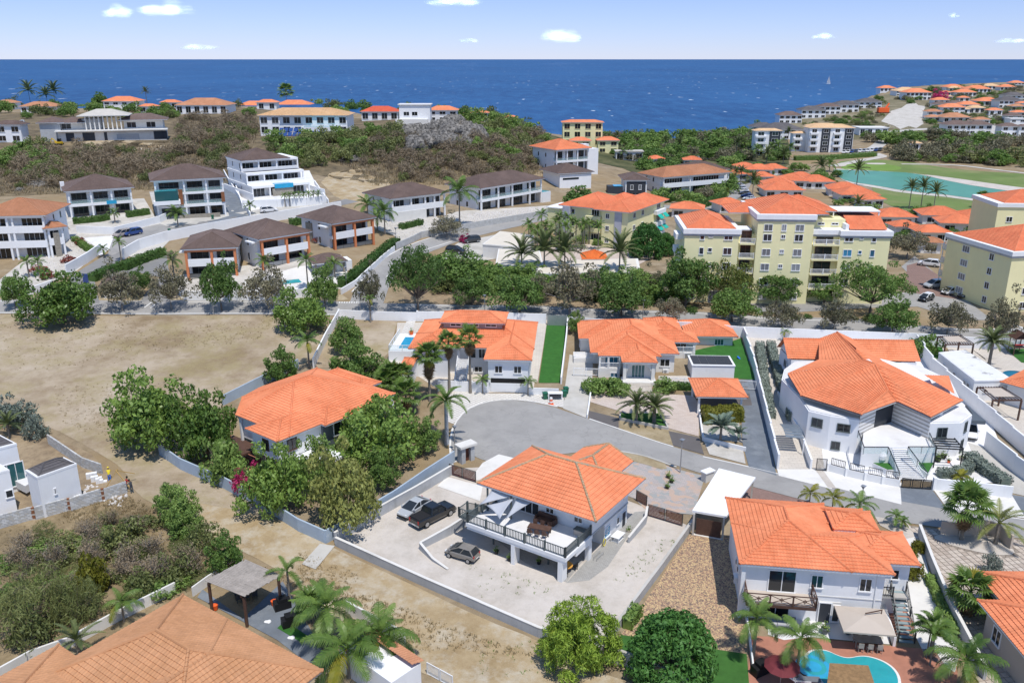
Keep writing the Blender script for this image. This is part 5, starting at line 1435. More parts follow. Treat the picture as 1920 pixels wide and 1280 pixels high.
for k,q in enumerate(((1350,884),(1412,899))):
 l=H.loc(P(*q,3.2))
MB().box(*[l0.x-.1,l1.x+.1,l0.y+.1,l0.y+.4],-.5,.15).build('kerb',concw,H.r)
r=thing('gate_pier','small white capped gate pier left of the white carport','pier',G(1326,900),.6)
MB().box(-.7,.7,-.4,.4,-.3,1.2).build('pier_body',concw,r);MB().box(-.85,.85,-.5,.5,1.202,1.35).build('coping',white,r)
slatgate('metal_gate','dark framed side gate between house and paver yard wall',w(14.6,7.6,0),w(17.2,7.6,0),1.9,5,steel,world=True,leaves=1)
# ---- grey and white house among the trees, left
z6=lambda x,y:(380+x/3.764,660+y/3.764)
H=House('house','white and blue-grey house with broad orange roof among the trees, left of centre',z6(300,540),z6(525,635),6.0,0.0,lvl=2)
EP=[(-4.65,1.8,6),(-9.2,6,6),(-10.4,9.7,6),(-10.4,20,6),(6.35,20,6),(6.35,1.8,6)];r1,r2=(-2.1,9.5,9),(-2.1,12.2,9)
H.faces([(EP[0],EP[1],r1,r1),(EP[1],EP[2],r1,r1),(EP[2],EP[3],r2,r1),(EP[3],EP[4],r2,r2),(EP[4],EP[5],r1,r2),(EP[5],EP[0],r1,r1)],[(r1,r2),(EP[0],r1),(EP[1],r1),(EP[5],r1),(EP[3],r2),(EP[4],r2)],T_or,2,crs=.42)
H.poly('eave',[(x*.985,1+y*.985-.85)for x,y,z in EP],5.8,5.99,white)
H.roof(0,6.4,0,9,5.985,.375,crs=.42);H.roof(1.5,7.2,6.8,13.0,5.98,.375,crs=.42)
H.roof(-8,1.5,18.0,22.0,5.97,.36,crs=.42)
H.wall(.5,5.8,.6,8,2.9,5.8);H.wall(.5,5.8,1.5,8,-1,2.9,slate);H.wall(-8.6,5.0,6.2,19.2,-1,5.8);H.wall(-4.4,5.0,2.4,6.2,2.8,5.8);H.wall(5.0,6.2,7.2,12.4,-1,5.8,slate)
H.win('f',.6,3.2,3.9,1.1,1.3,cols=2,fm=brownwood);H.win('r',5.8,2.6,3.9,1.3,1.4,cols=2,fm=brownwood);H.win('r',5.0,15.5,3.4,2.2,2.2,cols=2,fm=brownwood);H.win('r',6.2,9.5,3.6,1.2,1.9,cols=1);H.win('r',5.0,17.8,3.6,1.2,1.9,cols=2)
H.door('f',1.5,4.2,0,1.2,2.1,M('orange_wood',(.35,.14,.05)));H.win('f',1.5,2.2,.9,1.2,1.2)
H.box('flat_canopy',5.9,10.5,2.6,7.0,2.6,2.9,white);H.box('post',10.1,10.3,2.8,3.0,-.5,2.598,white);H.box('post',10.1,10.3,6.6,6.8,-.5,2.598,white)
H.box('veranda_deck',-6.5,-.5,-1.2,2.35,2.2,2.45,brownwood);H.rail([(-6.4,1.8,2.45),(-4.0,-1.1,2.45),(-.6,-1.1,2.45)],1.0,M('orange_wood',(.35,.14,.05)),sp=.2)
for x,y in((-4.3,2.0),(5.9,19.4),(6.0,14.5)):H.box('column',x,x+.3,y,y+.3,-.5,5.78,white)
sheet('house_c_patio',[(440,838),(520,870),(560,905),(500,900),(430,870)],terracotta,.05)
HC=H
# ---- house A
za=lambda x,y:(700+x/4.74,560+y/4.74)
H=House('house','white house with dormer roof and garage behind the cul-de-sac, left of the turf strip',za(980,540),za(1400,550),7.0,1.6,lvl=2)
O=1.6
H.roof(0,7.3,0,19,5.4,.38);H.roof(-12.3,7.38,5.3,19.6,5.39,.38);H.roof(-12.35,-5.6,4.4,12,5.38,.38,axis='y')
H.roof(-8.1,2.6,9.2,15.4,8.25,.37,et=.15);H.wall(-7.5,2.0,9.9,14.8,7,8.1,M('grey_louvre_band',(.33,.32,.32),.8))
for u in(-5.5,-2.7,.2):H.win('f',9.9,u,7.55,1.7,.35,cols=2)
H.wall(.6,6.7,.7,18,-1.5,5.2);H.wall(-11.6,.6,7.0,18.8,-1.5,5.19);H.wall(-11.4,-6.2,5.2,7.0,-1.5,5.18)
H.box('garage_door',1.0,6.3,.62,.69,0,1.45,white);H.box('garage_opening',1.0,6.3,.64,.7,1.46,2.2,black);H.wins('f',.7,(2.2,5.1),(3.1,),1.1,1.1)
for k in range(6):H.box('garage_panel',1.02,6.28,.6,.618,.02+k*.24,.24+k*.24,white)
H.stairs(-4.7,-3.0,1.2,0,6.2,3.2,15,white);H.rail([(-4.75,1.2,.2),(-4.75,6.2,3.2)],.9,white,sp=.3);H.rail([(-2.95,1.2,.2),(-2.95,6.2,3.2)],.9,white,sp=.3)
H.box('column',-4.9,-4.5,6.0,6.4,-1,5.2,white);H.win('f',7.0,-1.0,3.2,1.0,1.5);H.win('f',7.0,-2.6,3.2,1.2,2.0,cols=1);H.win('f',7.0,-1.6,.8,1.2,.9);H.win('f',5.2,-8.8,3.2,2.0,1.3,cols=3);H.ac('f',7.0,-2.9,.9);H.ac('l',.6,2.2,1.0)
H.roof(-13.1,-11.0,1.0,5.0,3.6,.35,et=.1);H.wall(-12.8,-11.3,1.6,4.8,-1,3.5);H.win('l',-11.6,12,3.2,1.4,1.3)
H.box('pool_deck',-17.0,-12.2,11,20.5,-1.0,2.6,white);H.box('pool_water',-15.6,-13.2,12.5,18.5,2.602,2.63,poolb);H.rail([(-16.9,20.3,2.6),(-16.9,11.1,2.6),(-12.4,11.1,2.6)],1.0,white,kind='glass')
for k,y in enumerate((20.0,20.0)):pot(H.world(-14.8+k*1.7,y,2.6),('orange planter left on the pool terrace by the road wall','orange planter right on the pool terrace by the road wall')[k],1.5,pm=orangeplastic)
wallrun('front_wall','white front wall with stair gate before the dormer house',None,1.7,.2,white,world=[H.world(-7,.3),H.world(.7,.3)],posts=1,panel=2.5);wallrun('front_wall','white wall between garage and turf strip',None,1.1,.2,white,world=[H.world(6.8,.3),H.world(11.4,.3)])
HA=H
# ---- house D with nested gables
zd=lambda x,y:(1050+x/4.74,560+y/4.74)
H=House('house','cream house with nested orange hip gables and arched porch, behind the pink forecourt',zd(550,565),zd(865,570),5.5,1.9,lvl=2)
e=3.6
H.roof(0,5.5,0,9,e,.40);H.roof(-3.5,6.4,2.9,20,e-.01,.38);H.roof(-4.7,9.4,4.4,21.8,e-.02,.36);H.roof(-6.4,3,11.6,21.4,e-.03,.38);H.roof(5,13.6,10.4,16.4,e-.04,.38);H.roof(5.5,11.6,15,23.5,e+.1,.38)
H.wall(.5,5.0,1.8,8,-1,e-.2,offwhite);H.wall(-2.9,5.8,4.2,19,-1,e-.21,offwhite);H.wall(5.8,8.8,5.0,20,-1,e-.22,offwhite);H.wall(-4.0,-2.9,8.5,20,-1,e-.23,offwhite);H.wall(8.8,12.9,12.6,16,-1,e-.24,offwhite);H.wall(6,11,16,22.8,-1,e-.1,offwhite)
for x0,x1 in((.3,.8),(4.7,5.2)):H.box('porch_column',x0,x1,.4,.9,-1,e-.2,offwhite)
arch=MB()
for i in range(12):
 a0,a1=math.pi*i/12,math.pi*(i+1)/12;x0,x1=2.75-1.9*math.cos(a0),2.75-1.9*math.cos(a1)
 arch.prism([(x0,.45),(x1,.45),(x1,.85),(x0,.85)],[1.7+1.5*math.sin(a0),1.7+1.5*math.sin(a1),1.7+1.5*math.sin(a1),1.7+1.5*math.sin(a0)],[e-.201]*4)
arch.build('porch_arch',offwhite,H.r)
H.box('porch_floor',.1,5.4,-.6,1.78,-.8,.55,concw);H.win('f',1.8,2.75,.56,2.0,2.0,cols=4,pm=G_teal)
for i in range(6):H.box('step',.9,4.6,-.62-.32*(i+1),-.62-.32*i,-1.2,.46-.1*i*1.05,slabpave)
H.rail([(-3.3,3.0,1.5),(-.1,3.0,1.5)],.9,white,sp=.22,postsp=1.6);H.box('veranda_floor',-3.4,0,2.9,4.2,-1,1.5,offwhite)
for x in(-3.35,-2.0,-.2):H.box('veranda_column',x,x+.3,3.0,3.3,1.5,e-.2,offwhite)
H.win('f',4.2,-1.3,1.7,2.0,1.5,cols=3,pm=G_blue);H.win('f',2.9,-.9,.1,1.1,.7,pm=G_blue);
H.win('f',5.0,7.3,1.3,1.5,1.2,cols=2);H.ac('f',5.0,7.5,.2)
H.rail([(9.2,10.6,1.8),(12.8,10.6,1.8)],.9,white,sp=.22);H.box('balcony',8.8,13.0,10.5,12.58,-1,1.8,offwhite);H.box('veranda_column',12.6,13.0,10.6,11.0,1.8,e-.3,offwhite);H.win('f',12.6,10.8,1.9,2.0,1.5,cols=2);H.door('f',10.5,11.8,-.1,1.0,1.7,steel)
H.rail([(-7.0,9.0,1.1),(-3.2,8.4,1.1)],.9,white,sp=.2);H.rail([(-7.3,3.4,.1),(-3.3,3.2,.1)],1.2,white,sp=.2,name='side_gate');H.box('side_veranda',-7.2,-4.0,8.6,12,-1,1.1,offwhite)
H.wall(-6,-3.5,12.6,20.5,-1,e-.25,offwhite);H.win('l',-6,15,1.2,1.2,1.2);H.win('l',2.9-5.8,6,1.2,.8,1.2)
H.rail([(6.0,1.0,.05),(11.2,.6,.05)],.8,white,sp=.18,postsp=1.4,name='terrace_balustrade')
HD=H;w=H.world
Hg=House('guest_house','small cream guest house with pyramid orange roof behind the garden pool',None,None,zb=2.2,world=tuple(w(12.1,15.2)[:2]),ang=H.th,lvl=2);
Hg.roof(0,8.8,0,9.2,2.8,.38);Hg.wall(.7,8.1,.8,8.5,-1,2.65,offwhite);Hg.win('f',.8,1.3,1.1,1.2,1.0,pm=G_teal);Hg.win('f',.8,5.8,1.1,1.5,1.0,cols=3,pm=G_teal)
Hc=House('carport','orange hip roofed carport on white posts above the yellow-green hedge',None,None,zb=1.7,world=tuple(w(9.8,-10.5)[:2]),ang=H.th,lvl=2,cat='carport')
Hc.roof(0,7.4,0,7.3,2.5,.40)
for x in(.6,6.6):
 for y in(.6,6.4):Hc.box('post',x-.14,x+.14,y-.14,y+.14,-.8,2.3,white)
t=thing('swimming_pool','small stepped swimming pool with cream edge in the lawn','pool',w(13.6,8.6,.25),H.th)
MB().prism([(0,0),(5.6,0),(5.6,.9),(6.6,.9),(6.6,2.0),(5.0,2.0),(5.0,4.2),(0,4.2)],-.2,.1).build('coping',tan,t)
MB().prism([(.35,.35),(5.2,.35),(5.2,1.2),(6.3,1.2),(6.3,1.75),(4.6,1.75),(4.6,3.85),(.35,3.85)],0,.12).build('water',poolm,t)
MB().box(.4,2.0,2.2,3.8,.122,.16).build('step',bluefab,t);MB().box(2.2,2.8,1.8,3.9,.121,.2).build('divider',tan,t)
def lounger(loc,rz,label,m,group=None):
 t=thing('sun_lounger',label,'sun lounger',loc,rz,group)
 MB().box(-.33,.33,-.95,.4,.32,.4).build('seat',m,t);MB().add([(-.33,.4,.33),(.33,.4,.33),(.33,1.0,.75),(-.33,1.0,.75),(-.33,.4,.41),(.33,.4,.41),(.33,.96,.82),(-.33,.96,.82)],[(0,3,2,1),(4,5,6,7),(0,1,5,4),(1,2,6,5),(2,3,7,6),(3,0,4,7)]).build('backrest',m,t)
 for x in(-.28,.28):
  for y in(-.85,.35):MB().box(x-.03,x+.03,y-.03,y+.03,0,.318).build('leg',whiteplastic,t)
 return t
lounger(w(21.0,10.6,.3),1.2,'blue sun lounger on the lawn beside the garden pool',bluefab)
t=thing('patio_set','white garden table behind the blue sun lounger','table',w(23.0,12.2,.3));MB().lathe([(.45,.6),(.45,.65)],n=10).build('tabletop',whiteplastic,t);MB().lathe([(.25,0),(.05,.05),(.05,.595)],n=8).build('pedestal',whiteplastic,t)
t=thing('pump_house','low white shed with black solar pool heating roof','shed',w(11.3,2.6,.1),H.th)
MB().box(0,6.6,0,4.6,-.5,2.2).build('wall',white,t);MB().box(-.1,6.7,-.1,4.7,2.202,2.35).build('roof',white,t)
for k in range(5):MB().box(.2+k*1.24,1.4+k*1.24,.3,4.4,2.352,2.4).build('solar_panel',charcoal,t)
slatgate('wire_gate','pale mesh gate across the blue grey drive',w(17.6,-1.5,.2),w(20.4,-1.9,.2),1.3,14,whiteplastic,whiteplastic,world=True,leaves=1,vertical=True,sw=.03)
# ---- the big white house with the star shaped roof and staircase, right
zq=lambda x,y:(1400+x/3.658,580+y/3.658)
def QE(x,y,z):return P(*zq(x,y),z)
o_=QE(1050,945,1.3);th=math.radians(-20)
H=House('house','large white villa with many-sided orange roof and wide glass-railed staircase, right',None,None,zb=1.3,world=(o_.x,o_.y),ang=th,lvl=2)
L_=lambda x,y,z:H.loc(QE(x,y,z))
a,b,c,d,e=L_(370,590,7.2),L_(785,720,7.2),L_(1030,630,7.6),L_(1265,740,7.2),L_(1480,625,7.2)
R1,S,R0,BK=L_(880,375,10.3),L_(970,555,8.9),L_(800,345,10.2),L_(620,155,9.8)
e2,l1_,l2_=L_(280,440,7.2),L_(495,345,7.6),L_(545,430,8.3)
sw,sw2=L_(370,430,6.9),L_(395,560,6.9)
rw0,rw1,rw2=L_(1215,450,8.4),L_(1385,455,6.9),L_(1425,580,6.9)
bL,bR=L_(495,200,8.4),L_(730,205,8.4);rr=L_(930,355,9.6)
rb=L_(1380,450,7.0)
F=[(a,b,S,R1),(b,c,S,S),(c,d,R1,R1),(S,c,R1,R1),(d,e,R1,R1),(e2,a,R1,R0),(l1_,e2,R0,R0),(bL,l1_,R0,BK),(rr,bR,BK,R1),(e,rr,R1,R1),(bR,bL,BK,BK),(sw,sw2,l2_,l2_),(rw2,rw1,rw0,rw0)]
H.faces(F,[(R1,S),(S,c),(R1,R0),(R0,BK),(R1,a),(S,b),(R1,e)],T_or,2)
mb=MB()
for q in([a,b,S],[a,S,R1],[b,c,S],[S,c,R1],[c,d,R1],[d,e,R1],[e2,a,R1],[e2,R1,R0]):mb.add([v-Vector((0,0,.2))for v in q],[tuple(range(len(q)))])
mb.build('eave',greyw,H.r)
g0,g1,h0,h1=L_(280,338,6.4),L_(1195,358,6.4),L_(250,200,8.7),L_(1145,215,8.7)
b0,b1=h0+(h0-g0)*.9,h1+(h1-g1)*.9;b0.z=b1.z=g0.z
H.faces([(g0,g1,h1,h0),(b1,b0,h0,h1)],[(h0,h1)],T_or,2)
gi=lambda p,q,k:p.lerp(q,k)
MB().prism([gi(g0,g1,.03)[:2],gi(g0,g1,.97)[:2],gi(b0,b1,.97)[:2],gi(b0,b1,.03)[:2]],-2,4.9).add([tuple(gi(g0,g1,.03)),tuple(gi(b0,b1,.03)),tuple(gi(h0,h1,.03)-Vector((0,0,.1)))],[(0,1,2)]).build('wall',white,H.r)
PP=[(240,475),(365,600),(425,690),(575,725),(775,752),(885,700),(1005,662),(1262,775),(1475,770),(1548,716),(1480,640),(1400,480),(1200,385),(900,330),(500,350),(330,352),(258,405)]
pp=[tuple(L_(x,y,6.2)[:2])for x,y in PP]
MB().prism(pp,-2,4.75).build('wall',white,H.r);cpt=Vector((sum(p[0]for p in pp)/len(pp),sum(p[1]for p in pp)/len(pp)))
MB().prism([tuple(cpt+(Vector(p)-cpt)*.985)for p in pp],4.752,4.9).build('flat_roof',whitepave,H.r)
up=[tuple(cpt+(Vector(p)-cpt)*k)for p,k in zip(pp,[.62,.62,.66,.7,.86,.985,.985,.84,.8,.7,.72,.7,.75,.8,.7,.7,.66])]
MB().prism(up,4.902,5.85).build('upper_wall',white,H.r)
for p,q in((pp[4],pp[5]),(pp[6],pp[7])):
 p,q=Vector(p),Vector(q);dd=q-p;n=Vector((dd.y,-dd.x)).normalized()
 for k in range(6):
  z0=2.65+k*.52;A_,B_=p+dd*.01,q-dd*.01
  for zl,zh_,t_,m_ in((z0,z0+.2,.075,stonestripe),(z0+.203,z0+.517,.06,stonew)):MB().prism([tuple(A_),tuple(B_),tuple(B_+n*t_),tuple(A_+n*t_)],zl,zh_).build('stone_band',m_,H.r)
p,q=Vector(pp[5]),Vector(pp[6]);dd=(q-p);n=Vector((dd.y,-dd.x)).normalized()
MB().prism([tuple(p),tuple(q),tuple(q+n*.1),tuple(p+n*.1)],2.65,5.2).build('entrance_door',charcoal,H.r)
T=[(800,850),(880,800),(1010,790),(1262,870),(1298,945),(1100,948),(998,948),(792,945)]
tp=[tuple(L_(x,y,3.9)[:2])for x,y in T]
MB().prism(tp,-1,2.6).build('terrace',white,H.r);MB().prism(tp,2.603,2.65).build('terrace_floor',whitepave,H.r)
t0,t1,s0,s1=L_(1000,948,3.9),L_(1100,948,3.9),L_(1048,1168,1.2),L_(1226,1168,1.2)
me=None
for i in range(16):
 k0,k1=i/16,(i+1.06)/16;A0,B0=t0.lerp(s0,k0),t1.lerp(s1,k0);A1,B1=t0.lerp(s0,min(k1,1)),t1.lerp(s1,min(k1,1));zz=2.6-2.55*(i+1)/16
 MB().prism([A0[:2],B0[:2],B1[:2],A1[:2]],zz-.05,zz).build('step',white,H.r)
for A_,B_ in((t0,s0),(t1,s1)):MB().prism([(A_.x-.08,A_.y),(A_.x+.08,A_.y),(B_.x+.08,B_.y),(B_.x-.08,B_.y)],-.8,[2.3,2.3,-.1,-.1]).build('stringer',white,H.r)
v3=lambda x,y,zt,h=1.0:L_(x,y,zt+h)-Vector((0,0,h))
H.rail([v3(765,830,3.95),v3(805,942,3.95),v3(972,942,3.95),L_(1040,1165,1.3)],1.0,darkmetal,kind='glass',post=.05,postsp=2.2,name='glass_railing')
H.rail([v3(1255,845,3.95),v3(1298,940,3.95),v3(1108,940,3.95),L_(1232,1168,1.3)],1.0,darkmetal,kind='glass',post=.05,postsp=2.2,name='glass_railing')
for k,q in enumerate(([(800,960),(960,955),(1030,1100),(960,1100),(830,1040)],[(1115,960),(1290,955),(1285,1050),(1240,1130),(1190,1090)])):
 pl=[tuple(L_(x,y,1.7)[:2])for x,y in q];MB().prism(pl,-1,.45).build('planter',white,H.r);MB().prism([tuple(Vector(x)*.94+Vector(pl[2])*.06)for x in pl],.452,.5).build('planter_turf',turf,H.r)
for(x,y),lb in(((920,1045),'tall white urn left of the wide staircase'),((1180,1035),'tall white urn right of the wide staircase')):
 q=QE(x,y,1.75);t=thing('urn',lb,'urn',q);MB().lathe([(.35,0),(.6,.5),(.62,1.0),(.5,1.4),(.52,1.45)],n=14).build('vase',white,t);MB().lathe([(.44,1.38),(.46,1.44)],n=14).build('rim',black,t)
def wallwin(p,q,k,z,w,h,m=G_dark):
 p,q=Vector(p),Vector(q);f_,pn=winmesh(w,h,2,1,0,greymetal,m,0);dd=q-p
 o=link('window',f_,H.r,(*(p+dd*k),z),math.atan2(dd.y,dd.x));link('pane',pn,o)
wallwin(pp[2],pp[3],.45,2.9,1.3,1.1);wallwin(pp[3],pp[4],.5,2.9,1.5,1.0);wallwin(pp[3],pp[4],.3,.3,1.0,1.0);wallwin(pp[7],pp[8],.42,2.8,1.2,1.3);wallwin(pp[8],pp[9],.5,3.0,.8,1.3);wallwin(pp[8],pp[9],.4,.3,.8,1.6)
u_=[gi(b0,g0,k)for k in(.2,.5)];
o=link('window',winmesh(1.3,1.3,2,1,0,white,G_dark,0)[0],H.r,(*gi(gi(g0,g1,.026),gi(b0,b1,.026),.4)[:2],2.9),math.atan2((b0-g0).y,(b0-g0).x)+math.pi);link('pane',winmesh(1.3,1.3,2,1,0,white,G_dark,0)[1],o)
q=L_(750,950,1.4);H.box('service_box',q.x-.9,q.x+.9,q.y-.4,q.y+.9,0,2.1,charcoal)
q0,q1=L_(1300,950,4.0),L_(1490,960,4.0)
pg=thing('pergola','black metal pergola at the right of the wide staircase','pergola',H.world(q0.x,q0.y),th+math.atan2(q1.y-q0.y,q1.x-q0.x));Lp=(q1-q0).length
for k in range(5):MB().box(0,Lp,k*.75,k*.75+.12,2.6,2.75).build('beam',darkmetal,pg)
for x in(0,Lp-.12):MB().box(x,x+.12,-.002,3.15,2.752,2.87).build('beam',darkmetal,pg);MB().box(x,x+.12,0,.12,0,2.598).build('post',darkmetal,pg)
q=[L_(1500,650,4.4),L_(1640,770,4.4),L_(1545,765,4.4),L_(1548,716,4.4)]
MB().prism([p_[:2]for p_ in q],2.7,3.2).build('garage_roof',slate,H.r)
w=lambda x,y,z:QE(x,y,z)
pot(w(1310,1040,1.35),'potted palm under the black pergola',1.6);pot(w(1350,1020,1.35),'leafy pot beside the pergola door',1.3);pot(w(1470,1030,1.35),'pale flower pot by the corner under the pergola',1.2,pm=tan);pot(w(1385,1050,1.3),'small terracotta pot under the pergola',.8,pm=orangeplastic)
t=thing('statuette','small red and white garden gnome left of the white urn','figurine',w(855,1030,1.75));MB().lathe([(.2,0),(.25,.4),(.12,.6)],n=8).build('torso',red_plastic,t);MB().lathe([(.12,.6),(.14,.75),(.02,.95)],n=8).build('head',whiteplastic,t)
pts=[QE(x,y,1.0)for x,y in((555,1105),(680,1140),(810,1170),(930,1195),(1048,1215))]
wallrun('front_wall','white front wall with black railing insets before the big white villa',None,1.0,.24,white,world=pts,posts=1,panel=3.6)
for k in range(4):
 p,q=pts[k],pts[k+1];d_=q-p;r=thing('fence_panel',('black bar railing inset in the white front wall, nearest the small gate','black bar railing inset, second from the small gate','black bar railing inset, third from the small gate','black bar railing inset nearest the staircase gate')[k],'railing',(*(p+d_*.14)[:2],hz(p.x,p.y)+1.02),math.atan2(d_.y,d_.x),'railings on the front wall of the big villa');L=d_.length*.76
 MB().box(0,L,-.04,.04,0,.06).box(0,L,-.04,.04,.84,.9).box(0,.06,-.04,.04,.06,.84).box(L-.06,L,-.04,.04,.06,.84).build('frame',darkmetal,r)
 m2=MB().box(-.02,.02,-.02,.02,.062,.838).mesh('bar',darkmetal);n_=int(L/.2)
 for i in range(1,n_):link('bar',m2,r,(L*i/n_,0,0))
slatgate('bar_gate','black barred sliding gate at the foot of the wide staircase',QE(1055,1222,1.0),QE(1265,1238,1.0),1.25,10,darkmetal,world=True,leaves=3,vertical=True,sw=.05)
slatgate('bar_gate','small black barred gate at the left end of the front wall',QE(470,1102,1.0),QE(548,1108,1.0),1.6,8,darkmetal,world=True,leaves=1,vertical=True,sw=.05)
q=[QE(x,y,3.4)for x,y in((225,785),(350,790),(395,890),(270,880))]
t=thing('awning','grey curved slatted awning over the court entrance','awning',(*q[0][:2],1.2))
for k in range(7):
 f0,f1=k/7,(k+.8)/7;cz=lambda f:2.2+.35*math.sin(math.pi*f)
 A0,B0,A1,B1=q[0].lerp(q[3],f0)-q[0],q[1].lerp(q[2],f0)-q[0],q[0].lerp(q[3],f1)-q[0],q[1].lerp(q[2],f1)-q[0]
 MB().prism([A0[:2],B0[:2],B1[:2],A1[:2]],[cz(f0)]*2+[cz(f1)]*2,[cz(f0)+.04]*2+[cz(f1)+.04]*2).build('slat',M('blue_grey_metal',(.16,.19,.22),.5),t)
for p_ in q[1:3]:v=p_-q[0];MB().box(v.x-.05,v.x+.05,v.y-.05,v.y+.05,-.4,2.19).build('post',white,t)
# ---- right edge: white annex, part of an orange roofed house, pergolas, play house
zr=lambda x,y:(1660+x/4.265,600+y/4.265)
QR=lambda x,y,z:P(*zr(x,y),z)
def boxhouse(name,label,roofpts,zr_,zb,m,cat='house',roofm=None,par=.35,group=None):
 p=[QR(*q,zr_)if not isinstance(q,Vector)else q for q in roofpts];o=p[0];d=p[1]-p[0]
 Hh=House(name,label,None,None,zb=zb,world=(o.x,o.y),ang=math.atan2(d.y,d.x),lvl=1,cat=cat,group=group)
 l=[tuple(Hh.loc(v)[:2])for v in p];MB().prism(l,-2,zr_-zb-par).build('wall',m,Hh.r)
 c_=Vector((sum(x for x,y in l)/len(l),sum(y for x,y in l)/len(l)))
 MB().prism([tuple(c_+(Vector(x)-c_)*1.015)for x in l],zr_-zb-par+.002,zr_-zb-.08).build('parapet',m,Hh.r)
 MB().prism([tuple(c_+(Vector(x)-c_)*.96)for x in l],zr_-zb-.078,zr_-zb-.04).build('roof',roofm or whitepave,Hh.r)
 Hh.l=l;return Hh
stainroof=M('stained_white_roof',(.70,.70,.69),.8,.05,.5,stain=(.16,.15,.14),ss=.35,st=(.56,.68))
H=boxhouse('annex','white flat roofed annex with black stained roof at the right edge',[(715,475),(1020,470),(640,235),(430,255)],5.6,2.3,white,roofm=stainroof)
Wd=H.l[1][0];H.win('f',0,Wd*.4,1.3,1.3,.8,cols=2)
lx=Vector(H.l[3]);
for k,hh in((.12,2.1),(.22,2.1),(.5,2.1),(.8,2.1)):
 v=lx*k;f_,pn=winmesh(.8,1.9,1,1,0,white,G_grey,0);o=link('window',f_,H.r,(v.x,v.y,.2),math.atan2(-lx.y,-lx.x));link('pane',pn,o)
o_=QR(915,500,5.4);H=House('house','orange roofed white house cut by the right edge, beside the tan pergola',None,None,zb=2.2,world=(o_.x,o_.y),ang=-.9,lvl=2);
H.roof(0,14,0,12,3.3,.40,axis='x');H.wall(.8,13.3,.8,11.2,-1,3.1);H.ac('l',.8,3,.5);H.ac('l',.8,1.8,.5)
def pergola(label,pts,z,zb,n,m,sheetm=None,name='pergola'):
 p=[QR(*q,z)for q in pts];o=p[0];t=thing(name,label,'pergola',(o.x,o.y,zb));l=[v-Vector((o.x,o.y,zb))for v in p];h=z-zb
 for v in l:MB().box(v.x-.1,v.x+.1,v.y-.1,v.y+.1,-.6,h).build('post',m,t)
 MB().bar(l[0],l[1],.14,.2).bar(l[3],l[2],.14,.2).build('beam',m,t)
 for k in range(n):
  f=k/(n-1);A_,B_=l[0].lerp(l[1],f),l[3].lerp(l[2],f);MB().bar(A_+Vector((0,0,.16)),B_+Vector((0,0,.16)),.08,.12).build('rafter',m,t)
 if sheetm:
  c_=(l[0]+l[1]+l[2]+l[3])/4;MB().prism([tuple(c_+(v-c_)*.7)[:2]for v in l],h+.23,h+.26).build('shade_cloth',sheetm,t)
 return t
pergola('brown timber pergola with pale cloth behind the white annex',[(480,195),(705,195),(600,128),(420,135)],6.2,3.6,12,brownwood,tan)
pergola('brown pergola with tan shade cloth in front of the white annex',[(860,640),(1090,640),(930,540),(735,540)],5.0,2.2,10,brownwood,tan)
H=House('playhouse','brown wooden play tower with turquoise slide at the right edge',None,None,zb=3.8,world=tuple(QR(1020,290,3.8)[:2]),ang=0,lvl=1,cat='play tower')
for x in(0,1.8):
 for y in(0,1.6):H.box('post',x,x+.12,y,y+.12,-.3,3.0,brownwood)
H.box('platform',0,1.92,0,1.72,1.4,1.5,brownwood);H.roof(-.3,2.2,-.3,2.0,3.0,.9,brownwood,lvl=0,gable=(True,True),axis='y',et=.02,eave=brownwood)
MB().prism([(1.95,.3),(4.6,.3),(4.6,.9),(1.95,.9)],[1.4,.1,.1,1.4],[1.5,.2,.2,1.5]).build('slide',M('turquoise_plastic',(.05,.42,.45),.4),H.r);H.box('rail',0,1.9,-.03,.02,1.9,2.1,red_plastic)
t=thing('hot_tub','round turquoise pool with dark blue wall at the right edge','pool',QR(1065,480,3.0));MB().lathe([(2.3,-.8),(2.3,.75),(2.1,.8),(2.05,.62)],n=28).build('pool_wall',M('blue_tile',(.02,.16,.26),.4),t);MB().lathe([(2.04,.5),(2.0,.6)],n=28).build('water',poolm,t)
H=House('terrace_steps','pale broad terrace steps below the date palm at right',None,None,zb=2.5,world=tuple(QR(860,385,2.8)[:2]),ang=-.05,cat='steps')
for k in range(5):H.box('step',-.2,11,k*.5,k*.5+.55,-1,.2+k*.2,slabpave)
H.box('landing',-.2,11,2.5,7,-1,1.15,slabpave)
# ---- bottom left brown roof house, plank pergola, shed
K1,L0,K2=P(343,1115,3.5),None,P(607,1257,3.5);dd=K2-K1
H=House('house','big house with brown tiled hip roof, bottom left corner',(343,1115),(607,1257),3.5,-.8,lvl=2)
F_,Ls_=hip_geo(0,18.1,-14,0,4.3,.5,axis='x');H.faces(F_,Ls_,T_tan2,2,.42,.34,True)
F_,Ls_=hip_geo(6.3,18.05,-30,-.05,4.28,.5,axis='y');H.faces(F_,Ls_,T_tan2,2,.42,.34,True)
F_,Ls_=hip_geo(-3,9,-26,-10,4.0,.42,axis='y');H.faces(F_,Ls_,T_tan2,2,.42,.34,True)
H.wall(.8,17.3,-13.2,-.8,-2,4.1);H.wall(7,17.2,-29,-13.2,-2,4.1);H.box('eave',.1,18,-13.9,-.1,4.08,4.27,tan)
HH=H
t0=[P(q[0],q[1],2.7)for q in((457,1120),(527,1080),(462,1051),(385,1091))]
t=thing('plank_pergola','pergola of grey weathered planks over an outdoor sitting area, bottom left','pergola',(*t0[0][:2],-.3));l=[v-Vector((t0[0].x,t0[0].y,-.3))for v in t0]
for v in l:
 v2=v.lerp((l[0]+l[2])/2,.08);MB().box(v2.x-.12,v2.x+.12,v2.y-.12,v2.y+.12,-.6,2.9).build('post',brownwood,t)
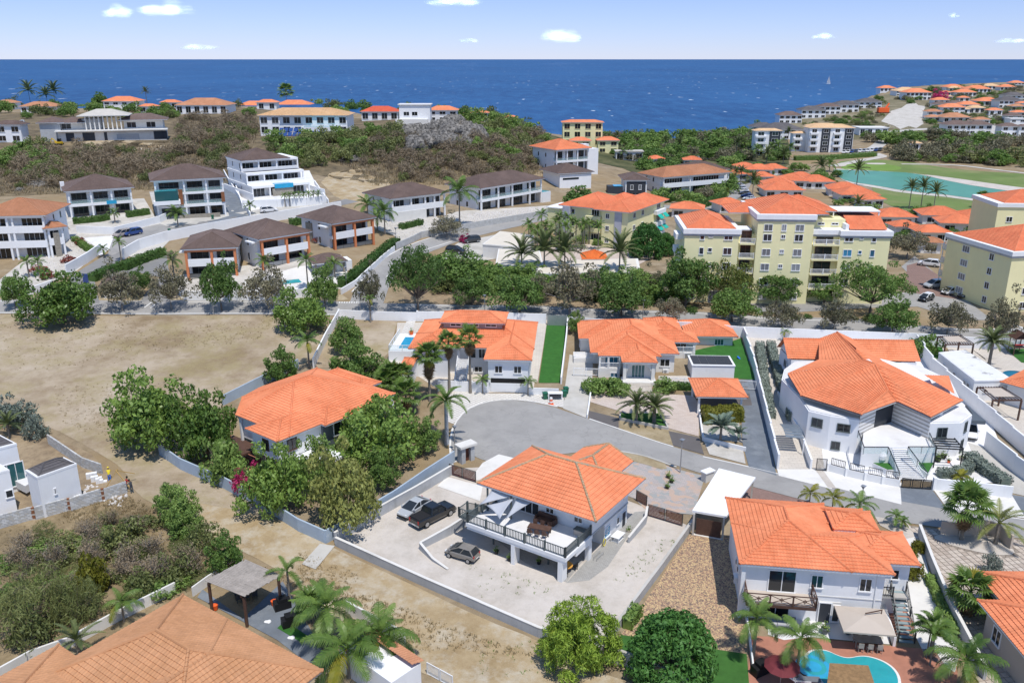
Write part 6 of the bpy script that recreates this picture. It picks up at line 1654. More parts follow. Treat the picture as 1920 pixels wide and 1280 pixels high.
for f in(.08,.92):MB().bar(l[0].lerp(l[3],f)+Vector((0,0,-.05)),l[1].lerp(l[2],f)+Vector((0,0,-.05)),.16,.2).build('beam',brownwood,t)
for k in range(24):
 f=(k+.5)/24;A_,B_=l[0].lerp(l[1],f),l[3].lerp(l[2],f);r_=random.Random(k)
 MB().bar(A_+(A_-B_)*r_.uniform(0,.03)+Vector((0,0,.14+r_.uniform(0,.02))),B_+(B_-A_)*r_.uniform(0,.03)+Vector((0,0,.14)),.17,.04).build('plank',wood,t)
def place(px,py,x,y,z=0):return G(px,py)+Vector((x,y,z))
sheet('grey_patio',[(380,1105),(455,1160),(530,1090),(560,1140),(610,1230),(600,1262),(520,1200),(455,1165),(370,1120)],bluegrey,.06)
wallrun('deck_rail_wall','pale low wall around the plank pergola',[(362,1118),(392,1096),(455,1055)],1.1,.15,offwhite)
table_set('t',G(462,1118)+Vector((0,0,.08)),.4,2.2,1.0,.75,charcoal,'dark table under the plank pergola','dark chair under the plank pergola',3,charcoal,'chairs under the plank pergola')
for(x,y),lb,m_ in(((404,1143),'orange bucket beside the plank pergola post',orangeplastic),((514,1135),'orange gas bottle beside the covered barbecue',orangeplastic)):
 q=thing('bucket',lb,'bucket',G(x,y)+Vector((0,0,.06)));MB().lathe([(.22,0),(.3,.5),(.3,.55)],n=10).build('bucket_body',m_,q);MB().lathe([(.28,.552),(.05,.62)],n=10).build('lid',m_,q)
for(x,y),lb in(((530,1140),'barbecue under a black cover beside the plank pergola'),((545,1172),'low barbecue under a black cover on the grass mat'),((1425,1262),'barbecue under a black cover beside the pool deck')):
 q=thing('covered_barbecue',lb,'barbecue',G(x,y)+Vector((0,0,.06)),.5);MB().prism([(-.8,-.4),(.8,-.4),(.8,.4),(-.8,.4)],0,[.8,.8,.9,.9]).build('cover',black,q,smooth=False);MB().prism([(-.45,-.38),(.45,-.38),(.45,.38),(-.45,.38)],.85,[1.15,1.15,1.2,1.2]).build('cover_top',black,q)
sheet('grass_mat',[(520,1178),(535,1164),(580,1195),(565,1205)],turf,.09)
for x,y,lb in((503,1167,'white stone beside the grass mat, upper'),(547,1197,'white stone beside the grass mat, lower')):
 q=tag(link('stone',npmesh('stone',IV*np.array([.35,.25,.15])*(1+.15*np.sin(IV[:,:1]*5)),IF,white),None,G(x,y)+Vector((0,0,.12))),lb,'stone')
A_,B_=P(790,1238,2.2),P(690,1172,2.2);H=House('shed','small white shed with red tile lean-to roof among the palms, bottom',None,None,zb=-.6,world=(A_.x,A_.y),ang=math.atan2((B_-A_).y,(B_-A_).x),cat='shed',lvl=2)
LS=(B_-A_).length;H.wall(.1,LS,-.0,3.2,-1,2.5);H.faces([((0,-.3,2.6),(LS,-.3,2.6),(LS,1.0,3.0),(0,1.0,3.0))],[],T_tan,2,.35,.3)
wallrun('yard_wall','beige wall behind the palms by the dirt track',[(650,1150),(690,1172),(760,1210)],1.5,.2,offwhite)
slatgate('wire_gate','white mesh gate at the bottom edge by the shed',(800,1262),(850,1290),1.2,12,whiteplastic,whiteplastic,leaves=2,vertical=True,sw=.03)
tag(sheet('concrete_slab',[(566,1058),(600,1020),(628,1024),(592,1068)],conc,.10),kind='structure')
wallrun('garden_wall','white garden wall left of the brown tiled roof',[(-20,1285),(60,1240),(130,1215),(220,1165),(330,1110)],1.2,.2,offwhite)
# ---- right edge house by the paver yard
o_=P(1827,1071,4.0);H=House('house','tan house with orange hip roof by the paver yard, right edge',None,None,zb=.5,world=(o_.x,o_.y),ang=math.atan2((P(1912,1168,4.0)-o_).y,(P(1912,1168,4.0)-o_).x),lvl=2)
H.roof(0,9.5,0,7.5,3.5,.4,axis='y');H.roof(4.5,16,-2.0,5.5,3.48,.4,axis='x');H.wall(.7,8.8,.7,7,-1,3.3,tan);H.wall(5.2,15,-1.3,5,-1,3.3,tan)
H.win('f',.7,2.2,1.0,1.1,1.4,cols=2);H.win('f',-1.3,7.2,1.0,1.2,1.4,cols=2);H.win('l',.7,3,1.0,1.2,1.4)
# ---- left edge: white cube house and block walls
QL=lambda x,y,z:P(x/4.414,720+y/4.414,z)
H=boxhouse('house','white cube house with brown inset roof beside the unfinished block wall, left',[QL(230,720,4.2),QL(640,650,4.2),QL(520,600,4.2),QL(215,700,4.2)][:0]or[QL(305,765,4.4),QL(632,650,4.4),QL(525,598,4.4),QL(212,705,4.4)],4.4,-.8,white,roofm=whitepave)
F_=[Vector((*H.l[i],5.13))for i in range(4)];cc=sum(F_,Vector())/4;F_=[cc+(v-cc)*.9 for v in F_];ap=cc+Vector((0,0,.9));a1,a2=cc.lerp((F_[0]+F_[3])/2,.3)+Vector((0,0,.8)),cc.lerp((F_[1]+F_[2])/2,.3)+Vector((0,0,.8))
H.faces([(F_[0],F_[1],a2,a1),(F_[1],F_[2],a2,a2),(F_[2],F_[3],a1,a2),(F_[3],F_[0],a1,a1)],[(a1,a2)]+[(F_[i],a1 if i in(0,3)else a2)for i in range(4)],T_grey,1)
H.win('f',0,H.l[1][0]*.36,2.3,.15,.7,cols=1);H.win('f',0,H.l[1][0]*.87,.7,.7,.35,cols=1)
H2=boxhouse('house','white house wing with large turquoise glass door, left edge',[QL(-160,560,5.6),QL(135,485,5.6),QL(0,415,5.6),QL(-300,480,5.6)],5.6,-.8,white)
H2.win('f',0,H2.l[1][0]*.72,.9,2.6,3.0,cols=3,pm=G_teal)
F_=[Vector((*H2.l[i],6.33))for i in range(4)];cc=sum(F_,Vector())/4;F_=[cc+(v-cc)*.88 for v in F_];H2.faces([(F_[i],F_[(i+1)%4],cc+Vector((0,0,.9)),cc+Vector((0,0,.9)))for i in range(4)],[],T_grey,1)
H3=boxhouse('house','low white house wing with small square window at the left edge',[QL(-160,760,4.6),QL(75,702,4.6),QL(0,655,4.6),QL(-250,700,4.6)],4.6,-.8,white);H3.win('f',0,H3.l[1][0]*.84,1.9,.7,.9,cols=1)
MB().prism([tuple(H.loc(QL(x,y,1.0))[:2])for x,y in((90,740),(310,660),(215,700),(300,770),(205,830),(110,780))],.6,1.6).build('roof_terrace',whitepave,H.r)
q=[QL(145,860,-.6),QL(200,835,-.6),QL(215,890,-.6)];tag(drape('turf_patch',[tuple(v[:2])for v in q],turf,.12),kind='structure')
BLK={}
def blockwall(label,pa,pb,h,t=.2,bl=.42,bh=.21,ragged=0,seed=0):
 A_=Vector(pa)if len(pa)==3 else G(*pa);B_=Vector(pb)if len(pb)==3 else G(*pb);d_=B_-A_;L=math.hypot(d_.x,d_.y);r_=random.Random(seed)
 t_=thing('block_wall',label,'wall',A_,math.atan2(d_.y,d_.x),'unfinished block wall panels');sl=d_.z/L
 MB().prism([(0,-t*.36),(L,-t*.36),(L,t*.36),(0,t*.36)],-.4,[h-.06,h-.06+d_.z,h-.06+d_.z,h-.06]).build('mortar',greyw,t_)
 if 'b' not in BLK:BLK['b']=[MB().box(-bl/2+.016,bl/2-.016,-t/2,t/2,.016,bh-.012).mesh('block',m_)for m_ in(blockm,conc,M('pale_block',(.56,.56,.55),.9,.12,2))]
 n=int(L/bl)
 for k in range(int(h/bh)):
  for i in range(n+(k%2)):
   if ragged and r_.random()<ragged*(k/(h/bh)):continue
   x=(i+(.5 if k%2==0 else .02))*L/n
   if x>L:continue
   o=link('block',BLK['b'][r_.randrange(3)],t_,(min(max(x,bl*.5),L-bl*.5),r_.uniform(-.008,.008),k*bh+sl*x))
G4=lambda x,y:(x/4.414,720+y/4.414)
blockwall('unfinished block wall panel cut by the left photo edge',G4(-10,1195),G4(285,1115),1.7,seed=1)
blockwall('unfinished block wall panel second from the left photo edge',G4(300,1120),G4(570,1045),1.7,seed=2)
blockwall('unfinished block wall panel below the white cube house corner',G4(590,1050),G4(848,965),1.7,seed=3)
blockwall('unfinished block wall panel beside the builders',G4(870,960),G4(1055,895),1.6,seed=4)
blockwall('block wall panel running back along the sand lot, nearest the builders',G4(690,690),G4(848,745),1.5,seed=5)
blockwall('block wall panel in the middle along the sand lot',G4(545,590),G4(688,688),1.5,seed=6)
blockwall('block wall panel at the far end beside the silver shrubs',G4(405,495),G4(543,588),1.5,seed=7)
for k,(x,y)in enumerate(((285,1120),(580,1045),(858,962))):
 q=thing('brick_pier',('rough red brick pier between left block panels','rough red brick pier between the middle block panels','rough red brick pier nearest the builders')[k],'pier',G(*G4(x,y)),.3)
 for j in range(8):MB().box(-.16+.03*(j%2),.16+.03*(j%2),-.13,.13,j*.21,j*.21+.17).build('brick',[rust,tan][j%3==0],q)
for k,(x,y)in enumerate(((760,775),(800,800),(840,815))):
 q=thing('block_stack',('stack of white blocks left of the builders','middle stack of white blocks by the builders','stack of white blocks nearest the builder in yellow')[k],'stack',G(*G4(x,y)),.4)
 for a in range(3):
  for b_ in range(3):
   if a+b_<5-k:MB().box(a*.42-.6,a*.42-.19,-.25,.25,b_*.24,b_*.24+.22).build('block',white,q)
q=thing('trestle','leaning yellow timber trestle over the block wall','trestle',G(*G4(985,860)))
for s_,e_ in(((-1.5,-.6,.1),(.2,.1,2.6)),((1.8,-.6,.1),(-.1,0,2.5)),((0,0,2.4),(1.4,1.6,1.2))):MB().bar(s_,e_,.09).build('timber',M('yellow_timber',(.5,.33,.12)),q)
# ================================================================== villas and apartment buildings in the middle distance
def modern(label,A,B,n,sh,D,rm=None,roofk=.36,cols=(0,.5,1),par='white',fr=None,dep=2.2,ov=.9,wm=None,steps=None,winm=None,lv=1,name='villa',base=0,ang=None,rx=(0,1),side=True):
 H=House(name,label,A,B,lvl=lv,ang=ang);W=H.W;wm=wm or white;winm=winm or G_dark
 for i in range(n):
  y0=(steps[i]if steps else 0);z0=base+i*sh;z1=z0+sh
  H.wall(.25,W-.25,y0+dep,D,z0-(3 if i==0 else 0),z1-.002*(i+1),wm)
  H.box('floor_slab',0,W,y0,D-.1 if steps else y0+dep-.01,z1-.62,z1-.004,wm)
  if i:
   yb=y0 if not steps else y0
   if par=='white':H.box('parapet',0,W,yb,yb+.18,z0,z0+.95,wm)
   elif par=='glass':H.rail([(0.05,yb+dep-.1,z0),(.05,yb+.08,z0),(W-.05,yb+.08,z0),(W-.05,yb+dep-.1,z0)],1.0,steel,kind='glass',post=.05)
  for c in cols:
   x=c*(W-.4);H.box('pier',x,x+.4,y0+.05,y0+.5,z0-(3 if i==0 else 0),z1-.381,fr or wm)
  k=len(cols)-1
  for j in range(max(1,k)):
   c0,c1=(cols[j],cols[j+1])if k>0 else(0,1);ww=(c1-c0)*W
   if ww>2.5:H.win('f',y0+dep,(c0+c1)/2*W,z0+.12,ww*.66,sh-1.15,cols=max(2,int(ww/1.6)),fm=greymetal if fr or par=='glass' else white,pm=winm)
  if side:
   for s_,pl in(('l',.25),('r',W-.25)):H.wins(s_,pl,(D*.45,D*.75),(z0+.9,),.8,1.5,cols=1)
 zt=base+n*sh
 if fr:
  H.box('frame_beam',-.05,W+.05,-.05,.5,zt-.75,zt-.386,fr)
  for c in cols:x=c*(W-.5);H.box('frame_post',x,x+.5,-.06,.55,-2,zt-.752,fr)
 yo=steps[-1]if steps else 0
 if rm:H.roof(W*rx[0]-ov,W*rx[1]+ov,yo-ov*.6,D+ov,zt,roofk,rm,eave=wm)
 else:H.box('roof',-.1,W+.1,yo-.1,D+.1,zt,zt+.35,wm)
 return H
modern('white four storey villa with tan tile roof, cut by the left edge',(-34,490),(94,484),3,3.3,14,T_tan,cols=(0,.46,.54,1),par='white')
H=modern('narrow white stair tower wing with small tan roof on the left villa',(98,484),(126,478),2,3.3,9,T_tan,cols=(0,1),fr=None,name='villa_wing');H.box('stone_panel',H.W*.3,H.W*.7,-.08,.05,-1,5.5,stonegrey)
H=modern('white two storey villa with brown roof and pool terrace, upper left',(134,411),(252,399),2,3.5,15,T_br,cols=(0,.35,.68,1),par='glass');H.box('pool_glass',H.W*.58,H.W*.74,-.4,.02,3.0,3.9,poolb);H.box('chimney',-1,0,9,10,6,8.3,white)
H=modern('three storey modern villa with grey roof and glass fronted pool',(297,411),(425,404),3,3.3,15,T_br,cols=(0,.42,.75,1),par='glass')
H.box('pool_tank',-.2,H.W*.32,-2.6,-.02,4.9,7.4,G_teal);H.box('pool_water',0,H.W*.3,-2.4,-.2,7.402,7.44,poolm);H.box('pool_base',-.6,H.W*.34,-2.8,.01,3.9,4.898,white);H.box('wood_panel',H.W*.33,H.W*.39,-.3,-.01,3.4,7.3,rust);H.box('wood_panel',H.W*.95,H.W,-.2,-.01,3.5,6.1,rust);H.box('stone_plinth',H.W*.3,H.W*.9,-1.5,-1.2,-2,.9,stonegrey);H.box('terrace_turf',H.W*.35,H.W*.7,.2,1.9,6.602,6.65,turf)
H=modern('tall white terraced villa with brown roof and blue hanging pool',(474,372),(582,362),3,3.3,22,T_br,cols=(0,.3,.62,1),par='white',steps=(0,4,8),rx=(.05,.8))
H.box('pool_water',H.W*.4,H.W*.68,.3,2.6,3.305,3.5,poolb);H.box('pool_front',H.W*.38,H.W*.7,-.5,-.02,2.3,3.55,poolb);H.box('side_wall',-2.2,-1.9,-7,20,-3,2.2,white);H.box('side_wall',H.W+1.5,H.W+1.8,-7,18,-3,1.8,white);H.box('stone_panel',H.W*.34,H.W*.7,-.2,-.01,-1,2.2,stonegrey)
wallrun('retaining_wall','white retaining wall with palms below the terraced villa',[(455,391),(520,389),(575,386),(612,381)],2.2,.3,white)
H=modern('white two storey villa with brown roof and beige base beside the bare plot',(737,419),(836,405),2,3.2,13,T_br,cols=(0,.35,.62,.8,1),par='white',winm=G_dark);H.box('beige_base',.3,H.W*.62,-.1,2.0,-2,2.7,offwhite)
H=modern('long white two storey villa with brown roof above the stone slope',(903,396),(1016,380),2,3.4,13,T_br,cols=(0,.27,.5,.8,1),par='glass');H.box('pool_base',H.W,H.W+4,-.2,4.5,-2,2.6,white);H.box('pool_water',H.W+.2,H.W+3.8,0,4.3,2.602,2.65,poolm)
FRM=[('terracotta framed white house with brown roof, nearest the left street',(352,526),(447,517)),('middle one of three terracotta framed houses with brown roofs',(494,507),(583,483)),('terracotta framed house with brown roof beside the hedge road, rightmost',(628,469),(703,459))]
for lb,A,B in FRM:
 H=modern(lb,A,B,2,3.15,13.5,T_br,.40,cols=(0,.52,1),par='white',fr=orangepaint,ov=.7,name='house')
 H.box('stone_panel',-.02,.28,9,11.5,-1,5.2,stonegrey);H.box('side_canopy',-1.3,.2,1.5,4.5,5.2,5.5,white)
 for i in(0,1):H.rail([(.5,.3,i*3.15),(H.W-.5,.3,i*3.15)],1.0,darkmetal,kind='glass',post=.05,glass=G_grey)if i==0 else None
H=House('pool_pavilion','small open pavilion with brown roof below the middle terracotta houses',(592,518),(648,511),lvl=1,cat='pavilion');H.roof(-.5,H.W+.5,-.5,5.5,2.7,.45,T_br)
for x in(0,H.W*.5,H.W-.4):
 for y in(0,4.6):H.box('column',x,x+.4,y,y+.4,-1,2.5,stonegrey)
H.wall(H.W-1.5,H.W+1.8,1,5,-1,2.4)
H=House('gatehouse','small white gatehouse with brown hip roof behind the street trees',(195,560),(240,556),lvl=1,cat='gatehouse');H.roof(-.6,H.W+.6,-.6,5,2.6,.45,T_br);H.wall(0,H.W,0,4.4,-1,2.5);H.win('f',0,H.W/2,.9,1.2,1)
t=sheet('swimming_pool',[(520,528),(560,524),(566,530),(526,534)],poolm,.12,kind='thing');tag(t,'turquoise pool in front of the middle terracotta house','pool',kind='thing')
wallrun('boundary_wall','white roadside wall with terracotta base below the framed houses',[(345,563),(480,563),(625,556)],1.8,.25,white);wallrun('retaining_wall','long white wall under the upper street',[(232,486),(262,468),(315,452),(390,437),(480,421),(580,404),(640,394)],2.4,.3,white)
wallrun('retaining_wall','white garden wall left of the street bend',[(125,515),(165,492),(190,474)],2.2,.3,white);wallrun('retaining_wall','white wall of the cactus garden behind the left street trees',[(-20,555),(60,552),(100,538)],1.5,.3,white);wallrun('retaining_wall','white low wall above the parked cars, upper left',[(145,437),(215,440),(300,418),(312,412)],1.8,.3,white)
wallrun('boundary_wall','white sloped wall right of the steep drive',[(420,326),(470,408)],1.4,.3,white);wallrun('boundary_wall','white wall left of the terraced villa',[(442,352),(455,391)],1.4,.3,white);wallrun('boundary_wall','white wall right of the terraced villa plot',[(590,345),(616,382)],1.2,.3,white)
wallrun('retaining_wall','grey stone wall along the hill road bend',[(742,468),(790,446),(860,433),(940,419),(1000,409),(1040,400)],1.6,.3,blockm);wallrun('boundary_wall','white wall beside the clipped hedge road',[(640,552),(668,535),(705,500),(740,470)],1.2,.25,white)
hedge('hedge','long clipped hedge along the hill road bend',[(640,540),(664,526),(698,496),(732,468),(744,460)],2.0,2.0,L_hedge,.4,20);hedge('hedge','clipped hedge above the lower street, left',[(172,528),(205,512),(228,505)],2.0,1.6,L_hedge,.4,20);hedge('hedge','clipped hedge along the white wall, left of the terracotta house',[(232,507),(262,494),(308,478)],2.0,1.8,L_hedge,.4,20);hedge('hedge','hedge behind the first terracotta house',[(395,447),(447,440)],1.6,1.4,L_hedge,.4,18);hedge('hedge','short hedge between two terracotta houses',[(545,424),(577,418)],1.6,1.8,L_hedge,.4,18);hedge('hedge','clipped box hedge before the beige based villa',[(751,430),(790,421)],1.6,1.4,L_hedge,.4,18)
# ---- yellow apartment buildings
def balc(H,x0,x1,y,z,d=1.5,door=True):
 H.box('balcony',x0,x1,y-d*.25,y+d,z-.22,z,yellow);H.rail([(x0+.08,y-d*.2,z),(x1-.08,y-d*.2,z)],1.0,white,sp=.22,post=.12,bw=.06)
 if door:H.win('f',y+d-.01,(x0+x1)/2,z+.02,(x1-x0)*.62,2.15,cols=2,fm=brownwood,pm=G_dark)
pa,pb=P(1285,427,19.6),P(1679,432,19.6)
H=House('apartment_building','largest yellow apartment building with stacked white balconies',None,None,zb=5.0,world=(pa.x,pa.y),ang=math.atan2(pb.y-pa.y,pb.x-pa.x),cat='apartments',lvl=1)
def cornice(x0,x1,y0,y1,z):H.box('cornice',x0-.35,x1+.35,y0-.35,y1,z-.9,z,white);H.box('cornice_band',x0-.2,x1+.2,y0-.2,y1-.05,z-1.3,z-.902,greyw)
H.wall(0,10.2,0,15,-2,13.2,yellow);cornice(0,10.2,0,15,14.4);H.wall(10.2,13.4,1.5,14.9,-2,13.19,yellow)
H.wall(13.4,23.8,-.4,16,-2,16.2,yellow);cornice(13.4,23.8,-.4,16,17.4);H.wall(23.8,29,1.2,15.9,-2,13.2,yellow);H.wall(23.8,30.5,3.0,15.8,13.2,16.0,yellow);cornice(23.9,38.2,1.0,14.8,14.4)
H.wall(29,38.2,0,15,-2,13.19,yellow);cornice(29.2,38.2,0,14.7,14.41);H.box('lean_to',30.0,30.6,.8,8,14.4,15.4,white)
H.roof(.4,9.6,.4,14.6,14.45,.42,T_or2);H.roof(9,17,6,15,16.6,.3,T_or2);H.roof(13.8,26.5,.2,15.8,17.42,.38,T_or2);H.roof(17,29,4,16,17.41,.36,T_or2)
H.faces([((30.7,.5,14.6),(37.6,.5,14.6),(37.6,5.5,16.4),(30.7,5.5,16.4))],[],T_or2,1);H.box('roof_canopy',29,38,6.5,12,16.9,17.1,white);H.wall(30.8,37.5,6.6,12,14.4,16.0,M('dark_red',(.22,.05,.05)),name='roof_terrace_wall')
for x in(29.2,37.8):H.box('post',x-.1,x+.1,6.6,6.8,14.4,16.9,white)
H.box('plant_box',10.3,12.8,1.6,5,13.2,14.2,white)
for k in range(5):
 z=1.0+k*2.85
 if k==0:H.win('f',0,1.6,z-.2,1.6,1.2);H.win('f',0,6.5,z-.9,2.4,2.2,cols=2,pm=G_grey)
 else:
  for u,w_,c_ in((3.3,.75,1),(4.9,.7,1),(8.2,1.5,2)):H.win('f',0,u,z+(.5 if u==4.9 else 0),w_,.7 if u==4.9 else 1.25,cols=c_,pm=G_dark)
  balc(H,10.4,13.3,.2,z-.7,1.3);balc(H,24.0,28.9,0,z-.7,1.2)
  for u,w_ in((30.6,1.5),(32.9,.6),(35.2,.75)):H.win('f',0,u,z+(.5 if w_==.6 else 0),w_,.6 if w_==.6 else 1.25,cols=2 if w_>1 else 1,pm=(G_blue,G_dark,G_grey)[k%3])
 for u,w_ in((15.4,1.5),(18.3,.7),(21.2,1.5)):H.win('f',-.4,u,z+(.5 if w_==.7 else 0),w_,.65 if w_==.7 else 1.25,cols=2,pm=(G_grey,G_dark,G_grey)[k%3])
for u,w_ in((15.4,1.5),(18.3,.8),(21.2,1.5)):H.win('f',-.4,u,14.3,w_,1.2,cols=2,pm=G_grey)
for u in(26,28.6):H.win('f',3.0,u,15.0,1.2,.35,cols=2)
for k in range(1,5):H.box('side_balcony',-1.2,-.01,4,8,1+k*2.85-.9,1+k*2.85+.2,white);H.win('l',0,2.2,k*2.85+.8,.9,1.3)
pa,pb=P(1779,437,16.8),P(1900,472,16.8)
H=House('apartment_building','yellow apartment building with corner balconies, right edge',None,None,zb=5.0,world=(pa.x,pa.y),ang=math.atan2(pb.y-pa.y,pb.x-pa.x),cat='apartments',lvl=1,W=(pb-pa).length);W=H.W
H.wall(0,W,0,22,-2,10.8,yellow);H.box('cornice',-.5,W+.4,-.4,22.2,11.0,11.8,white);H.box('cornice_band',-.2,W+.25,-.25,22.1,10.6,10.998,greyw);H.roof(.5,W-.3,.5,21.5,11.82,.36,T_or2)
for k in range(4):
 z=.9+k*2.75;H.win('f',0,W*.32,z,1.9,1.2,cols=3,pm=G_grey);H.win('f',0,W*.72,z,1.1,1.2,cols=2);H.wins('r',W,(4,10),(z,),1.2,1.2)
 H.box('corner_balcony',-1.6,-.01,.3,5,z-1.1,z-.9,yellow)
 if k:H.rail([(-.02,.35,z-.9),(-1.55,.35,z-.9),(-1.55,4.9,z-.9)],1.0,white,sp=.22,post=.12,bw=.06)
 H.win('l',0,2.6,z-.6,2.2,2.0,fm=brownwood)
for y in(.4,4.8):H.box('post',-1.5,-1.35,y-.08,y+.08,-1,10.7,white)
H=House('apartment_building','yellow apartment block behind the right edge building',None,None,zb=4.5,world=tuple(P(1869,404,14.5)[:2]),ang=-.08,cat='apartments',lvl=1);H.wall(0,22,0,14,-2,12,yellow);H.box('cornice',-.3,22,-.3,14.3,12,12.9,white);H.roof(1.5,21,.6,13.6,12.92,.36,T_or2);H.wins('f',0,(3,8),(8.5,),1.3,1.2)
pa,pb,pc_=P(1050,383,15.2),P(1183,396,15.2),P(1268,380,15.2)
H=House('apartment_building','yellow three storey apartments with orange hip roofs behind the palms',None,None,zb=6.0,world=(pa.x,pa.y),ang=math.atan2(pb.y-pa.y,pb.x-pa.x),cat='apartments',lvl=1,W=(pb-pa).length);W=H.W;q=H.loc(pc_)
H.wall(.6,W*.62,.6,14,-2,9.0,yellow);H.wall(W*.62,W-.4,-.6,22,-2,8.99,yellow);H.wall(-5,.6,2.5,10,-2,7.6,yellow);H.box('flat_roof',-5.3,.59,2.2,10.3,7.6,7.85,white)
H.roof(-.3,W*.68,-.3,15,9.05,.40,T_or2);H.roof(W*.52,W+.5,-1.4,23,9.04,.40,T_or2);H.roof(W*.3,W*.8,8,20,9.03,.42,T_or2)
for k in range(3):
 z=.6+k*3.0;H.win('f',.6,W*.16,z+.4,1.6,1.2);H.box('balcony',W*.38,W*.6,-.6,.59,z-.5,z+.5,yellow);H.win('f',.6,W*.5,z,2.0,2.0,cols=3);H.win('f',-.6,W*.7,z+.4,.9,1.1)
 H.wins('r',W-.4,(3,8),(z+.5,),1.3,1.2);H.box('balcony',W-.39,W+.6,15,21,z-.5,z+.5,white);H.win('r',W-.39,18,z+.5,2.2,1.6)
 for y in(15.4,18.6):
  if k<2:MB().prism([(W+.6,y),(W+1.7,y),(W+1.7,y+2.2),(W+.6,y+2.2)],[z+2.4,z+1.5,z+1.5,z+2.4],[z+2.5,z+1.6,z+1.6,z+2.5]).build('awning',teal,H.r)
for x in(W*.06,W*.8):H.box('grille_panel',x,x+1.9,-.78,-.62 if x>W*.5 else .58,-1,9,M('pale_grille',(.45,.45,.50)))
for k,(q,z,lb)in enumerate((([(905,457),(985,462),(1002,440),(938,433)],9.0,'cream flat roofed pavilion by the car park'),([(930,492),(1020,505),(1012,470),(935,466)],8.2,'lower cream flat roof in front of the car park pavilion'),([(1005,512),(1200,508),(1195,484),(1020,488)],8.4,'long cream flat roofed building behind the street trees'))):
 o_=[P(*v,z)for v in q];boxhouse('pavilion',lb,o_,z,5.5,offwhite,'pavilion',creamroof)
H=House('gazebo','small orange pyramid roofed gazebo behind the date palms',None,None,zb=5.6,world=tuple(P(1091,486,8.6)[:2]),ang=0,cat='gazebo');H.roof(0,5.8,0,5.8,3.0,.5,T_deep)
for x in(.4,5.1):
 for y in(.4,5.1):H.box('post',x,x+.25,y,y+.25,-1,2.9,white)
H=modern('white three storey villa with orange roof and glass balconies, centre hillside',(1043,329),(1103,331),2,4.0,16,T_or,cols=(0,.33,.66,1),par='glass',base=1.5);H.box('side_wing',H.W,H.W+8,5,12,-2,8.5,white);H.box('stair_tower',H.W+.1,H.W+2.5,3.5,5.9,-2,10.5,white);H.wall(0,H.W,.3,2.1,-3,1.4);H.box('glass_slot',H.W+.5,H.W+1.8,3.42,3.49,0,9.5,G_grey)
H=modern('white box villa with slit window and brown roof, below the three storey villa',(1049,353),(1108,353),1,5.2,13,T_br,cols=(0,1),dep=.3,side=False);H.box('slit_window',H.W*.1,H.W*.6,-.08,-.01,3.0,3.6,G_dark);H.box('face',0,H.W,0,.29,-2,4.8,white)
H=modern('charcoal panelled white villa with dark roof, right of the box villa',(1172,364),(1212,367),1,5.0,12,T_br,cols=(0,1),dep=.3,side=False);H.box('charcoal_face',.5,H.W-.5,-.12,.29,.6,4.4,charcoal);H.wins('f',-.12,(H.W*.3,H.W*.68),(1.8,),.9,1.5,cols=1,pm=G_grey);H.box('pool_wing',-6,-1,-1,3,-2,3.0,charcoal);H.box('pool_water',-4,-1,-1.1,3,3.002,3.1,poolb)
modern('white villa with tan roof and slanted balconies, behind the charcoal villa',(1243,365),(1300,350),2,3.1,13,T_tan,cols=(0,.4,1),ang=.5);modern('white villa with brown roof behind the tan roofed villa',(1285,352),(1322,345),2,3.1,12,T_br,cols=(0,1),ang=.4)
hedge('hedge','dark hedge curving along the road behind the yellow apartments',[(1265,400),(1300,394),(1335,383),(1358,370)],2.0,2.2,L_hedge,.5,12);hedge('hedge','hedge under the charcoal villa',[(1160,380),(1225,384),(1262,376)],2,1.5,L_hedge,.5,12)
# ---- orange bungalows
def sh(label,px,py,wpx,h,rm,wm=None,D=.8,rot=0,k=.4,group=None,wins=True,flat=False,name='house',ov=.8,lv=None,pm=None):
 p=G(px,py);W=max(3,wpx*mpp(p));d=W*D
 H=House(name,label,None,None,zb=p.z,world=(p.x-W/2*math.cos(rot),p.y-W/2*math.sin(rot)),ang=rot,lvl=(1 if p.y<330 else 0)if lv is None else lv,group=group)
 H.W=W;H.wall(.5,W-.5,.5,d-.5,-4,h,wm or white)
 if flat:H.box('roof',0,W,0,d,h,h+.4,rm)
 else:H.roof(-ov*.3,W+ov*.3,-ov*.3,d+ov*.3,h,k,rm,crs=.5)
 if wins:
  n=max(1,int(W/4));s_=max(1,round(h/3.2))
  for i in range(s_):
   for j in range(n):H.win('f',.5,W*(j+.5)/n,h*i/s_+.6,min(2.6,W/n*.62),h/s_-1.3,cols=2,fm=wm or white,pm=pm or G_dark)
 return H
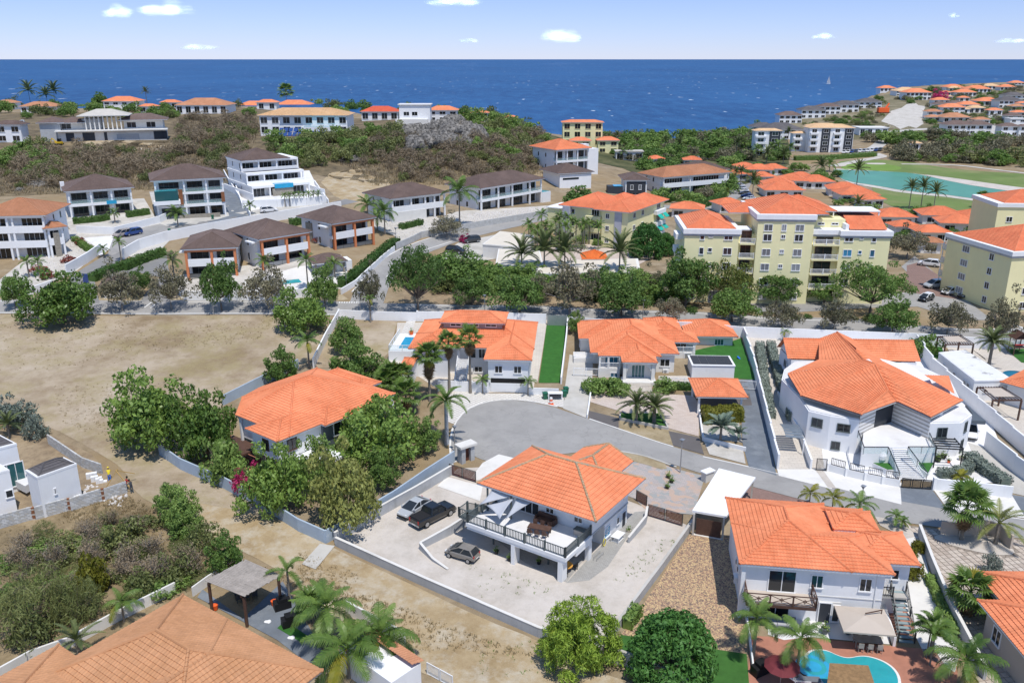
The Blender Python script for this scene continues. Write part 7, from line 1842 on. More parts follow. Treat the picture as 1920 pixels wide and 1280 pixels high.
for lb,x,y,w_ in(('orange bungalow roof behind the right corner of the largest yellow building',1681,425,72),('orange bungalow roof directly below the three lakeside palms',1767,422,76),('orange bungalow roof between lakeside palms and right edge apartments',1839,424,62),('orange bungalow roof left of the right edge apartments',1800,438,74),('orange bungalow roof half hidden by the reddish tree',1700,444,50),('orange bungalow roof right of the reddish tree',1751,456,62),('small tan roofed bungalow behind the reddish tree',1745,476,42),('orange bungalow roof left of the tall lakeside palm',1535,355,60),('orange bungalow roof, second row left of the lake',1484,353,58),('small orange bungalow behind the lake palms',1505,346,46),('orange bungalow roof beside the white car park',1458,362,62),('orange bungalow roof right of the flat white canopy, upper',1584,370,62),('orange bungalow roof right of the flat white canopy, lower',1612,381,72),('orange bungalow at the end of the row by the clipped palm',1638,390,46),('orange bungalow top left of the cluster',1395,326,42),('orange bungalow top centre of the cluster',1424,331,50),('orange bungalow top right of the cluster',1454,329,44),('orange bungalow behind the two tall palms',1384,340,40),('orange bungalow behind the car park palms',1432,345,44),('orange bungalow behind the ridge of the largest yellow building',1470,372,74),('orange roof left of the largest yellow building, lower',1372,400,52),('orange roof between two yellow buildings',1287,410,62),('far orange bungalow left of the car park trees',1232,310,30),('far orange bungalow near the parked cars',1298,312,34),('far small orange roof among the palms',1335,325,24)):
 sh(lb,x,y,w_,2.8,T_or2 if 'tan' not in lb else T_tan,stonew,rot=rnd.uniform(-.25,.25),group='orange roofed bungalows',lv=1)
 # ================================================================== hilltop houses
for a in(('white house with grey roof cut by the left edge of the hilltop',18,268,52,6.5,T_br),('long tan roofed house behind the three tall palms',70,212,66,3.5,T_tan),('small tan roofed house at the top left edge',10,206,40,4,T_tan),('tan roofed house with long low wall on the ridge',378,214,98,4.5,T_tan),('small orange roofed house behind the long tan one',318,204,36,3.5,T_or),('orange roofed house on the ridge, left of the round tree',476,200,74,5,T_or),('orange roofed house on the ridge, right of the round tree',548,198,70,5.5,T_or),('small orange roof below the ridge houses',500,206,40,4,T_or),('red roofed white house beside the white block',712,226,72,4,T_red),('orange roofed house with solar panels on the ridge',830,228,58,5,T_or),('orange roofed house above the limestone crag',862,218,46,5,T_or),('orange roofed terrace house right of the crag',900,228,34,4,T_or),('small orange house with red walls at the ridge end',958,234,26,3.5,T_or),('low orange roof peeping over the ridge, left',985,238,18,2.5,T_or),('low orange roof peeping over the ridge, right',1015,246,26,2.5,T_or)):
 sh(a[0],*a[1:6],wm=rust if 'red walls' in a[0]else white,D=.6,group=None)
H=sh('wide white mansion with pale tan roofs on the hill',570,252,168,7.2,T_pale,D=.45,lv=1,k=.3);H.roof(H.W*.25,H.W*.6,-1,H.W*.4,7.3,.36,T_pale,lvl=1);H.box('pool_terrace',H.W*.5,H.W*.92,-4,-.02,-4,3.2,white);H.box('pool_water',H.W*.52,H.W*.9,-3.8,-.3,3.202,3.25,poolm)
t=thing('solar_array','row of blue solar panels below the white mansion','solar panels',G(521,257));s_=mpp(t.location)
for k in range(10):
 for j in(0,1):MB().prism([(k*9*s_,j*2.2),(k*9*s_+7.4*s_,j*2.2),(k*9*s_+7.4*s_,j*2.2+1.9),(k*9*s_,j*2.2+1.9)],[.3+j*1.5,.3+j*1.5,1.6+j*1.5,1.6+j*1.5],[.36+j*1.5,.36+j*1.5,1.66+j*1.5,1.66+j*1.5]).build('solar_panel',M('solar_blue',(.03,.07,.22),.3),t)
H=sh('white cubic block house on the hill, right of the red roof',778,233,62,8,whitepave,flat=True,D=.6,wins=False);H.wins('f',.5,(H.W*.25,H.W*.5),(3.6,),2.4,1.6);H.box('base',-1,H.W*.9,-2,.49,-4,2.2,offwhite)
H=sh('white hilltop house with orange hip roof and tall dark windows',226,207,66,5,T_or,D=.6);sh('small orange annex right of the tall windowed hilltop house',277,212,34,3.5,T_or,D=.6)
H=House('construction_site','unfinished grey concrete villa under construction on the hill',(75,270),(312,264),lvl=0,cat='building');W=H.W
H.wall(W*.14,W,2,12,-4,4.0,concw);H.wall(0,W*.16,4,14,-2,7.0,greyw);H.wall(W*.14,W*.33,6,14,4.0,7.0,offwhite);H.wall(W*.66,W*.98,6,14,4.0,7.4,offwhite);H.wall(W*.33,W*.48,5,14,4,8,blockm)
H.roof(-1,W*.2,3,15,7.0,.38,T_br);H.roof(W*.14,W*.36,3,14,6.8,.4,T_br);H.roof(W*.62,W+1,3,15,7.4,.36,T_br);H.roof(W*.3,W*.72,2,15,9.2,.34,M('bare_plywood',(.5,.47,.42)))
for i in range(9):H.box('column',W*(.36+.035*i),W*(.36+.035*i)+.4,3,3.4,4,9.0,concw)
H.box('terrace_slab',W*.12,W*1.02,.5,5,3.7,4.05,concw)
for u,w_ in((.2,.08),(.33,.12),(.5,.03),(.9,.1),(.97,.05)):H.box('opening',W*u,W*(u+w_*.8),1.93,2.0,.2,3.2,charcoal)
H.box('garage_door',W*.6,W*.78,1.9,2.0,-.2,2.4,greyw)
for u in(.2,.72,.88):H.win('f',6,W*u,4.4,3.2,2.0)
t=thing('digger','small yellow digger in front of the construction site','excavator',G(111,272));MB().box(-1.2,1.2,-.8,.8,.4,1.2).build('body',M('digger_yellow',(.65,.42,.02)),t);MB().box(-.2,.8,-.6,.6,1.202,2.3).build('cab',G_dark,t);MB().bar((-.9,0,1.2),(-2.4,0,2.4),.25).bar((-2.4,0,2.4),(-3,0,.8),.2).build('boom',MATS['digger_yellow'],t)
for sy in(-1,1):MB().box(-1.3,1.3,sy*.85-.2,sy*.85+.2,0,.6).build('track',black,t)
H=sh('far yellow apartment block with orange roof at the edge of the sea',1092,274,78,11,T_or,yellow,D=.4,k=.25,lv=0,name='apartment_building');sh('orange roofed house below the far yellow block, left',1088,290,40,6,T_or2,yellow,D=.7);sh('orange roofed house below the far yellow block, right',1140,288,42,6,T_or2,yellow,D=.7);sh('unfinished building with bare timber roof, beside the car park',1180,302,54,4,M('bare_plywood',(.5,.4,.28)),offwhite,D=.5,flat=True)
# ================================================================== far condominiums and headland
def condo(label,px,py,wpx,n,rm,dark,D=.45):
 H=sh(label,px,py,wpx,n*3.2,rm,white,D=D,wins=False,k=.3,lv=0,name='apartment_building');W=H.W;m=max(2,int(W/6))
 for j in range(m):
  x0,x1=W*j/m+.8,W*(j+1)/m-.8
  if j%2:H.box('panel',x0,x1,.3,.49,0,n*3.2-.5,dark)
  for i in range(n):H.win('f',.3 if j%2 else .5,(x0+x1)/2,i*3.2+.7,(x1-x0)*.55,1.8,cols=2,pm=G_dark)
  if j%2==0:
   for i in range(1,n):H.box('balcony',x0,x1,-.9,.49,i*3.2-.2,i*3.2+.8,white)
 return H
condo('white and charcoal condominium with sand roof, right end near the parked cars',1556,286,86,4,T_pale,charcoal);condo('rust and white condominium wing between palms',1505,284,44,3,T_pale,rust);condo('small white and charcoal condominium at the left',1437,293,52,4,T_pale,charcoal);condo('sand roofed condominium behind the charcoal one',1545,256,60,2,T_pale,charcoal)
for a in(('grey roofed sea villa nearest the trees',1432,256,46,6,T_grey),('large grey roofed white sea villa behind the condominiums',1468,262,76,6,T_grey),('brown roofed sea villa above the large grey one',1482,232,44,6,T_br),('second sea villa up the headland, white with grey roof',1525,222,48,6,T_grey),('third sea villa up the headland, brown roof',1556,215,40,6,T_br),('fourth sea villa up the headland, wide grey roof',1588,211,46,6,T_grey),('fifth sea villa beside the orange crane, grey roof',1632,203,44,5,T_grey),('orange roofed villa with dark balcony beside the bougainvillea',1722,188,48,7,T_or),('cream roofed villa behind the balcony villa',1702,180,44,5,T_pale),('small orange house at the headland tip',1665,172,30,4,T_or),('orange roofed house above the long lane, left',1788,214,44,5,T_or),('orange roofed house above the long lane, middle',1818,206,38,4,T_or),('orange roofed house above the long lane, right',1856,199,44,4,T_or),('tan roofed house below the quarry, large',1794,230,52,3.5,T_tan),('tan hut below the quarry, small',1751,228,26,3,T_tan),('grey gabled white house pair, left',1798,253,50,6,T_br),('grey gabled white house pair, right',1838,253,44,6,T_br),('grey gabled white house beside the lane end',1893,256,36,6,T_br),('grey gabled house at the right edge',1918,256,20,6,T_br),('orange roofed white house far up the headland, left',1790,172,34,5,T_or),('orange roofed house far up the headland, middle',1812,181,38,4,T_or),('wide orange roofed house far up the headland',1836,174,44,4,T_or),('orange roofed house by the far right palms',1890,170,30,4,T_or),('orange roofed house on the skyline, far right',1908,163,26,5,T_or),('white house with black windows, right of the lane',1895,203,46,6,T_grey),('white house with twin gables at far right',1905,190,40,5,T_grey),('white house with big window by the right edge lane',1908,238,32,5,whitepave),('long white wall building below the quarry',1638,253,56,4,whitepave),('small sand roofed house among the golf trees',1717,283,20,4,T_pale),('pale house on the skyline between palms',1860,168,30,4,T_pale)):
 sh(a[0],*a[1:6],wm=offwhite if 'tan' in a[0]else white,D=.7,flat=a[5]is whitepave,pm=G_dark,ov=1.5)
for k in range(20):
 sh('small house half hidden by bushes on the headland',rnd.uniform(1745,1920),rnd.uniform(172,248),rnd.uniform(18,34),rnd.choice((3.5,4,5)),rnd.choice((T_or,T_or,T_tan,T_br,T_pale)),rnd.choice((white,offwhite)),D=.7,group='small houses on the headland',lv=0)
 # ================================================================== trees and plants
TR='''road 30 578 52 515|small green street tree nearest the left photo edge
dense 122 607 140 517|big glossy green tree standing on the sand lot, far left
grey 230 583 95 500|grey-green street tree beside the gatehouse driveway
road 262 556 50 505|small street tree behind the gatehouse driveway tree
grey 322 582 95 492|sparse grey street tree in front of the first terracotta house
road 416 583 72 490|green street tree before the gap of two terracotta houses
grey 503 580 105 488|sparse grey street tree before the middle terracotta house
dense 567 622 115 548|glossy round tree on the corner of the sand lot
mid 610 575 60 505|light green street tree left of the road junction
grey 694 583 62 497|thin grey street tree in the middle of the junction
umbrella 784 588 125 470|large spreading umbrella tree right of the junction
road 850 540 115 472|dark street tree behind the umbrella tree
grey 838 446 78 402|pale sparse acacia on the stone slope by the hill road
fardark 905 530 95 492|dark tree behind the road, left of the date palms
road 885 572 75 515|street tree with low crown left of the lamp post
grey 865 577 60 540|small greyish tree beside the umbrella tree
road 974 590 100 517|street tree above the dormer roofed house
grey 1068 592 118 480|tall grey-brown street tree at the middle of the long row
road 1165 594 95 525|light crowned street tree above the nested gable house
grey 1010 565 80 515|greyish tree behind the street row, left of the tall one
road 1120 562 80 505|dark tree behind the street row
grey 1255 604 66 548|grey sparse street tree left of the largest yellow building
road 1285 575 105 478|dark tree at the left corner of the largest yellow building
grey 1225 555 75 500|greyish tree behind the second lamp post
mango 1212 482 72 424|dense round dark tree beside the teal awnings
mango 1248 478 42 440|smaller dense tree between the two yellow buildings
yellow 1365 572 95 498|tree with yellow blossom before the largest yellow building
road 1372 604 88 542|dark tree hiding the guest house wall
road 1455 572 84 512|dark tree before the middle of the largest yellow building
grey 1465 618 82 555|pale grey sparse street tree below the dark trees
road 1545 568 66 528|round tree left of the great umbrella tree
umbrella 1630 592 150 498|great umbrella tree before the largest yellow building
grey 1563 622 76 560|grey-green sparse street tree below the great umbrella tree
road 1672 630 84 565|dark street tree right of the great umbrella tree
grey 1775 630 92 552|grey leaved street tree before the parked cars
grey 1872 652 80 552|grey tree at the right edge junction
grey 1700 485 92 425|reddish brown feathery tree behind the parking bays
dense 290 838 172 715|big dense tree at the left corner of the tree garden
dense 390 860 130 742|dense tree right of the big corner tree, along the blue wall
mid 668 722 110 652|round leafy tree behind the blue-grey house
mid 530 722 70 660|light green shrubby tree on the back wall of the tree garden
mid 652 662 72 602|sparse leafy small tree in the small empty lot
dense 708 868 175 755|broad dark green tree right of the blue-grey house
mid 795 850 70 790|leafy tree by the blue wall corner near the lamp
dense 522 962 125 845|dense dark tree inside the blue wall bend
mid 600 930 90 830|bright green tree between dark and olive trees
olive 650 992 132 848|pale olive tree at the corner of the blue walls
mid 716 920 70 850|small tree along the blue wall right of the olive tree
thorn 1082 1244 160 1142|feathery bright green thorn tree beside the retaining wall
mango 1258 1266 176 1165|dense round mango tree on the lawn below the brick driveway
mid 343 990 80 920|leafy shrub tree beside the builders' dirt track
mid 318 955 60 915|low leafy shrub by the builders' dirt track
mid 425 1078 78 1010|small leafy tree left of the plank pergola
mid 352 1010 70 965|leafy shrub at the edge of the scrub lot
fardark 1085 390 66 352|dark tree right of the long white villa
mid 1078 625 34 588|fruiting small tree beside the turf strip'''
for ln in TR.split('\n'):
 a,lb=ln.split('|');k,x,y,w_,tp=a.split();tree(k,int(x),int(y),int(w_),int(tp),lb,group='street trees along the main road' if 'street tree' in lb else None)
SB='''silver 12 790 70 748|silver shrub at the left photo edge above the feather palm
silver 45 800 62 762|silver shrub right of the feather palm, left edge
silver 70 822 48 785|silver shrub at the end of the long block wall
bloom 462 925 62 876|magenta bougainvillea by the veranda stair
bush 420 905 75 835|bushy shrub left of the magenta bougainvillea
reedy 60 1190 170 1075|tall feathery scrub at the left photo edge
reedy 150 1165 110 1085|feathery green scrub beside the tall scrub
scrub 235 1030 90 985|grey-green scrub in the middle of the scrub lot
scrub 60 1215 90 1160|dense shrub against the white garden wall, left
reedy 80 1010 60 985|bright green tuft below the block wall
ybush 178 1110 66 1050|yellow leaved shrub in the scrub lot
scrub 265 1115 70 1075|green shrub left of the brown tile roof peak
scrub 330 1090 80 1045|green shrub behind the brown tile roof peak
scrub 385 1035 70 985|shrub between scrub lot and dirt track
bush 1125 735 70 708|round clipped bush left of the porch steps
bush 1160 738 50 712|clipped bush touching the porch steps
bush 1245 735 50 712|clipped bush right of the porch steps
ybush 1705 1048 36 1022|upper round yellow-green ball shrub by the orange roof
ybush 1710 1082 44 1050|middle round yellow-green ball shrub by the orange roof
ybush 1722 1035 30 1012|lower small ball shrub by the yard wall
redshrub 150 458 22 447|red leaved shrub in the white stone garden
redshrub 132 492 26 480|red shrub on the stone slope below the tan roofed villa
redshrub 75 508 30 498|red shrub along the cactus garden path
redshrub 88 522 30 510|magenta shrub at the foot of the cactus garden
redshrub 600 455 30 440|red shrub beside the rightmost terracotta house
bloom 870 455 24 440|pink shrub beside the parked grey car
bloom 1760 190 36 170|purple bougainvillea mass on the headland
silver 1860 1075 44 1045|dry yellow grass clump on the gravel island
bush 1895 1180 70 1130|green shrub under the right edge roof
bush 1905 1225 60 1185|leafy shrub at the bottom right edge
silver 1940 1245 60 1190|blue-grey shrub at the bottom right corner
bush 1730 665 60 628|bright shrub behind the white annex
fardark 1300 478 40 445|dark tree left of the largest yellow building
bush 1345 425 30 405|shrub on the road curve behind the yellow roofs
bush 1240 375 46 350|round shrub below the tan roofed villa
bush 1290 385 60 355|palm-like shrub on the stone bank'''
for ln in SB.split('\n'):
 a,lb=ln.split('|');k,x,y,w_,tp=a.split();tree(k,int(x),int(y),int(w_),int(tp),lb,cat='shrub',name='shrub')
HD_=[('silver hedge left of the paved court path',[(1424,652),(1432,720),(1444,785)],1.3,1.2,L_silver),('silver hedge right of the paved court path',[(1444,652),(1462,720),(1485,790)],1.3,1.3,L_silver),('silver hedge along the side lane',[(1816,862),(1845,885),(1885,912)],1.6,1.2,L_silver),('low silver hedge under the black pergola',[(1760,895),(1810,888),(1822,870)],1.2,1.0,L_silver),('yellow-green hedge in front of the orange carport',[(1318,790),(1390,786)],2.4,1.9,L_ygreen),('green hedge under the porch terrace balustrade',[(1240,728),(1300,730)],1.2,1.0,L_hedge),('green hedge left of the porch',[(1112,728),(1165,732)],1.8,1.3,L_hedge),('green hedge before the white two storey villa, left',[(138,420),(185,416),(205,412)],1.4,1.5,L_hedge),('green hedge before the white two storey villa, right',[(238,408),(280,402)],1.6,1.6,L_hedge),('planted strip along the grey yard wall',[(1740,1085),(1765,1140),(1790,1190)],.8,.7,L_mid),('shrub row along the low wall of the brick driveway',[(1195,1150),(1175,1180)],1.0,1.2,L_mid),('hedge row left of the brown tile roof',[(30,1275),(80,1262),(130,1240)],1.0,.8,L_hedge),('dark hedge below the condominiums',[(1490,301),(1560,299),(1640,293)],3,2.2,L_dark),('long shrub bank above the street, left',[(140,452),(165,470),(185,476)],1.4,1.2,L_mid)]
for lb,px_,w_,h_,m_ in HD_:hedge('hedge',lb,px_,w_,h_,m_,.3 if w_<2 else .36,40 if 'condo' not in lb and 'edge'!=lb else 10)
fanpalm(806,752,668,'tall fan palm with a long skirt of dead leaves left of the stairs',1.25,24,30,deadlen=1.5)
fanpalm(843,735,642,'fan palm with dead skirt, middle of three before the dormer house',1.0,22,22);fanpalm(882,737,634,'fan palm with dead skirt right of the outside stairs',1.1,22,24)
fanpalm(762,772,738,'short fan palm with yellow dead leaves by the cul-de-sac',1.3,20,12);fanpalm(735,745,700,'bushy cluster of fan palms behind the blue-grey house',1.1,22,4,bunch=5);fanpalm(425,890,852,'bushy fan palm in the left corner of the tree garden',1.0,20,8,bunch=2)
fanpalm(1802,1012,948,'fan palm with brown skirt on the gravel island',1.35,24,16);fanpalm(1812,1150,1108,'fan palm between yard wall and right edge roof',1.25,24,8)
palm('royal',838,832,752,'wind-blown royal palm with grey trunk beside the cul-de-sac lamp',1.15,15,r=.3,tmat=greyw);palm('pale',1866,1020,980,'pale feather palm on the gravel island',1.15,14,r=.24)
palm('coco',580,690,640,'small coconut palm at the head of the white lot wall',.9,12);palm('coco',905,738,712,'little palm left of the garage door',.5,12,r=.1);palm('coco',990,742,716,'little palm right of the garage door',.5,12,r=.1)
palm('date',1192,790,757,'date palm on the round bed, left',1.1,30,r=.3);palm('date',1226,792,762,'date palm on the round bed, right',1.1,30,r=.3);palm('blue',1350,832,800,'bluish palm below the yellow-green hedge',1.3,26,r=.2);palm('blue',1384,826,812,'small bluish palm right of the larger one',.8,18,r=.15)
for x,y,t_,s_,lb in((1516,955,925,.55,'yellowish young palm behind the pool house, leftmost'),(1558,970,934,.6,'yellowish young palm behind the pool house, middle'),(1606,985,945,.7,'young palm behind the pool house beside the street lamp'),(1678,985,968,.45,'small palm in the white gravel bed'),(1690,992,978,.35,'smallest palm in the white gravel bed')):palm('cocoy' if 'yellow' in lb else 'coco',x,y,t_,lb,s_,11,r=.09)
palm('coco',1412,1232,1158,'coconut palm left of the pool deck, beside the brick driveway',.78,15);palm('coco',1492,1275,1195,'coconut palm in front of the pool',.85,16);palm('areca',1735,1240,1178,'multi-stemmed palm at the right side of the pool',1.0,11,bunch=4,r=.14);palm('coco',1800,1300,1238,'coconut palm at the bottom right corner',1.0,16)
palm('royal',544,1130,1070,'wind-bent palm with few fronds beside the plank pergola',.95,7,r=.14,levels=.9);palm('coco',618,1215,1138,'coconut palm nearest the covered barbecues',1.1,17);palm('coco',655,1270,1215,'coconut palm at the bottom edge left of the shed',1.25,16);palm('coco',715,1240,1190,'coconut palm leaning over the shed roof',1.15,16);palm('areca',585,1165,1120,'bright areca palm clump behind the barbecues',1.0,9,bunch=6,r=.1)
palm('coco',233,1165,1128,'small palm beside the white garden wall and brown roof',.7,9,r=.1);palm('date',150,1235,1200,'feather palm left of the brown tile roof',.9,16);palm('date',18,818,795,'feather palm among the silver shrubs',.95,18);palm('date',1852,695,640,'date palm with brown skirt behind the white annex',1.15,34,r=.28)
palm('cocoy',1808,905,893,'small yellow palm left of the side lane hedge',.45,9,bunch=2,r=.1);palm('coco',1470,638,622,'tiny palm behind the big white villa',.4,9,r=.08);palm('coco',695,605,560,'young palm with dead fronds at the junction corner',.45,12,r=.14)
for k,x,y,t_,w_,lb in(('date',978,520,475,66,'leftmost of four big date palms behind the street row'),('date',1020,525,468,78,'second of four big date palms behind the street row'),('date',1058,528,470,72,'third of four big date palms behind the street row'),('date',1160,535,472,76,'rightmost of four big date palms behind the street row'),('coco',862,425,362,72,'large shaggy coconut palm on the stone slope'),('coco',690,410,385,46,'coconut palm left of the beige based villa'),('coco',722,440,398,50,'coconut palm before the beige based villa'),('coco',708,432,410,40,'small palm at the clipped hedge end'),('coco',332,560,488,40,'palm beside the nearest terracotta house'),('coco',500,540,490,38,'palm below the middle terracotta house'),('coco',578,545,490,36,'slim palm left of the pool pavilion'),('coco',628,520,495,34,'palm beside the pool pavilion'),('coco',228,492,455,26,'single palm by the upper street'),('coco',195,482,468,24,'small palm in the white stone garden'),('coco',216,418,400,24,'palm before the white two storey villa'),('cocoy',334,424,400,38,'yellowish palm below the glass fronted pool'),('coco',55,520,492,30,'left palm of the cactus garden'),('coco',75,518,492,30,'right palm of the cactus garden'),('coco',470,402,386,24,'palm by the foot of the steep drive'),('date',1606,348,318,36,'tall date palm at the near lake shore'),('date',1704,392,352,34,'left of three date palms beside the lake'),('date',1726,392,350,34,'middle of three date palms beside the lake'),('date',1750,394,360,36,'right of three date palms beside the lake'),('fan',1838,390,370,26,'left palm of the pair at the lake end'),('fan',1852,392,374,26,'right palm of the pair at the lake end'),('date',1410,375,338,34,'date palm beside the white car park'),('date',1378,352,322,22,'left of two palms behind the orange bungalows'),('date',1388,352,322,24,'right of two palms behind the orange bungalows'),('date',1468,308,290,30,'grey-green palm below the condominiums'),('date',1437,306,288,28,'palm left of the condominiums'),('coco',1555,322,308,30,'palm at the lake head, left'),('date',1538,330,310,34,'palm at the lake head, right'),('date',1607,398,382,32,'clipped palm crown among the bungalow roofs'),('coco',1362,392,360,24,'slim palm on the road curve'),('date',58,200,170,36,'leftmost of three tall palms on the ridge'),('date',90,202,178,30,'middle of three tall palms on the ridge'),('date',105,200,170,34,'rightmost of three tall palms on the ridge'),('date',277,205,172,18,'small palm behind the hilltop annex'),('fan',538,196,172,32,'dark round palm between ridge roofs'),('date',560,250,222,30,'shaggy palm before the white mansion')):
 if k=='cocoy':k='coco'
 farpalm(k,x,y,t_,w_,lb)
rg=random.Random(11)
def mass(name,n,quad,kind,wr,hgt=1.0,avoid=None):
 V=[];F=[];k=0;mt={}
 while k<n:
  u,v=rg.random(),rg.random();a,b,c_,d=quad
  x=(a[0]*(1-u)+b[0]*u)*(1-v)+(d[0]*(1-u)+c_[0]*u)*v;y=(a[1]*(1-u)+b[1]*u)*(1-v)+(d[1]*(1-u)+c_[1]*u)*v;k+=1
  if avoid and any(q[0]<x<q[2]and q[1]<y<q[3]for q in avoid):continue
  p=G(x,y);kk=rg.choice(kind);cr,tk,W0,H0=TREE[kk][rg.randrange(len(TREE[kk]))]
  if kk not in mt:mt[kk]=([],[])
  key=('np',cr.name)
  if key not in WINC:
   co=np.empty(len(cr.vertices)*3,np.float32);cr.vertices.foreach_get('co',co);WINC[key]=co.reshape(-1,3)
  co=WINC[key];s_=rg.uniform(*wr)*mpp(p)/W0;th_=rg.uniform(0,6.28);c2,s2=math.cos(th_)*s_,math.sin(th_)*s_
  mt[kk][0].append(np.stack([co[:,0]*c2-co[:,1]*s2+p.x,co[:,0]*s2+co[:,1]*c2+p.y,co[:,2]*s_*hgt*rg.uniform(.7,1.2)+p.z],1));mt[kk][1].append(TREE[kk][0][0].materials[0])
 for kk,(vs,m_)in mt.items():
  v=np.concatenate(vs);tag(link(name,npmesh(name,v,np.arange(len(v)).reshape(-1,4),m_[0])),kind='stuff')
def scatter(n,quad,kind,wr,labels,group,hgt=1.0,cat='tree',dry=False,avoid=None):
 k=0;tries=0
 while k<n and tries<n*20:
  tries+=1
  u,v=rg.random(),rg.random();a,b,c_,d=quad
  x=(a[0]*(1-u)+b[0]*u)*(1-v)+(d[0]*(1-u)+c_[0]*u)*v;y=(a[1]*(1-u)+b[1]*u)*(1-v)+(d[1]*(1-u)+c_[1]*u)*v
  if avoid and any(q[0]<x<q[2]and q[1]<y<q[3]for q in avoid):continue
  k+=1;p=G(x,y);w_=rg.uniform(*wr)*mpp(p);kk=kind if not kind or isinstance(kind,str)else rg.choice(kind)
  if dry:
   f,s_=DRY[rg.choice((0,1,2,0,1,2,3))];r=thing('dry_shrub',labels,cat,p,rg.uniform(0,6.28),group);sc_=w_/3.0;r.scale=(sc_,sc_,sc_*rg.uniform(.8,1.3));link('foliage',f,r);link('branches',s_,r)
  else:
   cr,tk,W0,H0=TREE[kk][rg.randrange(len(TREE[kk]))];r=thing('tree' if cat=='tree' else 'shrub',labels,cat,p,rg.uniform(0,6.28),group);sc_=w_/W0;r.scale=(sc_,sc_,sc_*hgt*rg.uniform(.8,1.2));link('crown' if cat=='tree' else 'foliage',cr,r);link('trunk' if cat=='tree' else 'stem',tk,r)
AV=[(70,225,335,285),(480,225,660,262),(590,318,755,390),(0,235,75,300),(765,222,900,268),(400,320,480,420)]
mass('hill_brush',212,[(0,285),(470,255),(440,335),(0,360)],('twig','twig','scrub'),(18,40),1,AV)
mass('hill_brush',161,[(660,275),(1010,255),(1010,330),(700,345)],('twig','twig','scrub'),(18,36),1,AV)
mass('hill_brush',68,[(330,225),(480,225),(480,265),(330,280)],('twig','twig','scrub'),(16,32),1,None)
scatter(62,[(480,262),(760,248),(740,290),(560,318)],('scrub','bush','scrub'),(22,52),'olive green thorn bush on the hillside below the mansion','olive bushes below the mansion',cat='shrub',avoid=AV)
mass('bushes',46,[(880,225),(985,240),(1060,290),(900,300)],('scrub','scrub','bush'),(20,42),1,None)
mass('bushes',26,[(0,290),(70,280),(110,330),(0,350)],('scrub','bush'),(24,50),1,None)
mass('bushes',75,[(0,195),(480,198),(470,222),(0,225)],('fardark','bush','scrub'),(14,36),1,[(190,180,300,212),(330,195,440,222)])
mass('bushes',60,[(590,195),(1000,222),(980,232),(600,215)],('fardark','bush','scrub'),(14,40),1,None)
mass('street_undergrowth',26,[(845,545),(1270,570),(1262,550),(860,525)],('road','mid','road'),(60,92),.7)
mass('coast_wood',130,[(1040,262),(1150,258),(1440,242),(1440,262)],('fardark','farmid','fargrey','scrub'),(16,34),.8)
mass('wood_undergrowth',160,[(1130,285),(1440,262),(1480,300),(1200,312)],('fardark','fargrey','scrub'),(18,34),.6)
mass('headland_bushes',290,[(1450,250),(1990,235),(1990,158),(1700,172)],('fardark','scrub','fargrey','scrub'),(8,22),.7,[(1655,195,1740,242)])
scatter(80,[(1150,270),(1430,262),(1480,300),(1200,305)],('fardark','farmid','fargrey','farmid'),(24,48),'leafy tree in the wood between the hill and the condominiums','trees of the wood behind the car parks',.8)
scatter(46,[(1190,310),(1380,308),(1370,372),(1320,372)],('fardark','farmid','fargrey'),(22,44),'tree among the bungalows and villas left of the car park','trees among the bungalows',.8)
scatter(34,[(1380,318),(1560,320),(1640,400),(1440,372)],('fardark','farmid'),(16,32),'small tree between the orange bungalow roofs','small trees between bungalows',.8)
scatter(30,[(1620,400),(1880,400),(1880,450),(1660,460)],('fardark','farmid'),(18,34),'small tree among the bungalows below the lake','small trees below the lake',.8)
mass('bushes',60,[(1650,285),(1990,292),(1990,318),(1700,303)],('fardark','fargrey','scrub','fargrey'),(22,56),.8,None)
scatter(46,[(1620,258),(1800,262),(1990,275),(1650,285)],('fardark','farmid','fargrey'),(20,46),'tree on the flat land behind the golf course','trees behind the golf course',.8)
mass('bushes',80,[(1600,235),(1990,238),(1990,160),(1690,178)],('fardark','scrub','fargrey'),(10,24),.8,[(1655,195,1740,242)])
mass('bushes',26,[(1430,262),(1640,205),(1660,215),(1480,262)],('fardark','bush'),(8,20),.8,None)
mass('bushes',22,[(1275,590),(1640,608),(1640,598),(1275,582)],('scrub','hedgebush'),(14,30),.8,None)
mass('bushes',40,[(760,545),(1270,575),(1270,560),(780,530)],('scrub','hedgebush','bush'),(24,50),1,None)
mass('bushes',30,[(930,440),(1060,440),(1240,470),(960,475)],('bush','hedgebush'),(14,30),1,None)
for i in range(17):
 x=988+i*8.5+rg.uniform(-4,4);y=462+rg.uniform(-8,12);farpalm('coco',x,y,y-rg.uniform(38,58),rg.uniform(22,32),'slender coconut palm before the three storey yellow apartments','coconut palms before the apartments')
for i in range(8):farpalm('coco',535+i*9,388.5-i*.8,367-i*.6,16,'small palm in the row below the terraced villa','row of small palms below the terraced villa')
for i in range(26):
 x=rg.uniform(1150,1480);y=300+rg.uniform(-30,4);farpalm('coco' if i%3 else 'date',x,y,y-rg.uniform(14,26),rg.uniform(16,26),'palm standing in the wood behind the car parks','palms in the far wood')
scatter(46,[(-20,1050),(235,975),(420,1060),(60,1200)],None,(26,60),'bare dry shrub in the scrub lot','bare shrubs of the scrub lot',cat='shrub',dry=True);scatter(70,[(-20,1050),(330,975),(430,1075),(0,1215)],('scrub','reedy','scrub','bush'),(34,84),'green and yellow scrub bush in the scrub lot','scrub bushes of the scrub lot',.55,'shrub')
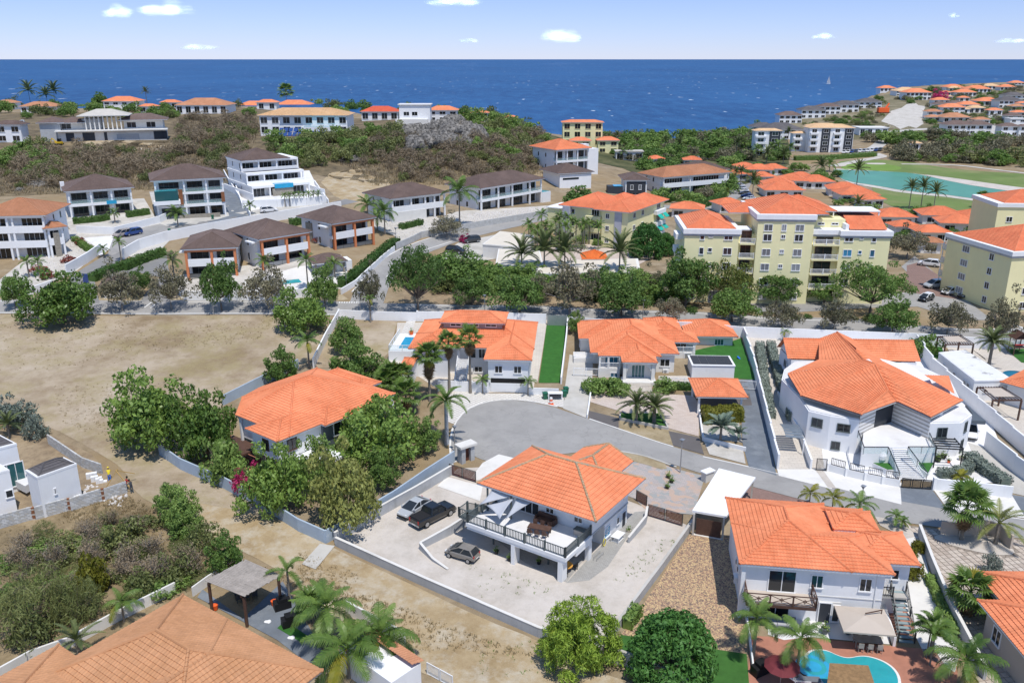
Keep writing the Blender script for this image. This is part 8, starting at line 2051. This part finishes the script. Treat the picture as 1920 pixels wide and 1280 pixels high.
def tufts(name,quads,n,size,mat,h=.5):
 rng=np.random.default_rng(len(quads)*7+n);Q=[]
 for _ in range(n):
  a,b,c_,d=quads[rng.integers(len(quads))];u,v=rng.random(2);x=(a[0]*(1-u)+b[0]*u)*(1-v)+(d[0]*(1-u)+c_[0]*u)*v;y=(a[1]*(1-u)+b[1]*u)*(1-v)+(d[1]*(1-u)+c_[1]*u)*v
  Q.append((x,y,hz(x,y)))
 Q=np.array(Q);k=7;Q=np.repeat(Q,k,0)+rng.normal(0,size*.45,(n*k,3))*np.array([1,1,0]);L=len(Q);th_=rng.uniform(0,6.28,L);s_=(size*rng.uniform(.5,1.4,L))[:,None];wv=np.stack([np.cos(th_),np.sin(th_),np.zeros(L)],1)*s_*.16;up_=np.stack([rng.normal(0,.35,L),rng.normal(0,.35,L),np.ones(L)],1)*s_*h*2
 V=np.stack([Q-wv,Q+wv,Q+up_],1).reshape(-1,3);tag(link(name,npmesh(name,V,np.arange(3*L).reshape(L,3),mat)),kind='stuff')
def wq(*pix):return[[tuple(G(*p)[:2])for p in q]for q in pix]
L_straw=leafmat('straw_blade',(.34,.27,.15),(.50,.41,.25),trans=.45)
tufts('dry_grass',wq([(-30,1000),(240,935),(420,1050),(60,1210)],[(480,1060),(640,1100),(1000,1230),(780,1220)],[(100,960),(240,930),(300,960),(200,1000)]),1500,.26,L_straw);tufts('weeds',wq([(900,1200),(1010,1205),(1100,1270),(900,1270)],[(1140,1100),(1230,1010),(1290,1000),(1200,1080)],[(870,1050),(1000,1090),(1050,1110),(900,1120)]),130,.22,L_mid,.4)
tufts('lot_grass',wq([(0,600),(300,600),(250,680),(0,700)],[(250,620),(520,600),(480,640),(280,660)],[(100,720),(330,720),(260,840),(120,800)],[(560,1030),(680,1080),(640,1130),(560,1080)]),1100,.2,L_straw)
tufts('hill_scrub',wq([(0,290),(480,262),(450,340),(0,365)],[(560,270),(1030,260),(1020,330),(700,335)],[(330,222),(480,222),(480,262),(330,285)]),5200,.9,L_dry);tufts('hill_grass',wq([(0,300),(450,280),(450,345),(0,368)],[(660,300),(1020,290),(1000,345),(700,350)]),2600,.8,L_straw)
def rock(p,r,seed,sq=.8):
 rs=np.random.default_rng(seed);d=IV;f=sum(np.sin((d@rs.normal(0,1,3))*w_+rs.uniform(0,6))*a for w_,a in((2.5,.22),(5,.16),(9,.12),(15,.07),(22,.05)))
 return(d*(1+f)[:,None]*np.array([r,r,r*sq])+np.array(p[:]))
V=[];F_=[]
for i in range(46):
 x=rg.uniform(772,898);y=rg.uniform(245,285)-8*math.sin((x-772)/126*3.1);p=G(x,y);V.append(rock(p,rg.uniform(2,5),i,rg.uniform(.7,1.1)));F_.append(IF+len(IV)*i)
me=npmesh('limestone_crag',np.concatenate(V),np.concatenate(F_),rockm);tag(link('limestone_crag',me),'jagged grey limestone crag on top of the hill','rock',kind='thing')
for k,(x,y,r_,lb)in enumerate(((668,302,2.6,'single pale boulder above the bare plot'),(68,348,2.4,'grey boulder on the left hillside, largest'),(76,340,1.5,'grey boulder behind the largest one, left hillside'),(38,358,1.4,'small grey boulder at the foot of the left hillside'),(835,300,1.6,'small pale rock below the crag'))):
 tag(link('boulder',npmesh('boulder',rock((0,0,0),r_,90+k,.7),IF,rockm),None,G(x,y)),lb,'boulder')
V=[];oct_=np.array([(1,0,0),(0,1,0),(-1,0,0),(0,-1,0),(0,0,1),(0,0,-1)],float);of=np.array([(0,1,4),(1,2,4),(2,3,4),(3,0,4),(1,0,5),(2,1,5),(3,2,5),(0,3,5)]);F_=[]
for q,n in(([(850,428),(1040,396),(1025,388),(845,404)],900),([(745,452),(830,436),(835,408),(700,402)],500),([(40,530),(175,480),(130,440),(20,515)],420),([(260,280),(330,275),(320,284),(150,288)],60),([(1640,245),(1720,240),(1690,225),(1660,235)],160),([(160,905),(240,930),(232,950),(150,938)],60)):
 for i in range(n):
  u,v=rg.random(),rg.random();x=(q[0][0]*(1-u)+q[1][0]*u)*(1-v)+(q[3][0]*(1-u)+q[2][0]*u)*v;y=(q[0][1]*(1-u)+q[1][1]*u)*(1-v)+(q[3][1]*(1-u)+q[2][1]*u)*v
  p=G(x,y);r_=rg.uniform(.15,.5);M_=np.array(Matrix.Rotation(rg.uniform(0,6),3,(rg.random(),rg.random(),rg.random()+.1)));F_.append(of+6*len(V));V.append((oct_*np.array([r_,r_*.8,r_*.6]))@M_+np.array(p[:]))
tag(link('loose_stones',npmesh('loose_stones',np.concatenate(V),np.concatenate(F_),M('pale_stone',(.56,.53,.50),.9,.2,3))),kind='stuff')
# ================================================================== vehicles, people, small things
CK={'sedan':([(-2.2,.8,.70),(-2.05,.95,.84),(-1,.96,.87),(.8,.94,.87),(1.85,.80,.84),(2.2,.60,.70)],(-1.95,1.3,-.95,.0,.93,1.42),.62,(-1.35,1.38)),'hatch':([(-1.8,.75,.70),(-1.7,.95,.79),(0,.94,.81),(.75,.92,.81),(1.5,.80,.77),(1.8,.58,.64)],(-1.76,1.3,-1.3,.1,.92,1.5),.56,(-1.15,1.2)),'suv':([(-2.3,.85,.80),(-2.2,1.08,.90),(0,1.08,.93),(1.0,1.05,.93),(2.0,.95,.90),(2.3,.65,.78)],(-2.24,1.45,-1.8,.3,1.05,1.70),.7,(-1.4,1.42)),'pickup':([(-2.85,1.0,.92),(-2.8,1.18,.98),(-1,1.18,1.0),(1.2,1.16,1.0),(2.5,1.10,.97),(2.85,.75,.86)],(-1.0,1.35,-.75,.55,1.14,1.88),.8,(-1.75,1.8))}
LR,LW=M('tail_light',(.45,.02,.02),.3),M('head_lamp',(.7,.72,.74),.2)
def car(kind,front,rear,paint,label,group=None,roofm=None,cat='car',far=False,at=None):
 st,gh,wr,ax=CK[kind];f,r=G(*front),G(*rear);c_=(f+r)/2;t=thing('parked_car' if cat=='car' else cat.replace(' ','_'),label,cat,(c_.x,c_.y,max(c_.z,hz(c_.x,c_.y))+.06),math.atan2(f.y-r.y,f.x-r.x),group)
 key=(kind,paint.name)
 if key not in WINC:
  mb=MB();n=8
  for x,zt,hw in st:
   e_=.12 if abs(x)>abs(st[1][0])-.01 else 0
   mb.v+=[(x,-hw*.88,.26+e_),(x,-hw,.48),(x,-hw,zt-.14),(x,-hw*.86,zt),(x,hw*.86,zt),(x,hw,zt-.14),(x,hw,.48),(x,hw*.88,.26+e_)]
  for i in range(len(st)-1):
   for j in range(n):mb.f.append((i*n+j,i*n+(j+1)%n,(i+1)*n+(j+1)%n,(i+1)*n+j));mb.m.append(0)
  mb.f+=[tuple(range(7,-1,-1)),tuple((len(st)-1)*n+j for j in range(n))];mb.m+=[0,0]
  body=mb.mesh('body',paint);bmx=bmesh.new();bmx.from_mesh(body);bmesh.ops.recalc_face_normals(bmx,faces=bmx.faces[:]);bmx.to_mesh(body);bmx.free()
  x0,x1,y0,y1,z0,z1=gh;hw=st[2][2];hb,ht=hw*.93,hw*.74
  g=MB().add([(x0,-hb,z0),(x1,-hb,z0),(x1,hb,z0),(x0,hb,z0),(y0,-ht,z1-.04),(y1,-ht,z1-.04),(y1,ht,z1-.04),(y0,ht,z1-.04)],[(0,1,5,4),(1,2,6,5),(2,3,7,6),(3,0,4,7),(4,5,6,7)]).mesh('windows',G_dark)
  rf=MB().add([(y0-.06,-ht-.02,z1-.045),(y1+.08,-ht-.02,z1-.045),(y1+.08,ht+.02,z1-.045),(y0-.06,ht+.02,z1-.045),(y0+.05,-ht+.1,z1+.03),(y1-.1,-ht+.1,z1+.03),(y1-.1,ht-.1,z1+.03),(y0+.05,ht-.1,z1+.03)],[(0,3,2,1),(4,5,6,7),(0,1,5,4),(1,2,6,5),(2,3,7,6),(3,0,4,7)])
  for s_ in(-1,1):
   rf.bar((x0,s_*hb,z0),(y0,s_*ht,z1-.04),.09);rf.bar((x1,s_*hb,z0),(y1,s_*ht,z1-.04),.08);m_=(x0+x1)/2+.05;rf.bar((m_,s_*(hb+.005),z0),((y0+y1)/2+.05,s_*(ht+.005),z1-.04),.07)
   rf.box(x1-.35,x1-.15,s_*(hw+.02)-.1,s_*(hw+.02)+.1,z0,z0+.14)
  WINC[key]=(body,g,rf.mesh('cabin_roof',roofm or paint))
  WINC[kind]=(MB().lathe([(.22,-.1),(wr/2,-.11),(wr/2+.01,0),(wr/2,.11),(.22,.1)],n=14).mesh('wheel',rubber),MB().lathe([(wr*.34,-.115),(wr*.34,.115)],n=10).mesh('rim',steel))
 b_,g,rf=WINC[key];link('body',b_,t);link('windows',g,t);link('cabin_roof',rf,t);hw=st[2][2];xr,xf=st[0][0],st[-1][0]
 for x in ax:
  for s_ in(-1,1):
   q=link('wheel',WINC[kind][0],t,(x,s_*(hw-.1),wr/2));q.rotation_euler=(math.pi/2,0,0)
   if not far:link('rim',WINC[kind][1],q)
 if not far:
  for s_ in(-1,1):MB().box(xf-.22,xf-.05,s_*hw*.66-.14,s_*hw*.66+.14,.58,.70).build('headlight',LW,t);MB().box(xr-.01,xr+.1,s_*hw*.74-.1,s_*hw*.74+.1,.68,.92 if kind!='pickup' else 1.1).build('taillight',LR,t)
  MB().box(xr-.06,xr+.1,-hw*.85,hw*.85,.38,.56).build('rear_bumper',paint if kind!='pickup' else steel,t);MB().box(xf-.12,xf+.03,-hw*.8,hw*.8,.3,.46).build('front_bumper',black,t);MB().box(xr-.075,xr-.062,-.26,.26,.44,.56).build('number_plate',whiteplastic,t)
  if kind=='pickup':MB().box(-2.72,-1.05,-.84,.84,1.185,1.23).build('bed_cover',rubber,t)
 return t
cp_=lambda n,c:M(n,c,.3,.02,1,spec=.5,coat=.6)
silver,blackp,taup,whitep,bluep,darkp,beigep=cp_('silver_paint',(.42,.44,.46)),cp_('black_paint',(.012,.013,.015)),cp_('taupe_paint',(.22,.20,.175)),cp_('white_paint',(.75,.75,.75)),cp_('blue_paint',(.02,.06,.22)),cp_('dark_grey_paint',(.05,.055,.06)),cp_('sand_paint',(.38,.33,.29))
car('sedan',(756,974),(797,946),silver,'silver two door car beside the black pickup');car('pickup',(843,957),(781,990),blackp,'black pickup truck with covered bed on the gravel lot',cat='pickup truck');car('hatch',(845,1038),(889,1052),taup,'taupe hatchback on the gravel below the ramp wall')
car('suv',(1818,831),(1815,800),whitep,'white car under the garage roof of the big villa')
car('suv',(1735,541),(1768,538),silver,'silver grey car, uppermost in the bays beside the apartments');car('hatch',(1767,554),(1793,550),whitep,'white small car below the silver grey car');car('hatch',(1721,568),(1750,560),blackp,'dark small car with white roof beside the great umbrella tree',roofm=whitep);car('sedan',(1800,560),(1828,556),darkp,'dark car half hidden at the foot of the right apartments');car('suv',(1732,498),(1750,500),whitep,'white car under the reddish feathery tree')
car('suv',(221,446),(240,441),beigep,'sand coloured car parked left of the blue car');car('suv',(240,443),(258,439),bluep,'dark blue car in the villa forecourt');car('suv',(520,397),(489,400),whitep,'white car below the palm row wall');car('suv',(868,477),(840,472),blackp,'black car behind the umbrella tree');car('suv',(871,456),(896,453),darkp,'dark grey car beside the pink shrub');car('suv',(34,236),(50,231),whitep,'white car at the left hilltop',far=True);car('sedan',(366,210),(384,210),darkp,'dark car before the long tan ridge house',far=True);car('sedan',(1634,250),(1642,249),darkp,'dark car on the lane below the quarry',far=True)
pc=[whitep,silver,whitep,darkp,bluep,whitep]
for i in range(6):x,y=1384+i*4,350+i*5;car('sedan',(x-6,y),(x+7,y+1),pc[i],'parked car in the white car park behind the yellow building','cars in the white car park',far=True)
for i in range(15):x,y=1272+(i%8)*9,294+(i//8)*5;car('sedan',(x-3,y+1),(x+3,y-1),pc[(i*7)%6],'parked car in the far car park among trees','cars in the far car park',far=True)
for i in range(10):x=1582+i*7.5;car('suv',(x-2,289-i*.5),(x+3,286.5-i*.5),pc[(i*5)%6],'parked car before the charcoal condominium','cars before the condominiums',far=True)
skin=M('skin',(.16,.085,.05),.6)
def person(p,rz,label,shirt,trousers,bend=.25,hat=None):
 V=[(0,0,.92),(.02,0,1.12),(.04+bend*.3,0,1.36),(.06+bend*.45,0,1.5),(.08+bend*.6,0,1.66),(0,.1,.86),(.06,.11,.48),(0,.12,.06),(.12,.12,.03),(0,-.1,.86),(-.02,-.12,.47),(-.1,-.12,.06),(.03,-.12,.03),(.04+bend*.3,.19,1.36),(.12+bend,.24,1.1),(.3+bend,.2,.98),(.04+bend*.3,-.19,1.36),(.15+bend,-.24,1.12),(.36+bend,-.16,1.06)]
 E_=[(0,1),(1,2),(2,3),(3,4),(0,5),(5,6),(6,7),(7,8),(0,9),(9,10),(10,11),(11,12),(2,13),(13,14),(14,15),(2,16),(16,17),(17,18)];Rd=[.14,.13,.15,.06,.11,.1,.07,.05,.04,.1,.07,.05,.04,.07,.05,.04,.07,.05,.04]
 me=bpy.data.meshes.new('person');me.from_pydata(V,E_,[]);o=link('person',me);sk=o.modifiers.new('skin','SKIN');o.modifiers.new('sub','SUBSURF').levels=1
 for i,r_ in enumerate(Rd):me.skin_vertices[0].data[i].radius=(r_,r_)
 me.skin_vertices[0].data[0].use_root=True
 ev=o.evaluated_get(bpy.context.evaluated_depsgraph_get());m2=bpy.data.meshes.new_from_object(ev);o.modifiers.clear();o.data=m2;m2.materials.clear()
 for m_ in(trousers,shirt,skin):m2.materials.append(m_)
 for pl in m2.polygons:z,x=pl.center.z,pl.center.x;pl.material_index=0 if z<.92 and abs(pl.center.y)<.19 else 1 if z<1.46 and not(x>.22+bend and z<1.12)else 2
 o.location=p;o.rotation_euler=(0,0,rz);tag(o,label,'person')
 hd=(.08+bend*.6,0,1.68);MB().lathe([(.12,.0),(.125,.06),(.09,.12),(.02,.15)],hd,10).build('helmet' if hat else 'hair',hat or black,o)
 MB().box(hd[0]+.09,hd[0]+.13,-.02,.02,1.58,1.64).build('nose',skin,o)
 return o
person(G(206,901),2.0,'builder in a yellow shirt bending over the block wall',M('yellow_cloth',(.7,.55,.03)),bluefab,.4,M('yellow_hat',(.75,.6,.05)));person(G(238,918),.6,'builder in a red shirt at the end of the block wall',red_plastic,charcoal,.2);person(G(248,924),2.6,'builder in dark clothes, rightmost of three',charcoal,slate,.3)
def lamp(px,py,top,label,big=True):
 p=G(px,py);h=zat(p.x,p.y,top)-p.z;t=thing('street_lamp',label,'street lamp',p,0,'street lamps')
 MB().lathe([(.09,-.2),(.07,h*.5),(.05,h-.45)],n=8).build('pole',steel,t);MB().lathe([(.05,h-.45),(.3,h-.08),(.3,h-.05)],n=4).build('lantern',G_grey,t);MB().lathe([(.36,h-.048),(.34,h),(.1,h+.08)],n=4).build('lamp_cap',steel,t)
for a in((1275,886,823,'street lamp at the flagstone yard kerb'),(853,848,798,'street lamp beside the wind-blown royal palm'),(1613,955,910,'street lamp by the big villa front wall'),(1205,600,562,'street lamp above the nested gable house'),(909,592,553,'street lamp above the dormer roofed house'),(1545,617,585,'street lamp below the great umbrella tree'),(1188+700,650,605,'street lamp at the right edge junction'),(401,590,548,'street lamp left of the glossy corner tree'),(743,462,427,'street lamp on the stone wall of the hill road'),(676,590,548,'street lamp at the middle of the junction'),(650,540,500,'street lamp at the end of the clipped hedge')):lamp(*a)
def bin_(px,py,label,rz=.3):
 t=thing('wheelie_bin',label,'bin',G(px,py),rz);MB().add([(-.26,-.3,.1),(.26,-.3,.1),(.26,.3,.1),(-.26,.3,.1),(-.33,-.38,1.0),(.33,-.38,1.0),(.33,.38,1.0),(-.33,.38,1.0)],[(0,3,2,1),(4,5,6,7),(0,1,5,4),(1,2,6,5),(2,3,7,6),(3,0,4,7)]).build('bin_body',green_bin,t);MB().box(-.36,.36,-.42,.42,1.003,1.08).build('lid',green_bin,t)
 for s_ in(-1,1):MB().lathe([(.12,-.04),(.12,.04)],(s_*.25,.33,.12),10).build('wheel',rubber,t)
bin_(1022,748,'green wheelie bin left of the white kerb table');bin_(1058,744,'green wheelie bin right of the white kerb table');bin_(1061,738,'green wheelie bin farthest from the traffic drum');bin_(1803,925,'green wheelie bin before the low white front wall');bin_(399,411,'dark green bin on the upper street');bin_(318,437,'green bin by the white gate pier, upper left')
t=thing('traffic_drum','orange and white traffic drum beside the cul-de-sac','traffic drum',G(1033,758));
for k in range(4):MB().lathe([(.32-.03*k,.08+k*.26),(.30-.03*k,.335+k*.26)],n=12).build('band',whiteplastic if k%2 else orangeplastic,t)
MB().box(-.4,.4,-.4,.4,0,.078).build('base',orangeplastic,t)
t=thing('kerb_table','white table with clutter between the green bins','table',G(1041,748));MB().box(-1.1,1.1,-.5,.5,1.0,1.1).build('tabletop',whiteplastic,t);MB().box(-.9,.8,-.4,.3,.4,.9).build('storage_box',charcoal,t)
for a in(-1,1):
 for b in(-1,1):MB().box(a*1-.06,a*1+.06,b*.42-.06,b*.42+.06,0,.998).build('leg',white,t)
t=thing('sign','small blue panel sign at the left street mouth','sign',G(163,540),-.2);MB().box(-.6,.6,-.04,.04,.4,3.0).build('panel',bluep,t);MB().box(-.65,.65,-.08,.08,-.2,.398).build('plinth',white,t)
op=[tuple(G(1440+x/4,1000+y/4)[:2])for x,y in((262,965),(285,905),(350,878),(440,888),(520,928),(600,948),(690,925),(770,930),(870,962),(945,1012),(990,1075),(1000,1150),(980,1220),(700,1240),(440,1200),(380,1120),(310,1060),(275,1010))]
op=chaikin(op,2);cc=Vector((sum(p[0]for p in op)/len(op),sum(p[1]for p in op)/len(op)))
t=thing('swimming_pool','curved turquoise swimming pool with cream edge, bottom right','pool',(cc.x,cc.y,.1));l=[(p[0]-cc.x,p[1]-cc.y)for p in op]
MB().prism(l,-.3,.06).build('coping',offwhite,t);MB().prism([(x*.945,y*.93)for x,y in l],-.2,.075).build('water',poolm,t)
for k in range(3):q=G(1524,1255)-Vector((cc.x,cc.y,0));MB().lathe([(1.5-.4*k,.076+.004*k),(1.5-.4*k,.08+.004*k)],(q.x,q.y,0),20).build('pool_step',[poolb,poolm,poolb][k],t)
q=[P(1440+x/4,1000+y/4,2.4)for x,y in((462,972),(752,990),(800,1150),(440,1150))];t=thing('thatched_canopy','flat brown thatched canopy over the pool','canopy',(*q[0][:2],.15));l=[v-Vector((*q[0][:2],.15))for v in q]
MB().prism([v[:2]for v in l],[2.1]*4,[2.3,2.3,2.45,2.45]).build('thatch',M('thatch',(.28,.17,.08),.95,.3,3,20,.8),t)
for v in l:MB().box(v.x*.9+.2,v.x*.9+.35,v.y*.9-.3,v.y*.9-.15,-.5,2.1).build('post',brownwood,t)
t=thing('folded_parasol','maroon parasol left of the pool','parasol',G(1462,1285));MB().lathe([(.04,0),(.04,2.6)],n=6).build('pole',steel,t);MB().lathe([(1.5,2.0),(1.1,2.3),(.5,2.55),(.05,2.65)],n=10).build('canopy',M('maroon_cloth',(.16,.03,.035)),t)
lounger(G(1497,1279),1.5,'white sun lounger nearest the maroon parasol',whiteplastic);lounger(G(1516,1279),1.5,'white sun lounger with dark cushion by the pool',cushion)
p=P(1553,158,-8);t=thing('sailing_boat','white sailing boat alone on the sea','sailing boat',p,.6)
MB().add([(-7,-1.2,0),(-7,1.2,0),(2,2,0),(8,0,.3),(2,-2,0),(-7,-1.6,1.6),(-7,1.6,1.6),(2,2.3,1.8),(9,0,2.2),(2,-2.3,1.8)],[(0,1,2,3,4),(5,9,8,7,6),(0,5,6,1),(1,6,7,2),(2,7,8,3),(3,8,9,4),(4,9,5,0)]).build('hull',whiteplastic,t);MB().lathe([(.15,1.5),(.08,20)],(1,0,0),6).build('mast',steel,t)
MB().add([(.7,0,3),(-6,.6,3.2),(.8,0,19),(.6,.06,3),(-6,.7,3.2),(.7,.06,19)],[(0,1,2),(5,4,3),(0,2,5,3),(1,4,5,2),(0,3,4,1)]).build('mainsail',sail,t);MB().add([(1.4,0,17),(8.2,0,2.6),(1.6,.8,3.0),(1.4,.06,17),(8.2,.06,2.6),(1.6,.86,3.0)],[(0,1,2),(5,4,3),(0,2,5,3),(1,4,5,2),(0,3,4,1)]).build('jib',sail,t)
p=G(1655,212);t=thing('crane','orange crane boom beside the sea villas on the headland','crane',p);s_=mpp(p);MB().bar((0,0,1),(12*s_,2,17*s_),.9).build('boom',orangeplastic,t);MB().box(-4,4,-2,2,.5,4).build('crane_body',orangeplastic,t);MB().box(-5,5,-2.6,2.6,-.5,.49).build('track',black,t)
yard=next(o for o in C.objects if o.name=='paver_yard');pm_=[M('paver_%s'%n,c,.9,.1,2,12,.2)for n,c in(('sand',(.47,.40,.335)),('pale',(.52,.45,.38)),('brown',(.42,.35,.29)))]
poly=[tuple(G(*q)[:2])for q in((1703,990),(1760,996),(1990,1026),(1990,1310),(1848,1310),(1803,1190),(1758,1090),(1741,1040))]
def inside(x,y,pl):
 r_=False
 for(x0,y0),(x1,y1)in zip(pl,pl[1:]+pl[:1]):
  if(y0>y)!=(y1>y)and x<(x1-x0)*(y-y0)/(y1-y0)+x0:r_=not r_
 return r_
hole=[tuple(G(*q)[:2])for q in((1740,1006),(1768,998),(1852,998),(1905,1030),(1905,1044),(1868,1044),(1818,1036),(1772,1023))];hole2=[tuple(G(*q)[:2])for q in((1848,1138),(1882,1126),(1910,1190),(1940,1240),(1900,1240),(1864,1207))]
cand=[];ca,sa=math.cos(.16),math.sin(.16)
for i in range(-20,75):
 for j in range(-10,70):
  u,v=i*.6,j*.6;x,y=34+u*ca-v*sa,52+u*sa+v*ca
  if inside(x,y,poly)and not inside(x,y,hole)and not inside(x,y,hole2)and topx((x,y,.5))[0]<1935:cand.append((y,x,y))
cand.sort();pmesh=[MB().box(-.27,.27,-.27,.27,-.02,.035).mesh('paver',m_)for m_ in pm_];rest=[MB(),MB(),MB()]
for k,(_,x,y)in enumerate(cand):
 c_=rg.choice((0,0,1,2));z=hz(x,y)+.05
 if k<300:link('paver',pmesh[c_],yard,(x,y,z+rg.uniform(0,.006)),.16+rg.uniform(-.02,.02))
 else:rest[c_].obox((x,y,z+.008),(ca,sa,0),.54,.54,.055)
for q,m_ in zip(rest,pm_):
 o=q.build('pavers_beyond',m_,yard);o['kind']='stuff'
